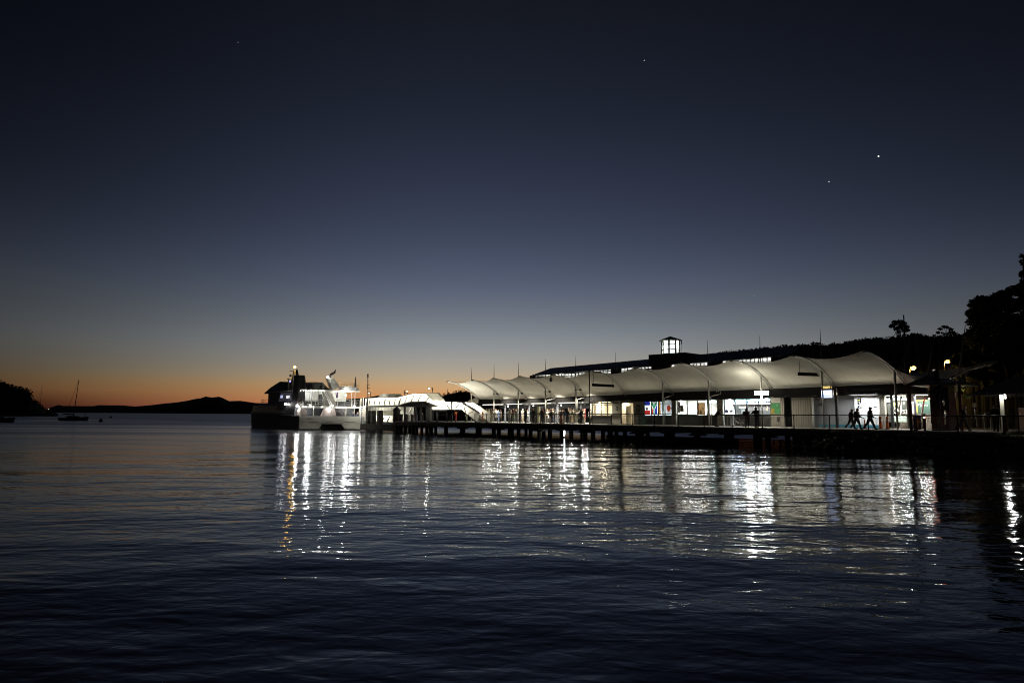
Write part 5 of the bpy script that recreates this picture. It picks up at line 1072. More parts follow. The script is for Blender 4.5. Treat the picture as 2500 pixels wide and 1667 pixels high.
# ================================================================ people
def rotx(v, a):  # pitch forward (toward +y) by a
    return Vector((v.x, v.y * math.cos(a) + v.z * -math.sin(a) * -1 if False else v.y * math.cos(a) - v.z * math.sin(a), v.y * math.sin(a) + v.z * math.cos(a)))
def D(a, side=0.0):      # direction pointing down, swung forward (+y) by a radians, outward by side
    return Vector((side, math.sin(a), -math.cos(a))).normalized()
def person_mesh(name, hipL=0, hipR=0, kneeL=0, kneeR=0, shL=.05, shR=.05, elL=.25, elR=.25, lean=0.03, head=0.0, coat=1.0, outL=.12, outR=.12, hood=False, sit=False):
    """front is +y; joints first, skinned into one continuous surface; feet rest on z=0"""
    V = []; E = []; R = []; C = []
    def add(p, r, par=None, cls='top'):
        V.append(Vector(p)); R.append(r); i = len(V) - 1
        if par is not None: E.append((par, i)); C.append(cls)
        return i
    pel = Vector((0, 0, .95)); up = Vector((0, math.sin(lean), math.cos(lean)))
    i0 = add(pel, (.135 * coat, .11 * coat), None)
    i1 = add(pel + up * .20, (.125 * coat, .10 * coat), i0); i2 = add(pel + up * .40, (.15 * coat, .11 * coat), i1)
    nk = pel + up * .53; i3 = add(nk, (.062, .062), i2, 'skin')
    hu = Vector((0, math.sin(lean + head), math.cos(lean + head)))
    i4 = add(nk + hu * .09, (.075, .085), i3, 'skin'); i5 = add(nk + hu * .18 + Vector((0, .008, 0)), (.082, .10), i4, 'skin'); i6 = add(nk + hu * .255, (.05, .06), i5, 'skin')
    add(nk + hu * .155 + Vector((0, .105, 0)), (.014, .018), i5, 'skin')        # nose
    for sx in (-1, 1): add(nk + hu * .15 + Vector((sx * .088, 0, 0)), (.016, .022), i5, 'skin')   # ears
    for sx, sh, el, o_ in ((-1, shL, elL, outL), (1, shR, elR, outR)):
        s = nk - up * .06 + Vector((sx * .185, 0, 0)); a = add(s, (.062 * coat, .062 * coat), i2)
        e = s + D(sh, sx * o_) * .29; b = add(e, (.048 * coat, .048 * coat), a); w_ = e + D(sh + el, sx * o_ * .3) * .25; c = add(w_, (.033, .03), b)
        dh = D(sh + el + .1, sx * -.05); h = add(w_ + dh * .07, (.036, .02), c, 'skin')
        for k in range(4):
            f1 = w_ + dh * .10 + Vector((0, (k - 1.5) * .019, 0)); f = add(f1, (.010, .010), h, 'skin'); ln = (.055, .068, .062, .048)[k]
            g_ = add(f1 + D(sh + el + .45, 0) * ln * .55, (.009, .009), f, 'skin'); add(f1 + D(sh + el + .45, 0) * ln * .55 + D(sh + el + .9, 0) * ln * .45, (.007, .007), g_, 'skin')
        t_ = add(w_ + dh * .045 + Vector((0, .038, 0)), (.011, .011), h, 'skin'); add(w_ + dh * .085 + Vector((0, .055, 0)), (.009, .009), t_, 'skin')
    feet = []
    for sx, hp, kn in ((-1, hipL, kneeL), (1, hipR, kneeR)):
        h = pel + Vector((sx * .095, 0, -.05)); a = add(h, (.10, .108), i0, 'leg'); k_ = h + D(hp) * .42; b = add(k_, (.070, .074), a, 'leg')
        an = k_ + D(hp - kn) * .40; c = add(an, (.052, .055), b, 'leg'); hl = add(an + Vector((0, -.03, -.045)), (.036, .034), c, 'shoe'); pitch = (hp - kn) * .5
        toe = an + Vector((0, .15, -.05)) + Vector((0, 0, max(0, -pitch) * -.0)); add(toe, (.038, .026), c, 'shoe'); feet.append(an.z - .08)
    low = min(feet) - 0.002
    me = bpy.data.meshes.new(name); me.from_pydata([tuple(v) for v in V], E, []); o = bpy.data.objects.new(name, me); COL.objects.link(o)
    md = o.modifiers.new('skin', 'SKIN'); md.use_smooth_shade = True; sb = o.modifiers.new('sub', 'SUBSURF'); sb.levels = 1; sb.render_levels = 1
    for i, r in enumerate(R): me.skin_vertices[0].data[i].radius = (r[0] * 1.16, r[1] * 1.16) if min(r) > .012 else r
    me.skin_vertices[0].data[0].use_root = True
    bpy.context.view_layer.update(); ev = o.evaluated_get(bpy.context.evaluated_depsgraph_get()); out = bpy.data.meshes.new_from_object(ev)
    bpy.data.objects.remove(o)
    for v in out.vertices: v.co.z -= low
    out.materials.clear()
    for k in range(4): out.materials.append(SKINM)
    cl = {'skin': 0, 'top': 1, 'leg': 2, 'shoe': 3}
    segs = [(V[a] - Vector((0, 0, low)), V[b] - Vector((0, 0, low)), cl[c]) for (a, b), c in zip(E, C)]
    for p in out.polygons:
        best = None
        for a, b, c in segs:
            ab = b - a; t = max(0, min(1, (p.center - a).dot(ab) / max(1e-9, ab.length_squared))); dd = (p.center - a - ab * t).length
            if c == 1 : dd -= .02
            if best is None or dd < best[0]: best = (dd, c)
        p.material_index = best[1]
        # coats reach below the hip
        if best[1] == 2 and coat > 1.05 and p.center.z > .62: p.material_index = 1
        p.use_smooth = True
    hc = nk + hu * .175 - Vector((0, 0, low)); return out, (hc, lean + head, hood)
SKINM = mat('skin', (.42, .26, .19), .6)
def hair_mesh(info):
    hc, tilt, hood = info; mb = MB(); r = .086 if not hood else .112
    prof = []
    for i in range(7): a = PI * (.0 + .62 * i / 6); prof.append((max(.002, r * math.sin(a)), r * 1.02 * math.cos(a)))
    mb.smooth = True; n = 12; rings = []
    for j, (q, z) in enumerate(prof[::-1]):
        ring = []
        for k in range(n):
            an = 2 * PI * k / n; x = q * math.cos(an) * .92; y = q * math.sin(an)
            if z < .02 and y > .02: y = .02 + (y - .02) * .15; 
            ring.append((hc.x + x, hc.y - .018 + y * math.cos(tilt) + z * math.sin(tilt), hc.z + .02 + z * math.cos(tilt) - y * math.sin(tilt)))
        rings.append(ring)
    mb.loft(rings); me = bpy.data.meshes.new('hair'); me.from_pydata([tuple(v) for v in mb.v], [], mb.f); me.materials.append(SKINM)
    for p in me.polygons: p.use_smooth = True
    return me
POSES = {
 'stand': dict(), 'stand2': dict(hipL=.12, hipR=-.06, kneeL=.12, shL=.5, elL=1.3, head=.1), 'phone': dict(shL=.5, shR=.5, elL=1.5, elR=1.5, head=.45, coat=1.1),
 'bag': dict(shL=-.1, shR=.15, elR=.5, coat=1.15, hipR=.08), 'coat': dict(coat=1.25, hood=True, shL=.2, shR=.2, elL=.6, elR=.6),
 'walkA': dict(hipL=.36, kneeL=.08, hipR=-.34, kneeR=.30, shL=-.35, shR=.30, elL=.35, elR=.55, lean=.07, coat=1.38),
 'walkB': dict(hipL=.34, kneeL=.12, hipR=-.30, kneeR=.45, shL=.1, shR=.2, elL=.9, elR=.9, lean=.10, head=.1, coat=1.45),
 'lean': dict(lean=.55, hipL=.12, hipR=-.05, shL=.35, shR=.45, elL=1.0, elR=.9, head=.45, coat=1.2),
 'railing': dict(lean=.22, shL=.75, shR=.75, elL=.75, elR=.75, coat=1.25, head=.1, hood=True),
 'sit': dict(hipL=1.35, kneeL=1.35, hipR=1.35, kneeR=1.35, shL=.45, shR=.45, elL=.6, elR=.6, coat=1.1)}
PM = {}
for k, v in POSES.items():
    me, info = person_mesh('person_' + k, **v); PM[k] = (me, hair_mesh(info))
def cloth(name, c): return mat('cloth_' + name, c, .85, var=.25, vscale=6)
C_ = {'cream': (.62, .57, .46), 'white': (.78, .76, .72), 'navy': (.03, .04, .08), 'black': (.02, .02, .022), 'brown': (.12, .06, .045), 'red': (.55, .06, .03), 'grey': (.22, .22, .22), 'tan': (.42, .34, .24),
      'maroon': (.12, .03, .03), 'blue': (.10, .16, .30), 'green': (.12, .16, .09), 'pink': (.75, .18, .20), 'khaki': (.30, .28, .18), 'denim': (.09, .12, .20), 'orange': (.75, .22, .05), 'dark': (.035, .033, .033)}
HAIRS = {'dark': (.03, .022, .018), 'brown': (.10, .06, .035), 'fair': (.38, .27, .14), 'grey': (.35, .34, .33)}
def person(pose, loc, face, top, leg, label, hair='brown', h=1.0, group=None, frame=WF, skin=None, z=None):
    """loc = (along, t) in the frame; face = direction angle in the frame (0 = along, 90 = away from the camera)"""
    me, hm = PM[pose]; o = bpy.data.objects.new('person', me); COL.objects.link(o)
    p = frame.W(loc[0], loc[1], DK + .002 if z is None else z); o.location = p; ang = math.atan2(frame.e.y, frame.e.x) + math.radians(face) - PI / 2
    o.rotation_euler = (0, 0, ang); bw = 1.18 if pose in ('railing', 'lean', 'walkA', 'walkB') else 1.0; o.scale = (h * bw, h * bw, h)
    for i, m_ in enumerate((skin or SKINM, cloth(top, C_[top]), cloth(leg, C_[leg]), cloth('black', C_['black']))):
        o.material_slots[i].link = 'OBJECT'; o.material_slots[i].material = m_
    hh = bpy.data.objects.new('hair' if pose not in ('coat', 'railing') else 'hood', hm); COL.objects.link(hh); hh.parent = o
    hh.material_slots[0].link = 'OBJECT'; hh.material_slots[0].material = mat('hair_' + hair, HAIRS[hair], .7) if pose not in ('coat', 'railing') else cloth(top, C_[top])
    tag(o, label, 'person', group); return o
def at(x, t): return (WF.P(x, 1020, t)[0], t)
# walkers along the wharf edge at the right
person('walkA', at(2124, .9), 0, 'dark', 'dark', 'person in dark clothes striding alone past the bright white wall', 'dark', 1.02)
person('walkB', at(2077, .8), 5, 'maroon', 'black', 'person in long dark maroon coat walking, left one of the pair', 'fair', .93)
person('walkB', at(2091, 1.3), -3, 'black', 'dark', 'person in black walking close behind the one in the maroon coat', 'dark', .97)
person('lean', at(1747, .95), 20, 'dark', 'black', 'person bent over at the railing beside the brown pillar, looking down', 'dark', 1.02)
person('railing', at(1824, .55), -80, 'maroon', 'black', 'person in dark red hooded coat at the railing in front of the bicycle window', 'grey', .95)
person('railing', at(1848.5, .55), -95, 'black', 'black', 'person in black hooded coat at the railing under the bright lamp', 'dark', 1.0)
person('walkB', at(2352, 1.2), 5, 'dark', 'dark', 'person in dark clothes walking with a bag behind the railing, right of the kiosk', 'dark', 1.05)
person('coat', at(2431, 1.0), -90, 'dark', 'black', 'large dark standing person beside the right shelter column', 'dark', 1.08)
# waiting crowd under the canopy
Q_ = 'people waiting under the canopy'
crowd = [
 (1165, 5, 'stand', 'grey', 'denim', 30, 'person in grey at the foot of the boarding ramp'), (1171, 8, 'bag', 'tan', 'dark', -60, 'person in tan jacket just right of the ramp handrail'),
 (1187, 6, 'stand2', 'khaki', 'denim', 20, 'person in khaki green top right of the tall orange bollard'), (1193, 8, 'coat', 'green', 'dark', 160, 'person in dark green hooded coat near the orange bollard'),
 (1200, 5, 'stand', 'tan', 'khaki', -80, 'person in tan top standing left of the second mast'), (1211, 6, 'phone', 'white', 'dark', 180, 'person with a pale face turned left just right of the second mast'),
 (1216, 8.5, 'stand', 'blue', 'denim', 0, 'person in blue behind the second mast'), (1222, 5.5, 'bag', 'tan', 'black', 200, 'person in beige jacket left of the first grey column'),
 (1243, 4.2, 'coat', 'white', 'khaki', 90, 'person in bright white jacket seen from behind in the open part of the pavilion'), (1248.5, 7, 'stand', 'tan', 'dark', 180, 'person in tan right beside the white jacket'),
 (1254, 5.5, 'stand2', 'brown', 'green', -90, 'person in brown jacket left of the third mast'), (1260, 7.5, 'phone', 'dark', 'dark', 170, 'person in dark top with pale face just left of the third mast'),
 (1270.5, 5, 'bag', 'navy', 'grey', 200, 'person in navy jacket right of the third mast'), (1276, 7, 'coat', 'cream', 'tan', 190, 'person in cream coat behind the navy jacket'),
 (1284, 5, 'phone', 'dark', 'grey', 180, 'person in dark jacket left of the ticket kiosk'), (1288, 8, 'stand', 'white', 'grey', -90, 'person in white shirt behind the dark jacket by the kiosk'),
 (1302, 4.6, 'stand', 'black', 'black', 90, 'person in black trousers stooped at the front of the ticket kiosk'),
 (1317, 6.5, 'stand', 'cream', 'khaki', -60, 'person in cream right of the yellow post'), (1322.5, 3.2, 'bag', 'brown', 'khaki', -90, 'person in dark brown jacket and pale trousers nearest the railing'),
 (1327, 2.8, 'stand2', 'maroon', 'dark', 200, 'person in maroon beside the brown jacket near the railing'), (1318, 8.5, 'stand', 'white', 'grey', -90, 'person in white behind the yellow post'),
 (1336, 6.2, 'stand', 'cream', 'grey', 200, 'person in cream just right of the fourth mast'), (1340, 8.0, 'bag', 'white', 'dark', 180, 'person in white at the back right of the fourth mast'),
 (1344, 6.0, 'coat', 'tan', 'grey', 170, 'person in tan hooded coat third right of the fourth mast'), (1346.5, 4.6, 'stand', 'dark', 'dark', 180, 'person in dark top standing in front of the cream crowd'),
 (1351, 6.5, 'stand2', 'cream', 'denim', -150, 'person in cream with blue trousers left of the dark column'), (1355, 5.2, 'coat', 'white', 'white', 200, 'person in white coat and white trousers left of the dark column'),
 (1348.5, 9, 'stand', 'khaki', 'dark', -90, 'person in khaki deep in the pavilion left of the dark column'), (1366, 6.4, 'bag', 'cream', 'dark', 190, 'person in cream jacket right of the dark column'),
 (1370.5, 4.8, 'stand', 'brown', 'red', 180, 'person in brown top and bright red trousers'), (1374, 8, 'phone', 'white', 'grey', -90, 'person in white behind the red trousers'),
 (1378, 4.4, 'stand2', 'blue', 'white', 185, 'person in pale blue top and white trousers next to the red trousers'), (1384.5, 4.4, 'coat', 'navy', 'navy', 90, 'person in navy blue jacket seen from behind, right of the white trousers'),
 (1389.5, 7, 'stand', 'tan', 'dark', -90, 'person in tan behind the navy blue jacket'), (1393, 6, 'bag', 'cream', 'grey', 180, 'person in cream right of the navy blue jacket'),
 (1397, 7.6, 'stand', 'white', 'tan', -90, 'person in white and tan left of the fifth mast'), (1401, 6, 'coat', 'khaki', 'tan', 190, 'person in khaki hooded coat just left of the fifth mast'),
 (1414.5, 5.6, 'phone', 'white', 'black', 185, 'person with white hat and white top right of the fifth mast'), (1419, 5.0, 'bag', 'black', 'dark', 170, 'person with black backpack right of the white top'),
 (1424, 6.4, 'stand', 'cream', 'grey', -90, 'person in cream top left of the office window'), (1428, 7.6, 'coat', 'pink', 'tan', 200, 'person in pink top beside the office window'),
 (1441.5, 6.5, 'stand', 'white', 'dark', -90, 'person in white right behind the dark tip post')]
rg = random.Random(4)
for x, t, ps_, tp, lg, fc, lab in crowd:
    person(ps_, at(x, t), fc + rg.uniform(-15, 15), tp, lg, lab, rg.choice(['dark', 'brown', 'fair', 'grey', 'dark']), rg.uniform(.93, 1.06), Q_)
# on the gangways and the ferry
a = WF.P(1015, 1013, 2.0); person('coat', (a[0], 2.0), 190, 'pink', 'dark', 'person in pinkish red jacket under the landing shelter behind a dark post', 'dark', 1.0, z=DK - .55)
a = WF.P(1031, 1013, 2.2); person('stand', (a[0], 2.2), 180, 'dark', 'dark', 'person in dark clothes under the right half of the landing shelter', 'dark', 1.05, z=DK - .55)
a = WF.P(1113, 1020, 4.8); person('stand2', (a[0], 4.8), -90, 'orange', 'red', 'person in orange and red workwear under the boarding ramp', 'dark', 1.0)
a = WF.P(1139, 1020, 5.5); person('stand', (a[0], 5.5), 200, 'khaki', 'green', 'person in khaki half hidden under the sloping end of the boarding ramp', 'brown', .95)
def fper(x, t, pose, top, leg, lab, z, face, h=1.0): a = FF.P(x, 1010, t); return person(pose, (a[0], t), face, top, leg, lab, 'dark', h, frame=FF, z=z)
fper(862, .75, 'sit', 'navy', 'black', 'crew member in navy seated left at the ferry stern rail under the bright lamp', 1.3 + .1, -90, 1.0)
fper(873, .75, 'sit', 'navy', 'black', 'crew member in navy seated right at the ferry stern rail', 1.3 + .1, -90, 1.0)
fper(827, 1.6, 'stand', 'dark', 'dark', 'person in dark clothes on the ferry aft deck right of the pinkish casing', 1.3, -80)
fper(841, 1.8, 'stand2', 'grey', 'dark', 'person in grey on the ferry aft deck left of the seated pair', 1.3, -100)
fper(887.5, 1.2, 'stand', 'tan', 'dark', 'person in tan stepping through the white boarding gate', 1.3, 200)
# seat under the two crew
b_ = thing('deck_bench', 'pale bench under the seated crew at the ferry stern', 'bench', FF.W(FF.P(867, 1010, .6)[0], .6, 1.3)); c = FF.P(867, 1010, .6)[0]; mb = MB(FF.M); mb.box(c - .95, c + .95, .35, .75, 1.66, 1.72); mb.build('seat', WHITEW, b_)
for dx in (-.85, .85): mb = MB(FF.M); mb.box(c + dx - .04, c + dx + .04, .4, .7, 1.301, 1.658); mb.build('leg', FGREY, b_)

# ================================================================ things on the wharf
def sgn(x, y, t): a = WF.P(x, y, t); return Vector((a[0], t, a[1]))
def cone(x, t, h, label, r=.19, kindn='traffic_cone', tall=False):
    s = WF.P(x, 1030, t)[0]; o = thing(kindn, label, 'traffic cone' if not tall else 'bollard', WF.W(s, t, DK)); mb = MB(WF.M); mb.box(s - r, s + r, t - r, t + r, DK + .002, DK + .035); mb.build('base', mat('rubber_black', (.03, .03, .03), .8), o)
    mb = MB(WF.M)
    if tall: mb.lathe((s, t, DK + .036), [(.13, 0), (.12, .05), (.105, h * .95), (.06, h)], 12)
    else: mb.lathe((s, t, DK + .036), [(.15, 0), (.13, .06), (.03, h)], 12)
    mb.build('body', mat('orange_plastic', (.72, .16, .03), .55), o)
    mb = MB(WF.M); z0 = DK + h * (.62 if tall else .5); rr = (.118 if tall else .092); mb.lathe((s, t, z0), [(rr, 0), (rr * (.97 if tall else .72), .16)], 12); mb.build('reflective_band', mat('band_white', (.8, .75, .7), .4), o); return o
cone(2111, 5.0, .78, 'red orange traffic cone in front of the bright white wall')
cone(2149.5, 5.2, 1.02, 'orange bollard with pale bands at the right end of the white wall', tall=True, kindn='traffic_bollard')
cone(2166, 5.2, 1.0, 'paler orange bollard right of the first, in front of the passage', tall=True, kindn='traffic_bollard')
cone(1178, 3.6, 1.32, 'tall orange bollard at the foot of the boarding ramp', r=.28, tall=True, kindn='traffic_bollard')
cone(1371.5, 3.4, .82, 'small orange bollard standing in the crowd by the red trousers', tall=True, kindn='traffic_bollard')
# ticket kiosk
def boxthing(name, label, cat, x0, x1, y0, t, dep, m_, extra=None, z0=None):
    a = sgn(x0, y0, t); b = sgn(x1, y0, t); o = thing(name, label, cat, WF.W((a.x + b.x) / 2, t, DK)); mb = MB(WF.M); mb.box(a.x, b.x, t, t + dep, DK + .002 if z0 is None else z0, a.z); mb.build('body', m_, o)
    if extra: extra(o, a, b)
    return o
def kx(o, a, b):
    mb = MB(WF.M); mb.box(a.x + .08, b.x - .08, 5.475, 5.495, DK + 1.0, a.z - .12); mb.build('notice_panel', mat('notice_olive', (.20, .20, .12), .5, var=.5, vscale=5), o)
    mb = MB(WF.M); mb.box(a.x - .05, b.x + .05, 5.45, 6.15, a.z + .004, a.z + .08); mb.build('cap', FRAME, o)
boxthing('ticket_kiosk', 'olive grey ticket kiosk with a notice panel standing in the crowd', 'kiosk', 1296.5, 1312, 994, 5.5, .6, mat('kiosk_grey', (.16, .16, .14), .6), kx)
o = thing('yellow_post', 'bright yellow square post on the right side of the ticket kiosk', 'post', WF.W(sgn(1314, 1000, 5.3).x, 5.3, DK)); a = sgn(1314, 991.5, 5.3); mb = MB(WF.M); mb.box(a.x - .08, a.x + .08, 5.3, 5.44, DK + .002, a.z); mb.build('shaft', mat('yellow_paint', (.72, .66, .28), .5), o); mb = MB(WF.M); mb.box(a.x - .13, a.x + .13, 5.25, 5.49, DK + .001, DK + .03); mb.build('foot_plate', FRAME, o)
def bx2(o, a, b): mb = MB(WF.M); mb.box(a.x - .03, b.x + .03, 6.97, 7.52, a.z + .003, a.z + .07); mb.build('lid', mat('bin_green_lid', (.03, .10, .05), .5), o)
boxthing('wheelie_bin', 'dark green bin against the wall left of the window with flags', 'bin', 1558.5, 1570, 1015.5, 7.0, .5, mat('bin_green', (.04, .12, .06), .5), bx2)
def bx3(o, a, b): mb = MB(WF.M); mb.box(a.x + .1, b.x - .1, 6.595, 6.598, DK + .1, a.z - .05); mb.build('front', FRAME, o)
boxthing('bench_table', 'low dark table against the shop front left of the bicycle', 'table', 1774, 1785, 1014.5, 6.6, .6, mat('table_grey', (.20, .20, .20), .5), bx3)
def bx4(o, a, b): mb = MB(WF.M); mb.box(a.x + .03, b.x - .03, 7.893, 7.898, a.z - .5, a.z - .1); mb.build('slot', FRAME, o)
boxthing('wall_box', 'small dark brown box fixed on the tan boarded wall', 'box', 1896, 1903, 1016, 7.9, .095, mat('box_brown', (.07, .03, .02), .6), bx4, z0=sgn(1899, 1028, 7.9).z)
# pictures, boards and signs on the walls
def panel(name, label, cat, x0, x1, y0, y1, m_, t=None, th=.03, bits=()):
    t = TW - .035 if t is None else t; a = sgn(x0, y0, t); b = sgn(x1, y1, t); o = thing(name, label, cat, WF.W((a.x + b.x) / 2, t, (a.z + b.z) / 2)); mb = MB(WF.M); mb.box(a.x, b.x, t, t + th, b.z, a.z); mb.build('board', m_, o)
    for nm, u0, u1, v0, v1, mm in bits:
        mb = MB(WF.M); mb.box(a.x + (b.x - a.x) * u0, a.x + (b.x - a.x) * u1, t - .008, t - .001, b.z + (a.z - b.z) * v0, b.z + (a.z - b.z) * v1); mb.build(nm, mm, o)
    return o
PG = mat('print_grey', (.25, .25, .22), .6); PW = mat('print_white', (.7, .7, .66), .6); PB = mat('board_black', (.03, .03, .028), .5)
panel('framed_notice', 'small dark framed notice on the pale pillar left of the doorway', 'notice', 1503.5, 1508.5, 992.5, 1002, PB, bits=[('print', .2, .8, .2, .8, PG)])
panel('menu_board', 'tall black board with faint writing right of the doorway', 'board', 1553.5, 1563, 988, 1008, PB, bits=[('print', .1, .9, .1 + .16 * k, .1 + .16 * k + .07, PG) for k in range(5)])
panel('notice', 'small dark notice on the brown pillar behind the leaning person', 'notice', 1754.5, 1760.5, 990.5, 1000, PB, bits=[('print', .15, .85, .2, .8, mat('print_olive', (.2, .2, .12), .6))])
panel('poster', 'green poster with a yellow brown corner beside the lit shop window', 'poster', 1882.5, 1905.5, 984, 1009.8, mat('poster_green', (.045, .22, .07), .6, var=.3, vscale=3), bits=[('print', 0, .36, 0, .50, mat('poster_ochre', (.25, .20, .03), .6)), ('print', .6, .75, .7, .9, mat('print_pale_green', (.12, .30, .14), .6))])
panel('notice', 'pale notice with thin lines above the green poster', 'notice', 1882.5, 1905.5, 971.5, 982.5, mat('notice_pale', (.50, .46, .40), .6), bits=[('print', .35, .9, .25, .33, PG), ('print', .35, .9, .45, .53, PG), ('print', .35, .9, .65, .73, PG)])
panel('wall_plate', 'dark blank plate on the grey wall behind the departure screen', 'sign', 1998, 2010.5, 983.5, 991.5, mat('plate_dark', (.10, .10, .11), .5), t=TW + .44, bits=[('print', .06, .94, .1, .2, PG)])
o = panel('wayfinding_sign', 'dark blue sign with a yellow block and a white arrow pointing right', 'sign', 2093, 2103.5, 973, 996, mat('sign_navy', (.004, .007, .022), .7, spec=.2), t=TW - .09, bits=[('yellow_block', .2, .75, .78, .90, mat('sign_yellow', (.8, .65, .1), .5))])
a = sgn(2098.3, 988.5, TW - .1); mb = MB(WF.M); W1 = .16
mb.prism([(-.16, -.045), (.02, -.045), (.02, .045), (-.16, .045)], TW - .104, TW - .10, lambda p, q, d: (a.x + p, d, a.z + q)); mb.prism([(-.06, -.24), (.0, -.28), (.20, 0), (.0, .28), (-.06, .24), (.09, 0)], TW - .109, TW - .1045, lambda p, q, d: (a.x + p, d, a.z + q)); mb.build('arrow', mat('arrow_white', (.85, .85, .85), .5), o)
panel('small_sign', 'narrow pale sign plate just above the blue arrow sign', 'sign', 2093, 2103, 968.3, 971.3, mat('plate_pale_grey', (.62, .63, .64), .5), t=TW - .09, bits=[('print', .55, .9, .2, .8, mat('print_violet', (.15, .12, .25), .5))])
panel('wall_vent', 'short dark slot on the bright white wall right of the arrow sign', 'vent', 2133, 2140, 991.8, 993.6, mat('vent_dark', (.12, .12, .12), .5), t=TW - .09, bits=[('slot', .05, .95, .3, .7, PB)])
# hanging signs under the canopy, end on to the wharf
def hang(label, xa, ya, xb, yb, hpx, rx):
    s = WF.P(xa, ya, 1.6)[0]; ta, za = WF.Q(xa, ya, s); tb, zb = WF.Q(xb, yb, s); hh = hpx; z2 = WF.Q(xa, ya + hpx, s)[1]; dz = za - z2
    o = thing('hanging_sign', label, 'sign', WF.W(s, (ta + tb) / 2, za), 'black signs hanging under the canopy'); mb = MB(WF.M)
    mb.hexa([(s - .04, ta, za - dz), (s + .04, ta, za - dz), (s + .04, tb, zb - dz), (s - .04, tb, zb - dz), (s - .04, ta, za), (s + .04, ta, za), (s + .04, tb, zb), (s - .04, tb, zb)]); mb.build('board', mat('sign_black', (.005, .005, .005), .9, spec=.05), o)
    mb = MB(WF.M); rg = random.Random(int(xa)); u = .10
    while u < .93:
        w_ = rg.uniform(.012, .028)
        if not (.40 < u < .47):
            t_ = ta + (tb - ta) * u; zz = za + (zb - za) * u - dz * .5; hh_ = dz * rg.uniform(.16, .26); mb.box(s - .046, s - .041, t_, t_ + (tb - ta) * w_ * .7, zz - hh_, zz + hh_)
        u += w_ + .008
    mb.build('lettering', mat('sign_letter_grey', (.09, .09, .085), .6), o)
    mb = MB(WF.M)
    for u, yy in ((.06, 0), (.94, 0)):
        t_ = ta + (tb - ta) * u; zz = za + (zb - za) * u; zc = None
        # up to the fabric above
        best = min(((abs(p.y - t_) + abs(p.x - s) * .3), p) for cv_, *_ in ribc for p in cv_ if abs(cv_[0].x - s) < 6)[1]; mb.tube([(s, t_, zz), (s, t_, best.z - .1)], .02, 5)
    mb.build('hanger', STEELD, o)
hang('black hanging sign with faint lettering under the fifth canopy bay', 1446, 935.8, 1499, 938.8, 6.8, 1449)
hang('black hanging sign with faint lettering in the ninth canopy bay, above the departure screen', 1948.5, 908.3, 2006.5, 910.8, 8.4, 1951)
# departure screen with the amber display above it
t_ = 5.2; a = sgn(2005.5, 953, t_); b = sgn(2032, 970.5, t_); o = thing('departure_screen', 'blue and white lit departure screen with an amber display above it', 'screen', WF.W((a.x + b.x) / 2, t_, a.z)); mb = MB(WF.M); mb.box(a.x - .06, b.x + .06, t_, t_ + .25, b.z - .06, a.z + .05); mb.build('screen_housing', FRAME, o)
mb = MB(WF.M); mb.box(a.x, b.x, t_ - .012, t_ - .002, b.z, a.z); mb.build('screen_face', mat('screen_white_blue', (.8, .85, 1), emit=(.62, .74, 1), es=2.6), o)
SB = mat('screen_blue', (.3, .3, .8), emit=(.22, .25, .85), es=.9); mb = MB(WF.M); w_ = b.x - a.x; h_ = a.z - b.z
for v0, v1, u0, u1 in ((.08, .14, .03, .95), (.18, .26, .03, .95), (.29, .36, .03, .95), (.48, .53, .52, .70), (.60, .66, .50, .70), (.70, .75, .50, .70), (.80, .86, .52, .70), (.52, .58, .76, .82), (.66, .72, .76, .82), (.80, .85, .76, .80)): mb.box(a.x + w_ * u0, a.x + w_ * u1, t_ - .018, t_ - .013, b.z + h_ * v0, b.z + h_ * v1)
mb.build('text_rows', SB, o)
c, d = sgn(2007, 941.5, t_), sgn(2028, 949.5, t_); mb = MB(WF.M); mb.box(c.x, d.x, t_, t_ + .2, d.z, c.z); mb.build('amber_housing', mat('housing_brown', (.03, .02, .01), .5), o)
mb = MB(WF.M); AX = mat('amber_led', (1, .8, .4), emit=(1, .72, .25), es=1.8); x = c.x + .10; zc = (c.z + d.z) / 2
for gpat in ('f', 'o', ':', 'o', '7', '(', '1'):
    for k, (u0, u1, v0, v1) in enumerate({'f': ((0, .05, -.14, .14), (.05, .12, .10, .14), (.05, .10, -.02, .02)), 'o': ((0, .04, -.13, .13), (.10, .14, -.13, .13), (.04, .10, .09, .13), (.04, .10, -.13, -.09)), ':': ((0, .04, .04, .08), (0, .04, -.10, -.06)), '7': ((0, .12, .09, .13), (.08, .12, -.13, .09)), '(': ((.03, .07, -.13, .13), (.07, .12, .09, .13)), '1': ((.05, .09, -.13, .13),)}[gpat]): mb.box(x + u0 * .62, x + u1 * .62, t_ - .01, t_ - .002, zc + v0 * .75, zc + v1 * .75)
    x += {':': .055}.get(gpat, .115)
mb.build('amber_text', AX, o)
mb = MB(WF.M); mb.tube([((a.x + b.x) / 2, t_ + .12, DK), ((a.x + b.x) / 2, t_ + .12, b.z - .06)], .03, 6); mb.tube([((a.x + b.x) / 2 - .3, t_ + .1, c.z), ((a.x + b.x) / 2 - .3, t_ + .1, c.z + 1.6)], .03, 6); mb.tube([((c.x + d.x) / 2, t_ + .12, a.z + .04), ((c.x + d.x) / 2, t_ + .12, d.z)], .03, 6); mb.build('pole', STEEL, o)
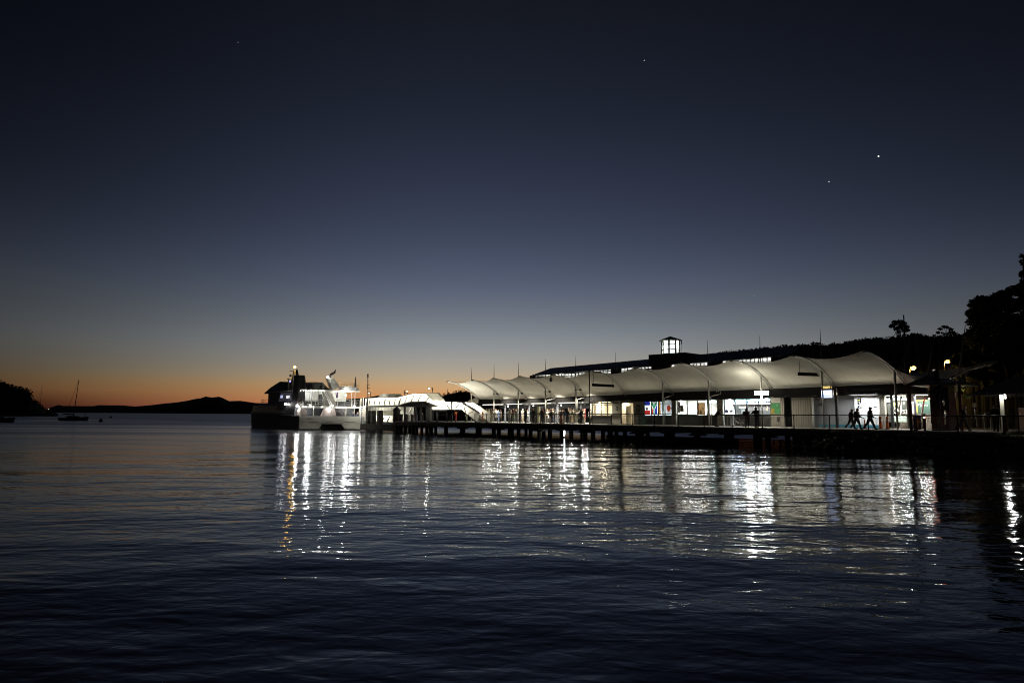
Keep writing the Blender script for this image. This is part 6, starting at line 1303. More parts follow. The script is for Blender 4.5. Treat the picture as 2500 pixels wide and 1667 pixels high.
# the big batten floodlight on the eighth mast
s = WF.P(1861, 959, 5.4)[0]; zf = WF.P(1861, 959, 5.4)[1]; o = thing('floodlight', 'very bright long white floodlight bar on the mast over the shop fronts', 'floodlight', WF.W(s, 5.4, zf)); mb = MB(WF.M); mb.box(s - .66, s + .66, 5.35, 5.5, zf + .02, zf + .2); mb.build('housing', FRAME, o)
mb = MB(WF.M); mb.box(s - .64, s + .64, 5.22, 5.348, zf - .20, zf + .18); mb.build('lens', mat('flood_lens_glow', (1, 1, 1), emit=(1, .97, .84), es=11), o)
lamp('flood_up', 'POINT', WF.W(s - .9, 4.3, zf + .45), PWR_FL, (1, .95, .80), .3, parent=o); lamp('flood_down', 'AREA', WF.W(s, 5.3, zf - .25), PWR_FL * .9, (1, .96, .82), 1.2, .3, parent=o)
# flags in the shop window, thin cloth hung inside the glass
def cl(c): return mat('flag_%d_%d_%d' % tuple(int(v * 99) for v in c), c, .8, trans=.42)
RED, BLU, WHT, GRN, ORG_, YEL, BLK = (.72, .05, .04), (.03, .06, .55), (.82, .83, .82), (.04, .42, .16), (.85, .38, .04), (.8, .6, .1), (.02, .03, .02)
def flag(label, x0, x1, y0, y1, patches, t=TW + .28):
    a = sgn(x0, y0, t); b = sgn(x1, y1, t); o = thing('flag', label, 'flag', WF.W((a.x + b.x) / 2, t, a.z), 'flags in the shop window'); w_ = b.x - a.x; h_ = a.z - b.z
    mb = MB(WF.M); mb.quad((a.x, t, b.z), (b.x, t, b.z), (b.x, t, a.z), (a.x, t, a.z)); mb.mi = 0
    mats = [cl(patches[0][1])]; 
    for i, (poly, c) in enumerate(patches[1:]):
        mb.mi = i + 1; mats.append(cl(c)); n = mb.P([(a.x + w_ * u, t - .003 - .003 * i, b.z + h_ * v) for u, v in poly]); mb.F(*range(n, n + len(poly)))
    mb.build('cloth', mats, o)
    mb = MB(WF.M); mb.tube([(a.x - .02, t + .01, a.z + .02), (b.x + .02, t + .01, a.z + .02)], .012, 5); mb.build('rod', FRAME, o)
R4 = lambda u0, u1, v0, v1: [(u0, v0), (u1, v0), (u1, v1), (u0, v1)]
circ = [(.62 + .30 * math.cos(k * PI / 10), .47 + .23 * math.sin(k * PI / 10)) for k in range(20)]
flag('flag with blue top, dark square on white, red bottom, leftmost in the window', 1573, 1587.5, 978.5, 1012.5, [(None, WHT), (R4(0, 1, .68, 1), BLU), (R4(0, 1, 0, .32), RED), (R4(.28, .64, .34, .52), (.12, .13, .10))])
flag('flag with a green Y edged in white between red and blue', 1589.8, 1605, 978.5, 1012.5, [(None, WHT), ([(0, 0), (.30, 0), (.30, .35), (.02, .72), (0, .72)], RED), ([(.62, 0), (1, 0), (1, .75), (.95, .75), (.62, .38)], BLU), ([(.36, 0), (.56, 0), (.56, .45), (.98, .82), (.98, 1), (.82, 1), (.48, .66), (.14, 1), (0, 1), (0, .84), (.36, .45)], GRN), ([(.32, 1), (.64, 1), (.48, .80)], BLK)])
flag('flag in vertical orange, white and green stripes', 1607, 1621.5, 978.5, 1012.5, [(None, WHT), (R4(0.05, .38, 0, 1), ORG_), (R4(.86, 1.0, 0, 1), GRN)])
flag('white flag with a plain red disc, rightmost in the window', 1623, 1638.8, 978.5, 1012.5, [(None, WHT), (circ, (.80, .10, .04))])
# shop window things
panel('green_sill_strip', 'bright green strip along the foot of the shop window right of the flags', 'strip', 1655, 1700.5, 1010.8, 1013.5, mat('strip_green', (.05, .45, .12), .5), t=TW + .2, th=.02, bits=[('edge', 0, 1, .9, 1, WHITEW)])
panel('window_board', 'dark grey square board inside the window right of the flags', 'board', 1661, 1669, 989.5, 1004.5, mat('board_slate', (.07, .08, .06), .6), t=TW + .4, bits=[('rim', 0, .05, 0, 1, PG)])
o = panel('banner', 'narrow vertical banner with bold black lettering inside the window right of the flags', 'banner', 1654, 1661.5, 980, 1007, mat('banner_white', (.62, .62, .66), .6), t=TW + .34)
mb = MB(WF.M); rg = random.Random(9)
for k in range(9): a = sgn(1657.5 + rg.uniform(-1, 2), 981.5 + k * 2.8, TW + .33); mb.box(a.x, a.x + rg.uniform(.05, .12), TW + .325, TW + .335, a.z - .08, a.z)
mb.build('lettering', PB, o)
panel('food_poster', 'poster with a green pear and an orange border in the shop window', 'poster', 1703.5, 1721.5, 983, 1012, mat('poster_cream', (.85, .68, .45), .6, trans=.4), t=TW + .22, bits=[('border', 0, .16, 0, .72, mat('poster_orange', (.75, .30, .10), .6)), ('lettering', .03, .13, .74, 1.0, PB), ('fruit', .3, .55, .06, .3, mat('pear_green', (.16, .19, .10), .6)), ('fruit', .34, .48, .3, .40, MATS['pear_green'] if 'pear_green' in MATS else PG), ('fruit', .58, .78, .46, .58, PG), ('fruit', .85, .97, .12, .25, mat('tomato', (.6, .2, .1), .6))])
panel('window_sticker', 'blue fish shaped sticker low in the shop window behind the bicycle', 'sticker', 1769.5, 1778.5, 1000.5, 1007, mat('sticker_blue', (.10, .12, .35), .6), t=TW + .2, th=.004, bits=[('fin', .3, .6, .9, 1.15, mat('sticker_blue2', (.12, .14, .38), .6))])
panel('window_sticker', 'brown oval sticker right of the blue fish sticker', 'sticker', 1781.5, 1789, 1000.5, 1006.5, mat('sticker_tan', (.34, .32, .24), .6), t=TW + .2, th=.004, bits=[('print', .1, .9, .5, .65, PG)])
panel('shelf_unit', 'grey shelf unit at the back of the shop behind the bicycle', 'shelf', 1769, 1792, 986, 996, mat('shelf_grey', (.35, .33, .28), .6), t=TW + 2.6, th=.4, bits=[('shelf', .02, .98, .3, .34, PG), ('shelf', .02, .98, .62, .66, PG)])
panel('shelf_unit', 'tan shelf unit in the second bay of the shop behind the bicycle', 'shelf', 1803, 1821, 986, 996, mat('shelf_tan2', (.42, .38, .30), .6), t=TW + 2.6, th=.4, bits=[('shelf', .02, .98, .45, .49, PG)])
panel('shop_sign', 'dark menu panel in the right half of the lit shop', 'sign', 1826, 1880, 987, 1002, mat('menu_dark', (.09, .08, .075), .6), t=TW + 2.6, th=.1, bits=[('print', .3, .32, .0, .95, PW), ('print', .60, .62, 0, .9, PW), ('print', .86, .89, 0, .95, mat('print_yellow', (.6, .5, .25), .6))])
panel('price_strip', 'violet blue header strip across the lit shop behind the bicycle', 'sign', 1768.5, 1880.5, 982.8, 986, mat('header_violet', (.32, .34, .62), .6), t=TW + 2.4, th=.1, bits=[('edge', 0, 1, 0, .15, PW)])
panel('teal_header', 'pale turquoise panel high in the lit shop behind the bicycle', 'panel', 1796, 1880, 973.5, 980, mat('teal_pale', (.35, .75, .80), .6), t=TW + 2.4, th=.1, bits=[('edge', 0, 1, 0, .1, PW)])
panel('teal_header', 'pale blue panel high at the right end of the food poster window', 'panel', 1722, 1750, 978, 984, mat('teal_pale', (.35, .75, .80), .6), t=TW + 1.8, th=.1, bits=[('edge', 0, 1, 0, .1, PW)])
panel('office_cabinet', 'teal cabinet at the left edge of the office window', 'cabinet', 1446, 1451, 982, 1012, mat('cabinet_teal', (.20, .38, .36), .6), t=TW + 1.4, th=.4, bits=[('door', .1, .9, .05, .5, MATS['cabinet_teal'] if 'cabinet_teal' in MATS else PG)])
panel('office_poster', 'yellowish wall chart inside the office window', 'poster', 1468, 1480, 981, 1000, mat('chart_yellow', (.75, .62, .35), .6), t=TW + 3.4, bits=[('print', .2, .8, .2, .3, PG)])
panel('office_poster', 'grey picture on the back wall of the office', 'poster', 1454, 1464, 985, 1000, mat('chart_grey', (.45, .43, .40), .6), t=TW + 3.4, bits=[('print', .2, .8, .2, .7, PG)])
# ---- bicycle leaning on the shop front
def bicycle(x, t, label):
    s = WF.P(x, 1036, t)[0]; o = thing('bicycle', label, 'bicycle', WF.W(s, t, DK)); R_ = .34; z = DK + R_ + .01; MF = mat('bike_silver', (.6, .6, .57), .35, .5); wb = .52
    for sx in (-1, 1):
        mb = MB(WF.M); mb.ring((s + sx * wb, t, z), R_ - .02, .02, (0, 1, 0), 28, 6); wh_ = mb.build('wheel', mat('tyre_grey', (.10, .10, .10), .7), o)
        mb = MB(WF.M); mb.ring((s + sx * wb, t, z), R_ - .045, .009, (0, 1, 0), 28, 5)
        for k in range(14): a = k * 2 * PI / 14; mb.tube([(s + sx * wb, t, z), (s + sx * wb + (R_ - .04) * math.cos(a), t, z + (R_ - .04) * math.sin(a))], .003, 3)
        mb.build('rim', MF, wh_)
    bb = Vector((s + .05, t, z - .03)); st = Vector((s + .17, t, z + .42)); hd = Vector((s - .34, t, z + .40)); rw = Vector((s + wb, t, z)); fwl = Vector((s - wb, t, z)); mb = MB(WF.M)
    for p, q, r in ((bb, st, .018), (bb, hd + Vector((.02, 0, -.10)), .022), (st, hd, .018), (rw, st, .012), (rw, bb, .012), (hd + Vector((-.02, 0, .08)), hd + Vector((.03, 0, -.12)), .02), (hd + Vector((.03, 0, -.12)), fwl, .015)): mb.tube([p, q], r, 6)
    mb.build('frame', MF, o); mb = MB(WF.M); mb.tube([hd + Vector((-.02, 0, .08)), hd + Vector((-.06, 0, .18))], .014, 6); mb.tube([hd + Vector((-.06, -.26, .20)), hd + Vector((-.06, 0, .18)), hd + Vector((-.06, .26, .20))], .012, 6); mb.build('handlebar', FRAME, o)
    mb = MB(WF.M); mb.tube([st, st + Vector((.04, 0, .12))], .012, 6); mb.lathe(st + Vector((.05, 0, .12)), [(.05, 0), (.11, .02), (.09, .05), (.02, .06)], 10); mb.build('saddle', FRAME, o)
    mb = MB(WF.M); mb.ring(bb, .09, .008, (0, 1, 0), 16, 4); mb.tube([bb, bb + Vector((.1, -.05, -.13))], .008, 4); mb.tube([bb, bb + Vector((-.1, .05, .13))], .008, 4); mb.build('crank', MF, o); return o
bicycle(1802, 4.6, 'silver bicycle parked in front of the lit shop, beside the pair at the railing')
# ---- right side: bollards, lights, arrow sign
def bol(x, ytop, t, w_, label, cap=None, base=None):
    a = sgn(x, ytop, t); o = thing('bollard', label, 'bollard', WF.W(a.x, t, DK)); mb = MB(WF.M); mb.lathe((a.x, t, DK), [(w_, 0), (w_, a.z - DK - .08), (w_ * 1.15, a.z - DK - .07), (w_ * 1.15, a.z - DK)], 12); mb.build('shaft', base or STEELD, o)
    if cap: mb = MB(WF.M); mb.ball((a.x, t - .02, a.z + .05), .07, 8); mb.build('lamp', cap, o)
RG_ = mat('red_lamp_glow', (1, .2, .2), emit=(1, .10, .06), es=9); RW = mat('red_core_glow', (1, .4, .3), emit=(1, .35, .25), es=10)
bol(2234.5, 1020, 1.0, .12, 'dark round bollard in front of the yellow arrow sign')
bol(2257, 1021, 1.0, .10, 'dark post with a glowing red lamp on top', RW, mat('post_dark_red', (.10, .02, .015), .5))
for x, y, t_, lab in ((2221.5, 973, 7.2, 'glowing red lamp beside the dark red column of the kiosk shop'), (2269, 972.3, 7.2, 'glowing red lamp at the right side of the yellow framed kiosk')):
    a = sgn(x, y, t_); o = thing('red_lamp', lab, 'lamp', WF.W(a.x, t_, a.z), 'red lamps over the kiosk shop'); mb = MB(WF.M); mb.ball((a.x, t_, a.z), .085, 10); mb.build('bulb', RW, o); mb = MB(WF.M); mb.lathe((a.x, t_, a.z + .03), [(.20, -.02), (.12, .08), (.02, .12)], 10); mb.tube([(a.x, t_, a.z + .1), (a.x, t_, a.z + .35)], .02, 5); mb.build('shade', mat('lamp_shade_red', (.3, .02, .02), .5), o)
    lamp('red_lamp_light', 'POINT', WF.W(a.x, t_ - .15, a.z - .05), 3, (1, .12, .08), .08, parent=o)
a = sgn(2238, 1025, 3.5); o = thing('arrow_board', 'small orange board shaped as an arrow pointing up, behind the dark bollard', 'sign', WF.W(a.x, 3.5, DK)); mb = MB(WF.M); mb.prism([(-.12, -.40), (.12, -.40), (.12, 0), (.30, 0), (0, .38), (-.30, 0), (-.12, 0)], 3.5, 3.53, lambda p, q, d: (a.x + p, d, DK + .55 + q)); mb.build('arrow', mat('sign_orange', (.85, .42, .06), .5), o); mb = MB(WF.M); mb.box(a.x - .28, a.x + .28, 3.54, 3.57, DK + .04, DK + 1.08); mb.build('back_board', mat('sign_blue', (.06, .06, .30), .5), o)
# pyramid roofed kiosk
k0 = thing('information_kiosk', 'dark red and black kiosk with a wide low pyramid roof and small yellow signs', 'kiosk', WF.W(sgn(2290, 1030, 2.6).x, 3.4, DK)); sa_ = sgn(2272, 1000, 2.6).x; sb_ = sgn(2318, 1000, 2.6).x
eL, eR = sgn(2215, 936.5, 1.4), sgn(2353, 932.5, 1.4); zE = eL.z; zE2 = eR.z; ap = sgn(2262, 917.5, 4.0); ap2 = sgn(2305, 927, 4.0); tN, tF = 1.4, 6.6
mb = MB(WF.M); n = mb.P([(eL.x, tN, zE), (eR.x, tN, zE2), (eR.x, tF, zE2), (eL.x, tF, zE), (ap.x, 4.0, ap.z), (ap2.x + .3, 4.0, ap2.z)]); mb.F(n, n + 1, n + 5, n + 4); mb.F(n + 1, n + 2, n + 5); mb.F(n + 2, n + 3, n + 4, n + 5); mb.F(n + 3, n, n + 4); n = mb.P([(eL.x, tN, zE - .14), (eR.x, tN, zE2 - .14), (eR.x, tF, zE2 - .14), (eL.x, tF, zE - .14)]); mb.F(n, n + 3, n + 2, n + 1)
for (i, j) in ((0, 1), (1, 2), (2, 3), (3, 0)): mb.F(n + i, n + j, n - 6 + j, n - 6 + i)
mb.build('roof', mat('kiosk_roof_slate', (.13, .12, .12), .5, var=.2), k0)
mb = MB(WF.M); mb.box(sa_, sb_, 2.6, 4.6, DK + .003, zE - .15); mb.build('body', mat('kiosk_dark_red', (.03, .008, .009), .45, var=.5, vscale=1.5), k0)
mb = MB(WF.M); mb.box(sgn(2286, 1000, 2.5).x, sgn(2297, 1000, 2.5).x, 2.40, 2.595, DK + .003, sgn(2290, 903, 2.4).z); mb.build('tall_panel', mat('panel_black', (.015, .013, .013), .5), k0)
for x0, x1, y0, y1 in ((2271, 2287, 940.5, 944.5), (2301, 2317.5, 940.3, 944.5)): a = sgn(x0, y0, 2.3); b = sgn(x1, y1, 2.3); mb = MB(WF.M); mb.box(a.x, b.x, 2.3, 2.34, b.z, a.z); mb.build('yellow_sign', mat('sign_yellow_dim', (.50, .42, .06), .5), k0)
for x, y0, y1, r in ((2303.5, 973, 989, .05), (2307, 1001, 1036, .07)): a = sgn(x, y0, 2.2); b = sgn(x + 1, y1, 2.2); mb = MB(WF.M); mb.tube([a, b], r, 8); mb.build('steel_handle', mat('polished_steel', (.75, .75, .72), .2, .9), k0)
for x in (2222, 2345): s = sgn(x, 1000, 2.0).x; mb = MB(WF.M); mb.box(s - .09, s + .09, 2.0, 2.18, DK, zE - .15); mb.build('post', mat('post_dark_red', (.10, .02, .015), .5), k0)
a = sgn(2306, 1000, 1.9); lamp('kiosk_spot', 'SPOT', WF.W(a.x, 1.2, DK + 2.6), 60, (1, .9, .65), .08, target=WF.W(a.x, 2.2, DK + .6), parent=k0, spot=50)
mb = MB(WF.M); mb.box(a.x - .07, a.x + .07, 1.14, 1.26, DK + 2.62, zE - .14); mb.build('spot_fitting', FRAME, k0)
# sunlit-looking shrub lit by a spot above the kiosk roof
rg = random.Random(77); c = sgn(2341, 928, 5.0); P_ = thing('potted_tree', 'small tree with yellow lit leaves poking out above the kiosk roof', 'tree', WF.W(c.x, 5.0, DK)); mb = MB()
for dx, dz, r in ((-.35, -.25, .35), (0, 0, .45), (.3, .2, .35), (.45, -.3, .3), (.1, -.7, .3), (.5, -1.2, .25)): q = WF.W(c.x + dx, 5.0, c.z + dz); clump(mb, q, r, 60, .09, rg)
mb.build('crown', mat('leaf_lime', (.16, .20, .05), .7), P_); mb = MB(WF.M); mb.tube([(c.x, 5, DK), (c.x + .1, 5, c.z)], [.07, .03], 6); mb.build('trunk', BARK, P_)
lamp('tree_spot', 'SPOT', WF.W(c.x - .1, 4.4, c.z - 1.5), 45, (1, .85, .45), .06, target=WF.W(c.x, 5, c.z), parent=P_, spot=70)
# right shelter with hipped roof, pale column, tube light
sh = thing('waiting_shelter', 'dark hipped roof shelter at the right edge with pale column and white tube light', 'shelter', WF.W(sgn(2450, 1030, 3).x, 3, DK))
e0 = sgn(2363, 962.5, 2.2); e1 = sgn(2500, 953, 2.2); sx_ = (e1.z - e0.z) / (e1.x - e0.x); e2x = e1.x + 4; e2z = e0.z; zz0 = (e0.z + e1.z) / 2; r0 = sgn(2440, 935, 4.5); r1 = sgn(2500, 913, 6.0)
mb = MB(WF.M); n = mb.P([(e0.x, 2.2, e0.z), (e2x, 2.2, e1.z), (e2x, 12, e1.z), (e0.x, 12, e0.z), (r1.x, 6.0, r1.z), (e2x, 6.0, r1.z + .2), (r0.x, 4.2, r0.z)]); mb.F(n, n + 1, n + 5, n + 4, n + 6); mb.F(n + 3, n, n + 6, n + 4); mb.F(n + 1, n + 2, n + 5); mb.F(n + 2, n + 3, n + 4, n + 5); mb.build('roof', mat('shelter_roof_brown', (.20, .17, .14), .55, var=.25), sh)
mb = MB(WF.M); mb.hexa([(e0.x, 2.1, e0.z - .12), (e2x, 2.1, e1.z - .12), (e2x, 2.19, e1.z - .12), (e0.x, 2.19, e0.z - .12), (e0.x, 2.1, e0.z + .03), (e2x, 2.1, e1.z + .03), (e2x, 2.19, e1.z + .03), (e0.x, 2.19, e0.z + .03)]); mb.build('gutter', mat('gutter_grey', (.25, .25, .26), .5), sh)
a = sgn(2446.5, 1000, 3.0); mb = MB(WF.M); mb.box(a.x - .10, a.x + .12, 3.0, 3.2, DK, e0.z + .1); mb.build('column', mat('column_pale_green', (.42, .43, .36), .6), sh)
b = sgn(2453.5, 957, 2.9); c = sgn(2453.5, 973, 2.9); mb = MB(WF.M); mb.tube([Vector((b.x, 2.9, b.z)), Vector((b.x, 2.9, c.z))], .055, 8); mb.build('tube_light', mat('tube_glow_pink', (1, 1, 1), emit=(1, .93, .88), es=6), sh); lamp('tube_lamp', 'POINT', WF.W(b.x, 2.6, (b.z + c.z) / 2), 70, (1, .93, .85), .1, parent=sh)
mb = MB(WF.M); a = sgn(2486, 995, 5.5); b = sgn(2520, 1045, 5.5); mb.box(a.x, b.x, 5.5, 5.6, DK, a.z); mb.build('back_panel', mat('panel_pinkish', (.22, .15, .11), .7), sh)
mb = MB(WF.M); mb.box(sgn(2447, 1000, 2.6).x, sgn(2457, 1000, 2.6).x, 2.55, 2.6, DK, sgn(2450, 1014, 2.6).z); mb.build('low_panel', mat('panel_brown', (.07, .04, .03), .6), sh)
# sign plate on a leaning post
a = sgn(2378, 989, 6); o = thing('road_sign', 'pale square sign plate on a leaning post right of the kiosk', 'sign', WF.W(sgn(2388, 1040, 6).x, 6, DK)); p0_ = sgn(2373, 983, 6); p1_ = sgn(2384, 983, 6); p2_ = sgn(2385, 994, 6); p3_ = sgn(2375, 995, 6); e = Vector((0, .02, 0)); mb = MB(WF.M); mb.hexa([p3_, p2_, p2_ + e, p3_ + e, p0_, p1_, p1_ + e, p0_ + e]); mb.build('plate', mat('plate_cream', (.45, .42, .32), .6), o); mb = MB(WF.M); mb.tube([sgn(2379, 995, 6.05), sgn(2386, 1040, 6.05)], .04, 6); mb.build('post', STEEL, o)
for x, lab in ((2412, 'small pale metal hoop behind the railing, left of two'), (2428, 'small pale metal hoop behind the railing, right of two')):
    a = sgn(x, 1003, 7); o = thing('bike_hoop', lab, 'bike rack', WF.W(a.x, 7, DK), 'metal hoops behind the railing'); mb = MB(WF.M); r = .28; mb.tube([(a.x - r, 7, DK)] + [(a.x - r * math.cos(k * PI / 10), 7, DK + 1.1 + r * math.sin(k * PI / 10)) for k in range(11)] + [(a.x + r, 7, DK)], .03, 6); mb.build('tube', STEEL, o)
# low pale kerb strips and a path light band on the shore behind the railing
KB = mat('kerb_pale', (.40, .36, .27), .8, var=.3)
mb = MB(WF.M); mb.box(48.6, 75, 3.5, 14, 1.40, 1.47); kind(mb.build('pavement', KB), 'structure')
mb = MB(WF.M); mb.box(48.6, 75, 14.2, 60, 1.41, 1.44); kind(mb.build('road', mat('asphalt', (.05, .05, .05), .85, var=.3)), 'structure')
# street lamps up the road
def street(label, hx, hy, Y, es_, power, col, r=.16, side=-.5, glow=None):
    h = atY(hx, hy, Y); o = thing('street_lamp', label, 'street lamp', (h.x + side, Y, 1.4), 'street lamps on the road behind the terminal'); mb = MB(); mb.tube([(h.x + side, Y, 1.4), (h.x + side, Y, h.z - .3), (h.x + side * .7, Y, h.z + .25), (h.x, Y, h.z + .28)], [.10, .07, .05, .04], 8); mb.build('pole', STEELD, o)
    mb = MB(); mb.box(h.x - .3, h.x + .3, Y - .15, Y + .15, h.z + .13, h.z + .26); mb.build('head', STEELD, o); mb = MB(); mb.ball((h.x, Y, h.z), r, 10, .75); mb.build('lamp', mat(glow or 'sodium_glow', (1, .8, .4), emit=col, es=es_), o)
    if power: lamp('street_light', 'POINT', (h.x, Y, h.z - .3), power, col, .2, parent=o)
street('yellow street lamp nearest the last canopy rib, left of the pair', 2229.5, 898, 88, 5, 700, (1, .57, .14), .34)
street('yellow street lamp higher up between the two leaning poles, right of the pair', 2313, 882.5, 100, 5, 1300, (1, .55, .13), .36)
street('small white street lamp right of the higher yellow one', 2332.5, 892.3, 110, 22, 60, (1, .92, .75), .14, glow='white_small_glow')
street('tiny dim street lamp beside the tallest leaning pole', 2351, 895.3, 112, 2.5, 0, (.9, .9, .95), .12, glow='dim_small_glow')
street('dim unlit looking lamp globe below the middle leaning pole', 2280.5, 904, 95, .5, 0, (.6, .6, .6), .18, glow='dim_globe_glow')
# ================================================================ boats and buoys on the left
def yacht(label, bx, by, Y, Lh, mast_h, head=1, col=(.05, .055, .07), lean=.0, sail=True):
    p = atZ(bx, by, 0.0) if Y is None else Vector((atY(bx, 1010, Y).x, Y, 0)); o = thing('moored_yacht', label, 'yacht', p); HM = mat('hull_%d' % int(col[0] * 1000), col, .5); mb = MB(); rings = []
    for i in range(11):
        k = i / 10; x = (k - .5) * Lh * head; w_ = 1.35 * Lh / 9 * math.sin(PI * min(.97, .18 + k * .80)) ** .8 if k < .98 else .06; sh_ = .85 + .35 * (k ** 2)
        if i == 10: w_ = .05
        rings.append([(p.x + x, p.y - w_, sh_), (p.x + x * .93, p.y - w_ * .6, -.25), (p.x + x * .93, p.y + w_ * .6, -.25), (p.x + x, p.y + w_, sh_)])
    mb.smooth = True; mb.loft(rings); mb.build('hull', HM, o)
    mb = MB(); mb.hexa([(p.x - .22 * Lh, p.y - .8, .9), (p.x + .2 * Lh, p.y - .6, .9), (p.x + .2 * Lh, p.y + .6, .9), (p.x - .22 * Lh, p.y + .8, .9), (p.x - .18 * Lh, p.y - .6, 1.45), (p.x + .12 * Lh, p.y - .45, 1.35), (p.x + .12 * Lh, p.y + .45, 1.35), (p.x - .18 * Lh, p.y + .6, 1.45)]); mb.build('cabin', mat('cabin_grey', (.09, .09, .09), .5), o)
    mx = p.x - .02 * Lh; mt = (mx + lean * mast_h, p.y, mast_h); mb = MB(); mb.tube([(mx, p.y, .8), mt], [.13, .07], 6); mb.ball(mt, .16, 6); mb.build('mast', STEELD, o)
    if sail:
        mb = MB(); mb.tube([(mx, p.y, 1.9), (mx + head * -.36 * Lh, p.y, 2.0)], [.2, .16], 6); mb.build('boom', mat('sail_cover', (.05, .06, .08), .8), o)
        mb = MB(); mb.tube([mt, (p.x - .30 * Lh, p.y, 1.1)], .035, 4); mb.build('stay', STEELD, o)
        mb = MB(); q = p.x + .44 * Lh
        for dx in (0, .5): mb.tube([(q - dx, p.y - .5, .9), (q - dx, p.y - .5, 2.4)], .04, 4)
        mb.tube([(q - 1.6, p.y - .5, 2.4), (q + .1, p.y - .5, 2.45)], .06, 4); mb.build('stern_frame', STEELD, o)
    return o
yacht('dark moored yacht with a tall slightly raked mast left of the two buoys', 181, 1026, 205, 8.8, 12.0, 1, lean=.065)
yacht('grey moored boat cut off by the left edge of the frame', -6, 1031, 163, 8.5, 2.2, 1, col=(.07, .065, .055), sail=False)
yacht('distant yacht of which only the thin mast shows above the left headland', 96, 1010, 548, 13, 23.5, 1, col=(.06, .06, .07), lean=.03)
for x, Y, r, lab, c in ((247, 181, .48, 'larger dull yellow buoy right of the moored yacht', (.12, .10, .03)), (271, 322, .5, 'smaller dark buoy farther out, right of the yellow one', (.04, .04, .04))):
    p = Vector((atY(x, 1010, Y).x, Y, 0)); o = thing('mooring_buoy', lab, 'buoy', p, 'mooring buoys'); mb = MB(); mb.lathe(p, [(.02, -.3), (r * .9, -.1), (r, r * .6), (r * .8, r * 1.4), (r * .3, r * 1.8), (.02, r * 1.85)], 12); mb.build('float', mat('buoy_%d' % int(c[0] * 100), c, .6), o)
    mb = MB(); mb.ring(p + Vector((0, 0, r * 2.0)), .12, .03, (0, 1, 0), 12, 5); mb.build('ring', STEELD, o)
p = atY(118.5, 998.5, 440); o = thing('shore_light', 'tiny white light at the tip of the left headland', 'light', (p.x, p.y, .5)); mb = MB(); mb.tube([(p.x, p.y, .3), (p.x, p.y, p.z - .2)], .08, 5); mb.build('pole', STEELD, o); mb = MB(); mb.ball(p, .28, 8); mb.build('lamp', mat('shore_glow', (1, 1, 1), emit=(1, .85, .6), es=.6), o)
# camera pod hanging under the third bay of the canopy
s = ribc[4][0][0].x; tq, zq = WF.Q(1345, 926, s); o = thing('hanging_speaker', 'small dark pod hanging from the canopy edge at the fourth bay', 'speaker', WF.W(s, tq, zq)); mb = MB(WF.M); mb.lathe((s, tq, zq - .3), [(.05, 0), (.17, .1), (.17, .35), (.06, .55)], 8); mb.build('body', FRAME, o); mb = MB(WF.M); mb.tube([(s, tq, zq + .2), (s, tq, ribc[4][0][0].z)], .03, 5); mb.build('hanger', FRAME, o)
# slender aerial on the wooded point
p = atY(1093, 950, 318); o = thing('aerial_pole', 'tiny pole standing on the wooded point left of the canopy tip', 'pole', (p.x, 318, 2)); mb = MB(); mb.tube([(p.x, 318, 2), (p.x, 318, p.z)], .12, 5); mb.build('pole', STEELD, o)
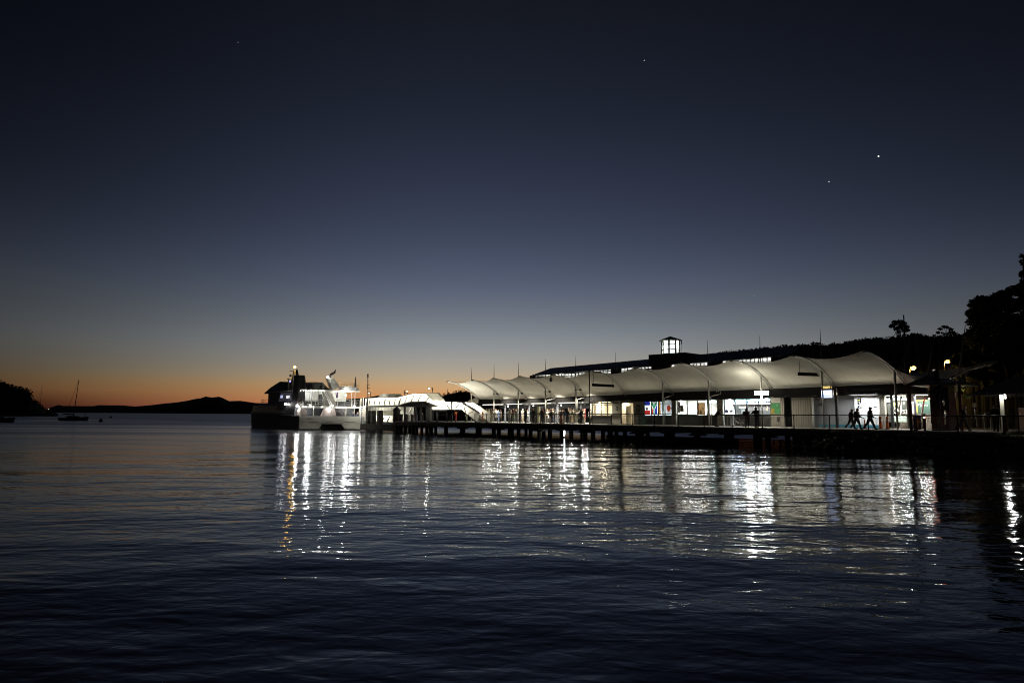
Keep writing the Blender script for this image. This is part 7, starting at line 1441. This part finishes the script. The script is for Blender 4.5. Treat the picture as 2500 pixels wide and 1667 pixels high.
# ================================================================ uplights on the fascia that wash the canopy underside
for i in range(10):
    sA = (ribc[i][0][0].x + ribc[i + 1][0][0].x) / 2; w_ = ribc[i + 1][0][0].x - ribc[i][0][0].x; z0 = fz(sA)[1]
    o = thing('canopy_uplight', 'linear uplight tucked on the fascia washing the %s canopy bay from the left' % ('first', 'second', 'third', 'fourth', 'fifth', 'sixth', 'seventh', 'eighth', 'ninth', 'tenth')[i], 'light', WF.W(sA, 7.55, z0 - .3), 'linear uplights on the fascia')
    mb = MB(WF.M); mb.box(sA - w_ * .42, sA + w_ * .42, 6.85, 6.98, z0 - .92, z0 - .80); mb.build('housing', FASC, o)
    mb = MB(WF.M)
    for dx in (-.3, .3): mb.tube([(sA + w_ * dx, 6.95, z0 - .83), (sA + w_ * dx, 7.72, z0 - .3)], .02, 5)
    mb.build('bracket', FASC, o)
    tgt = WF.W(sA, 1.0, z0 + 2.6); f = 1.0
    l = lamp('uplight', 'AREA', WF.W(sA, 6.9, z0 - .75), PWR_UP * w_ / 4 * f, (1, .91, .70), w_ * .8, .15, parent=o)
    l.data.spread = math.radians(165)
    zdir = -(tgt - WF.W(sA, 6.9, z0 - .75)).normalized(); xdir = WF.e.copy(); ydir = zdir.cross(xdir).normalized(); xdir = ydir.cross(zdir)
    R = Matrix((xdir, ydir, zdir)).transposed(); l.rotation_mode = 'QUATERNION'; l.rotation_quaternion = R.to_quaternion()

# box floods added on the masts to brighten the queue
for i, nm in ((2, 'third'), (3, 'fourth'), (4, 'fifth'), (1, 'second')):
    cv, tm, zm, um = ribc[i]; s = cv[0].x; px_ = {1: 1205.3, 2: 1265, 3: 1331.5, 4: 1406}[i]; tt = WF.Q(px_, 1000, s)[0]; z0 = zm - .5
    o = thing('added_mast_flood', 'small added box flood on the %s mast, brightening the waiting people' % nm, 'floodlight', WF.W(s, tt, z0), 'added box floods on the canopy masts'); mb = MB(WF.M); mb.box(s + .62, s + .88, tt - .12, tt + .02, z0 - .1, z0 + .1); mb.box(s + .06, s + .62, tt - .02, tt + .02, z0 - .02, z0 + .02); mb.build('housing', FASC, o); mb = MB(WF.M); mb.box(s - .17, s + .17, tt - .08, tt + .08, z0 - .03, z0 + .03); mb.build('clamp', FASC, o)
    lamp('queue_fill', 'SPOT', WF.W(s + .75, tt - .05, z0 - .16), PWR_Q, (1, .94, .78), .12, target=WF.W(s + 1.2, 7.5, DK + .9), parent=o, spot=110)

o = thing('added_wing_flood', 'small added flood on its own pole brightening the canopy wing', 'floodlight', WF.W(47.0, 8.0, 4.6)); mb = MB(WF.M); mb.box(46.9, 47.1, 7.9, 8.1, 4.5, 4.7); mb.build('housing', FASC, o); mb = MB(WF.M); mb.tube([(47.0, 8.0, DK - .1), (47.0, 8.0, 4.5)], .04, 6); mb.build('pole', FASC, o)  # flood and pole added to brighten the dim canopy wing
lamp('added_wing_light', 'SPOT', WF.W(47.0, 8.0, 4.8), 160, (1, .90, .75), .1, target=WF.W(49.5, 10, 7.5), parent=o, spot=120)
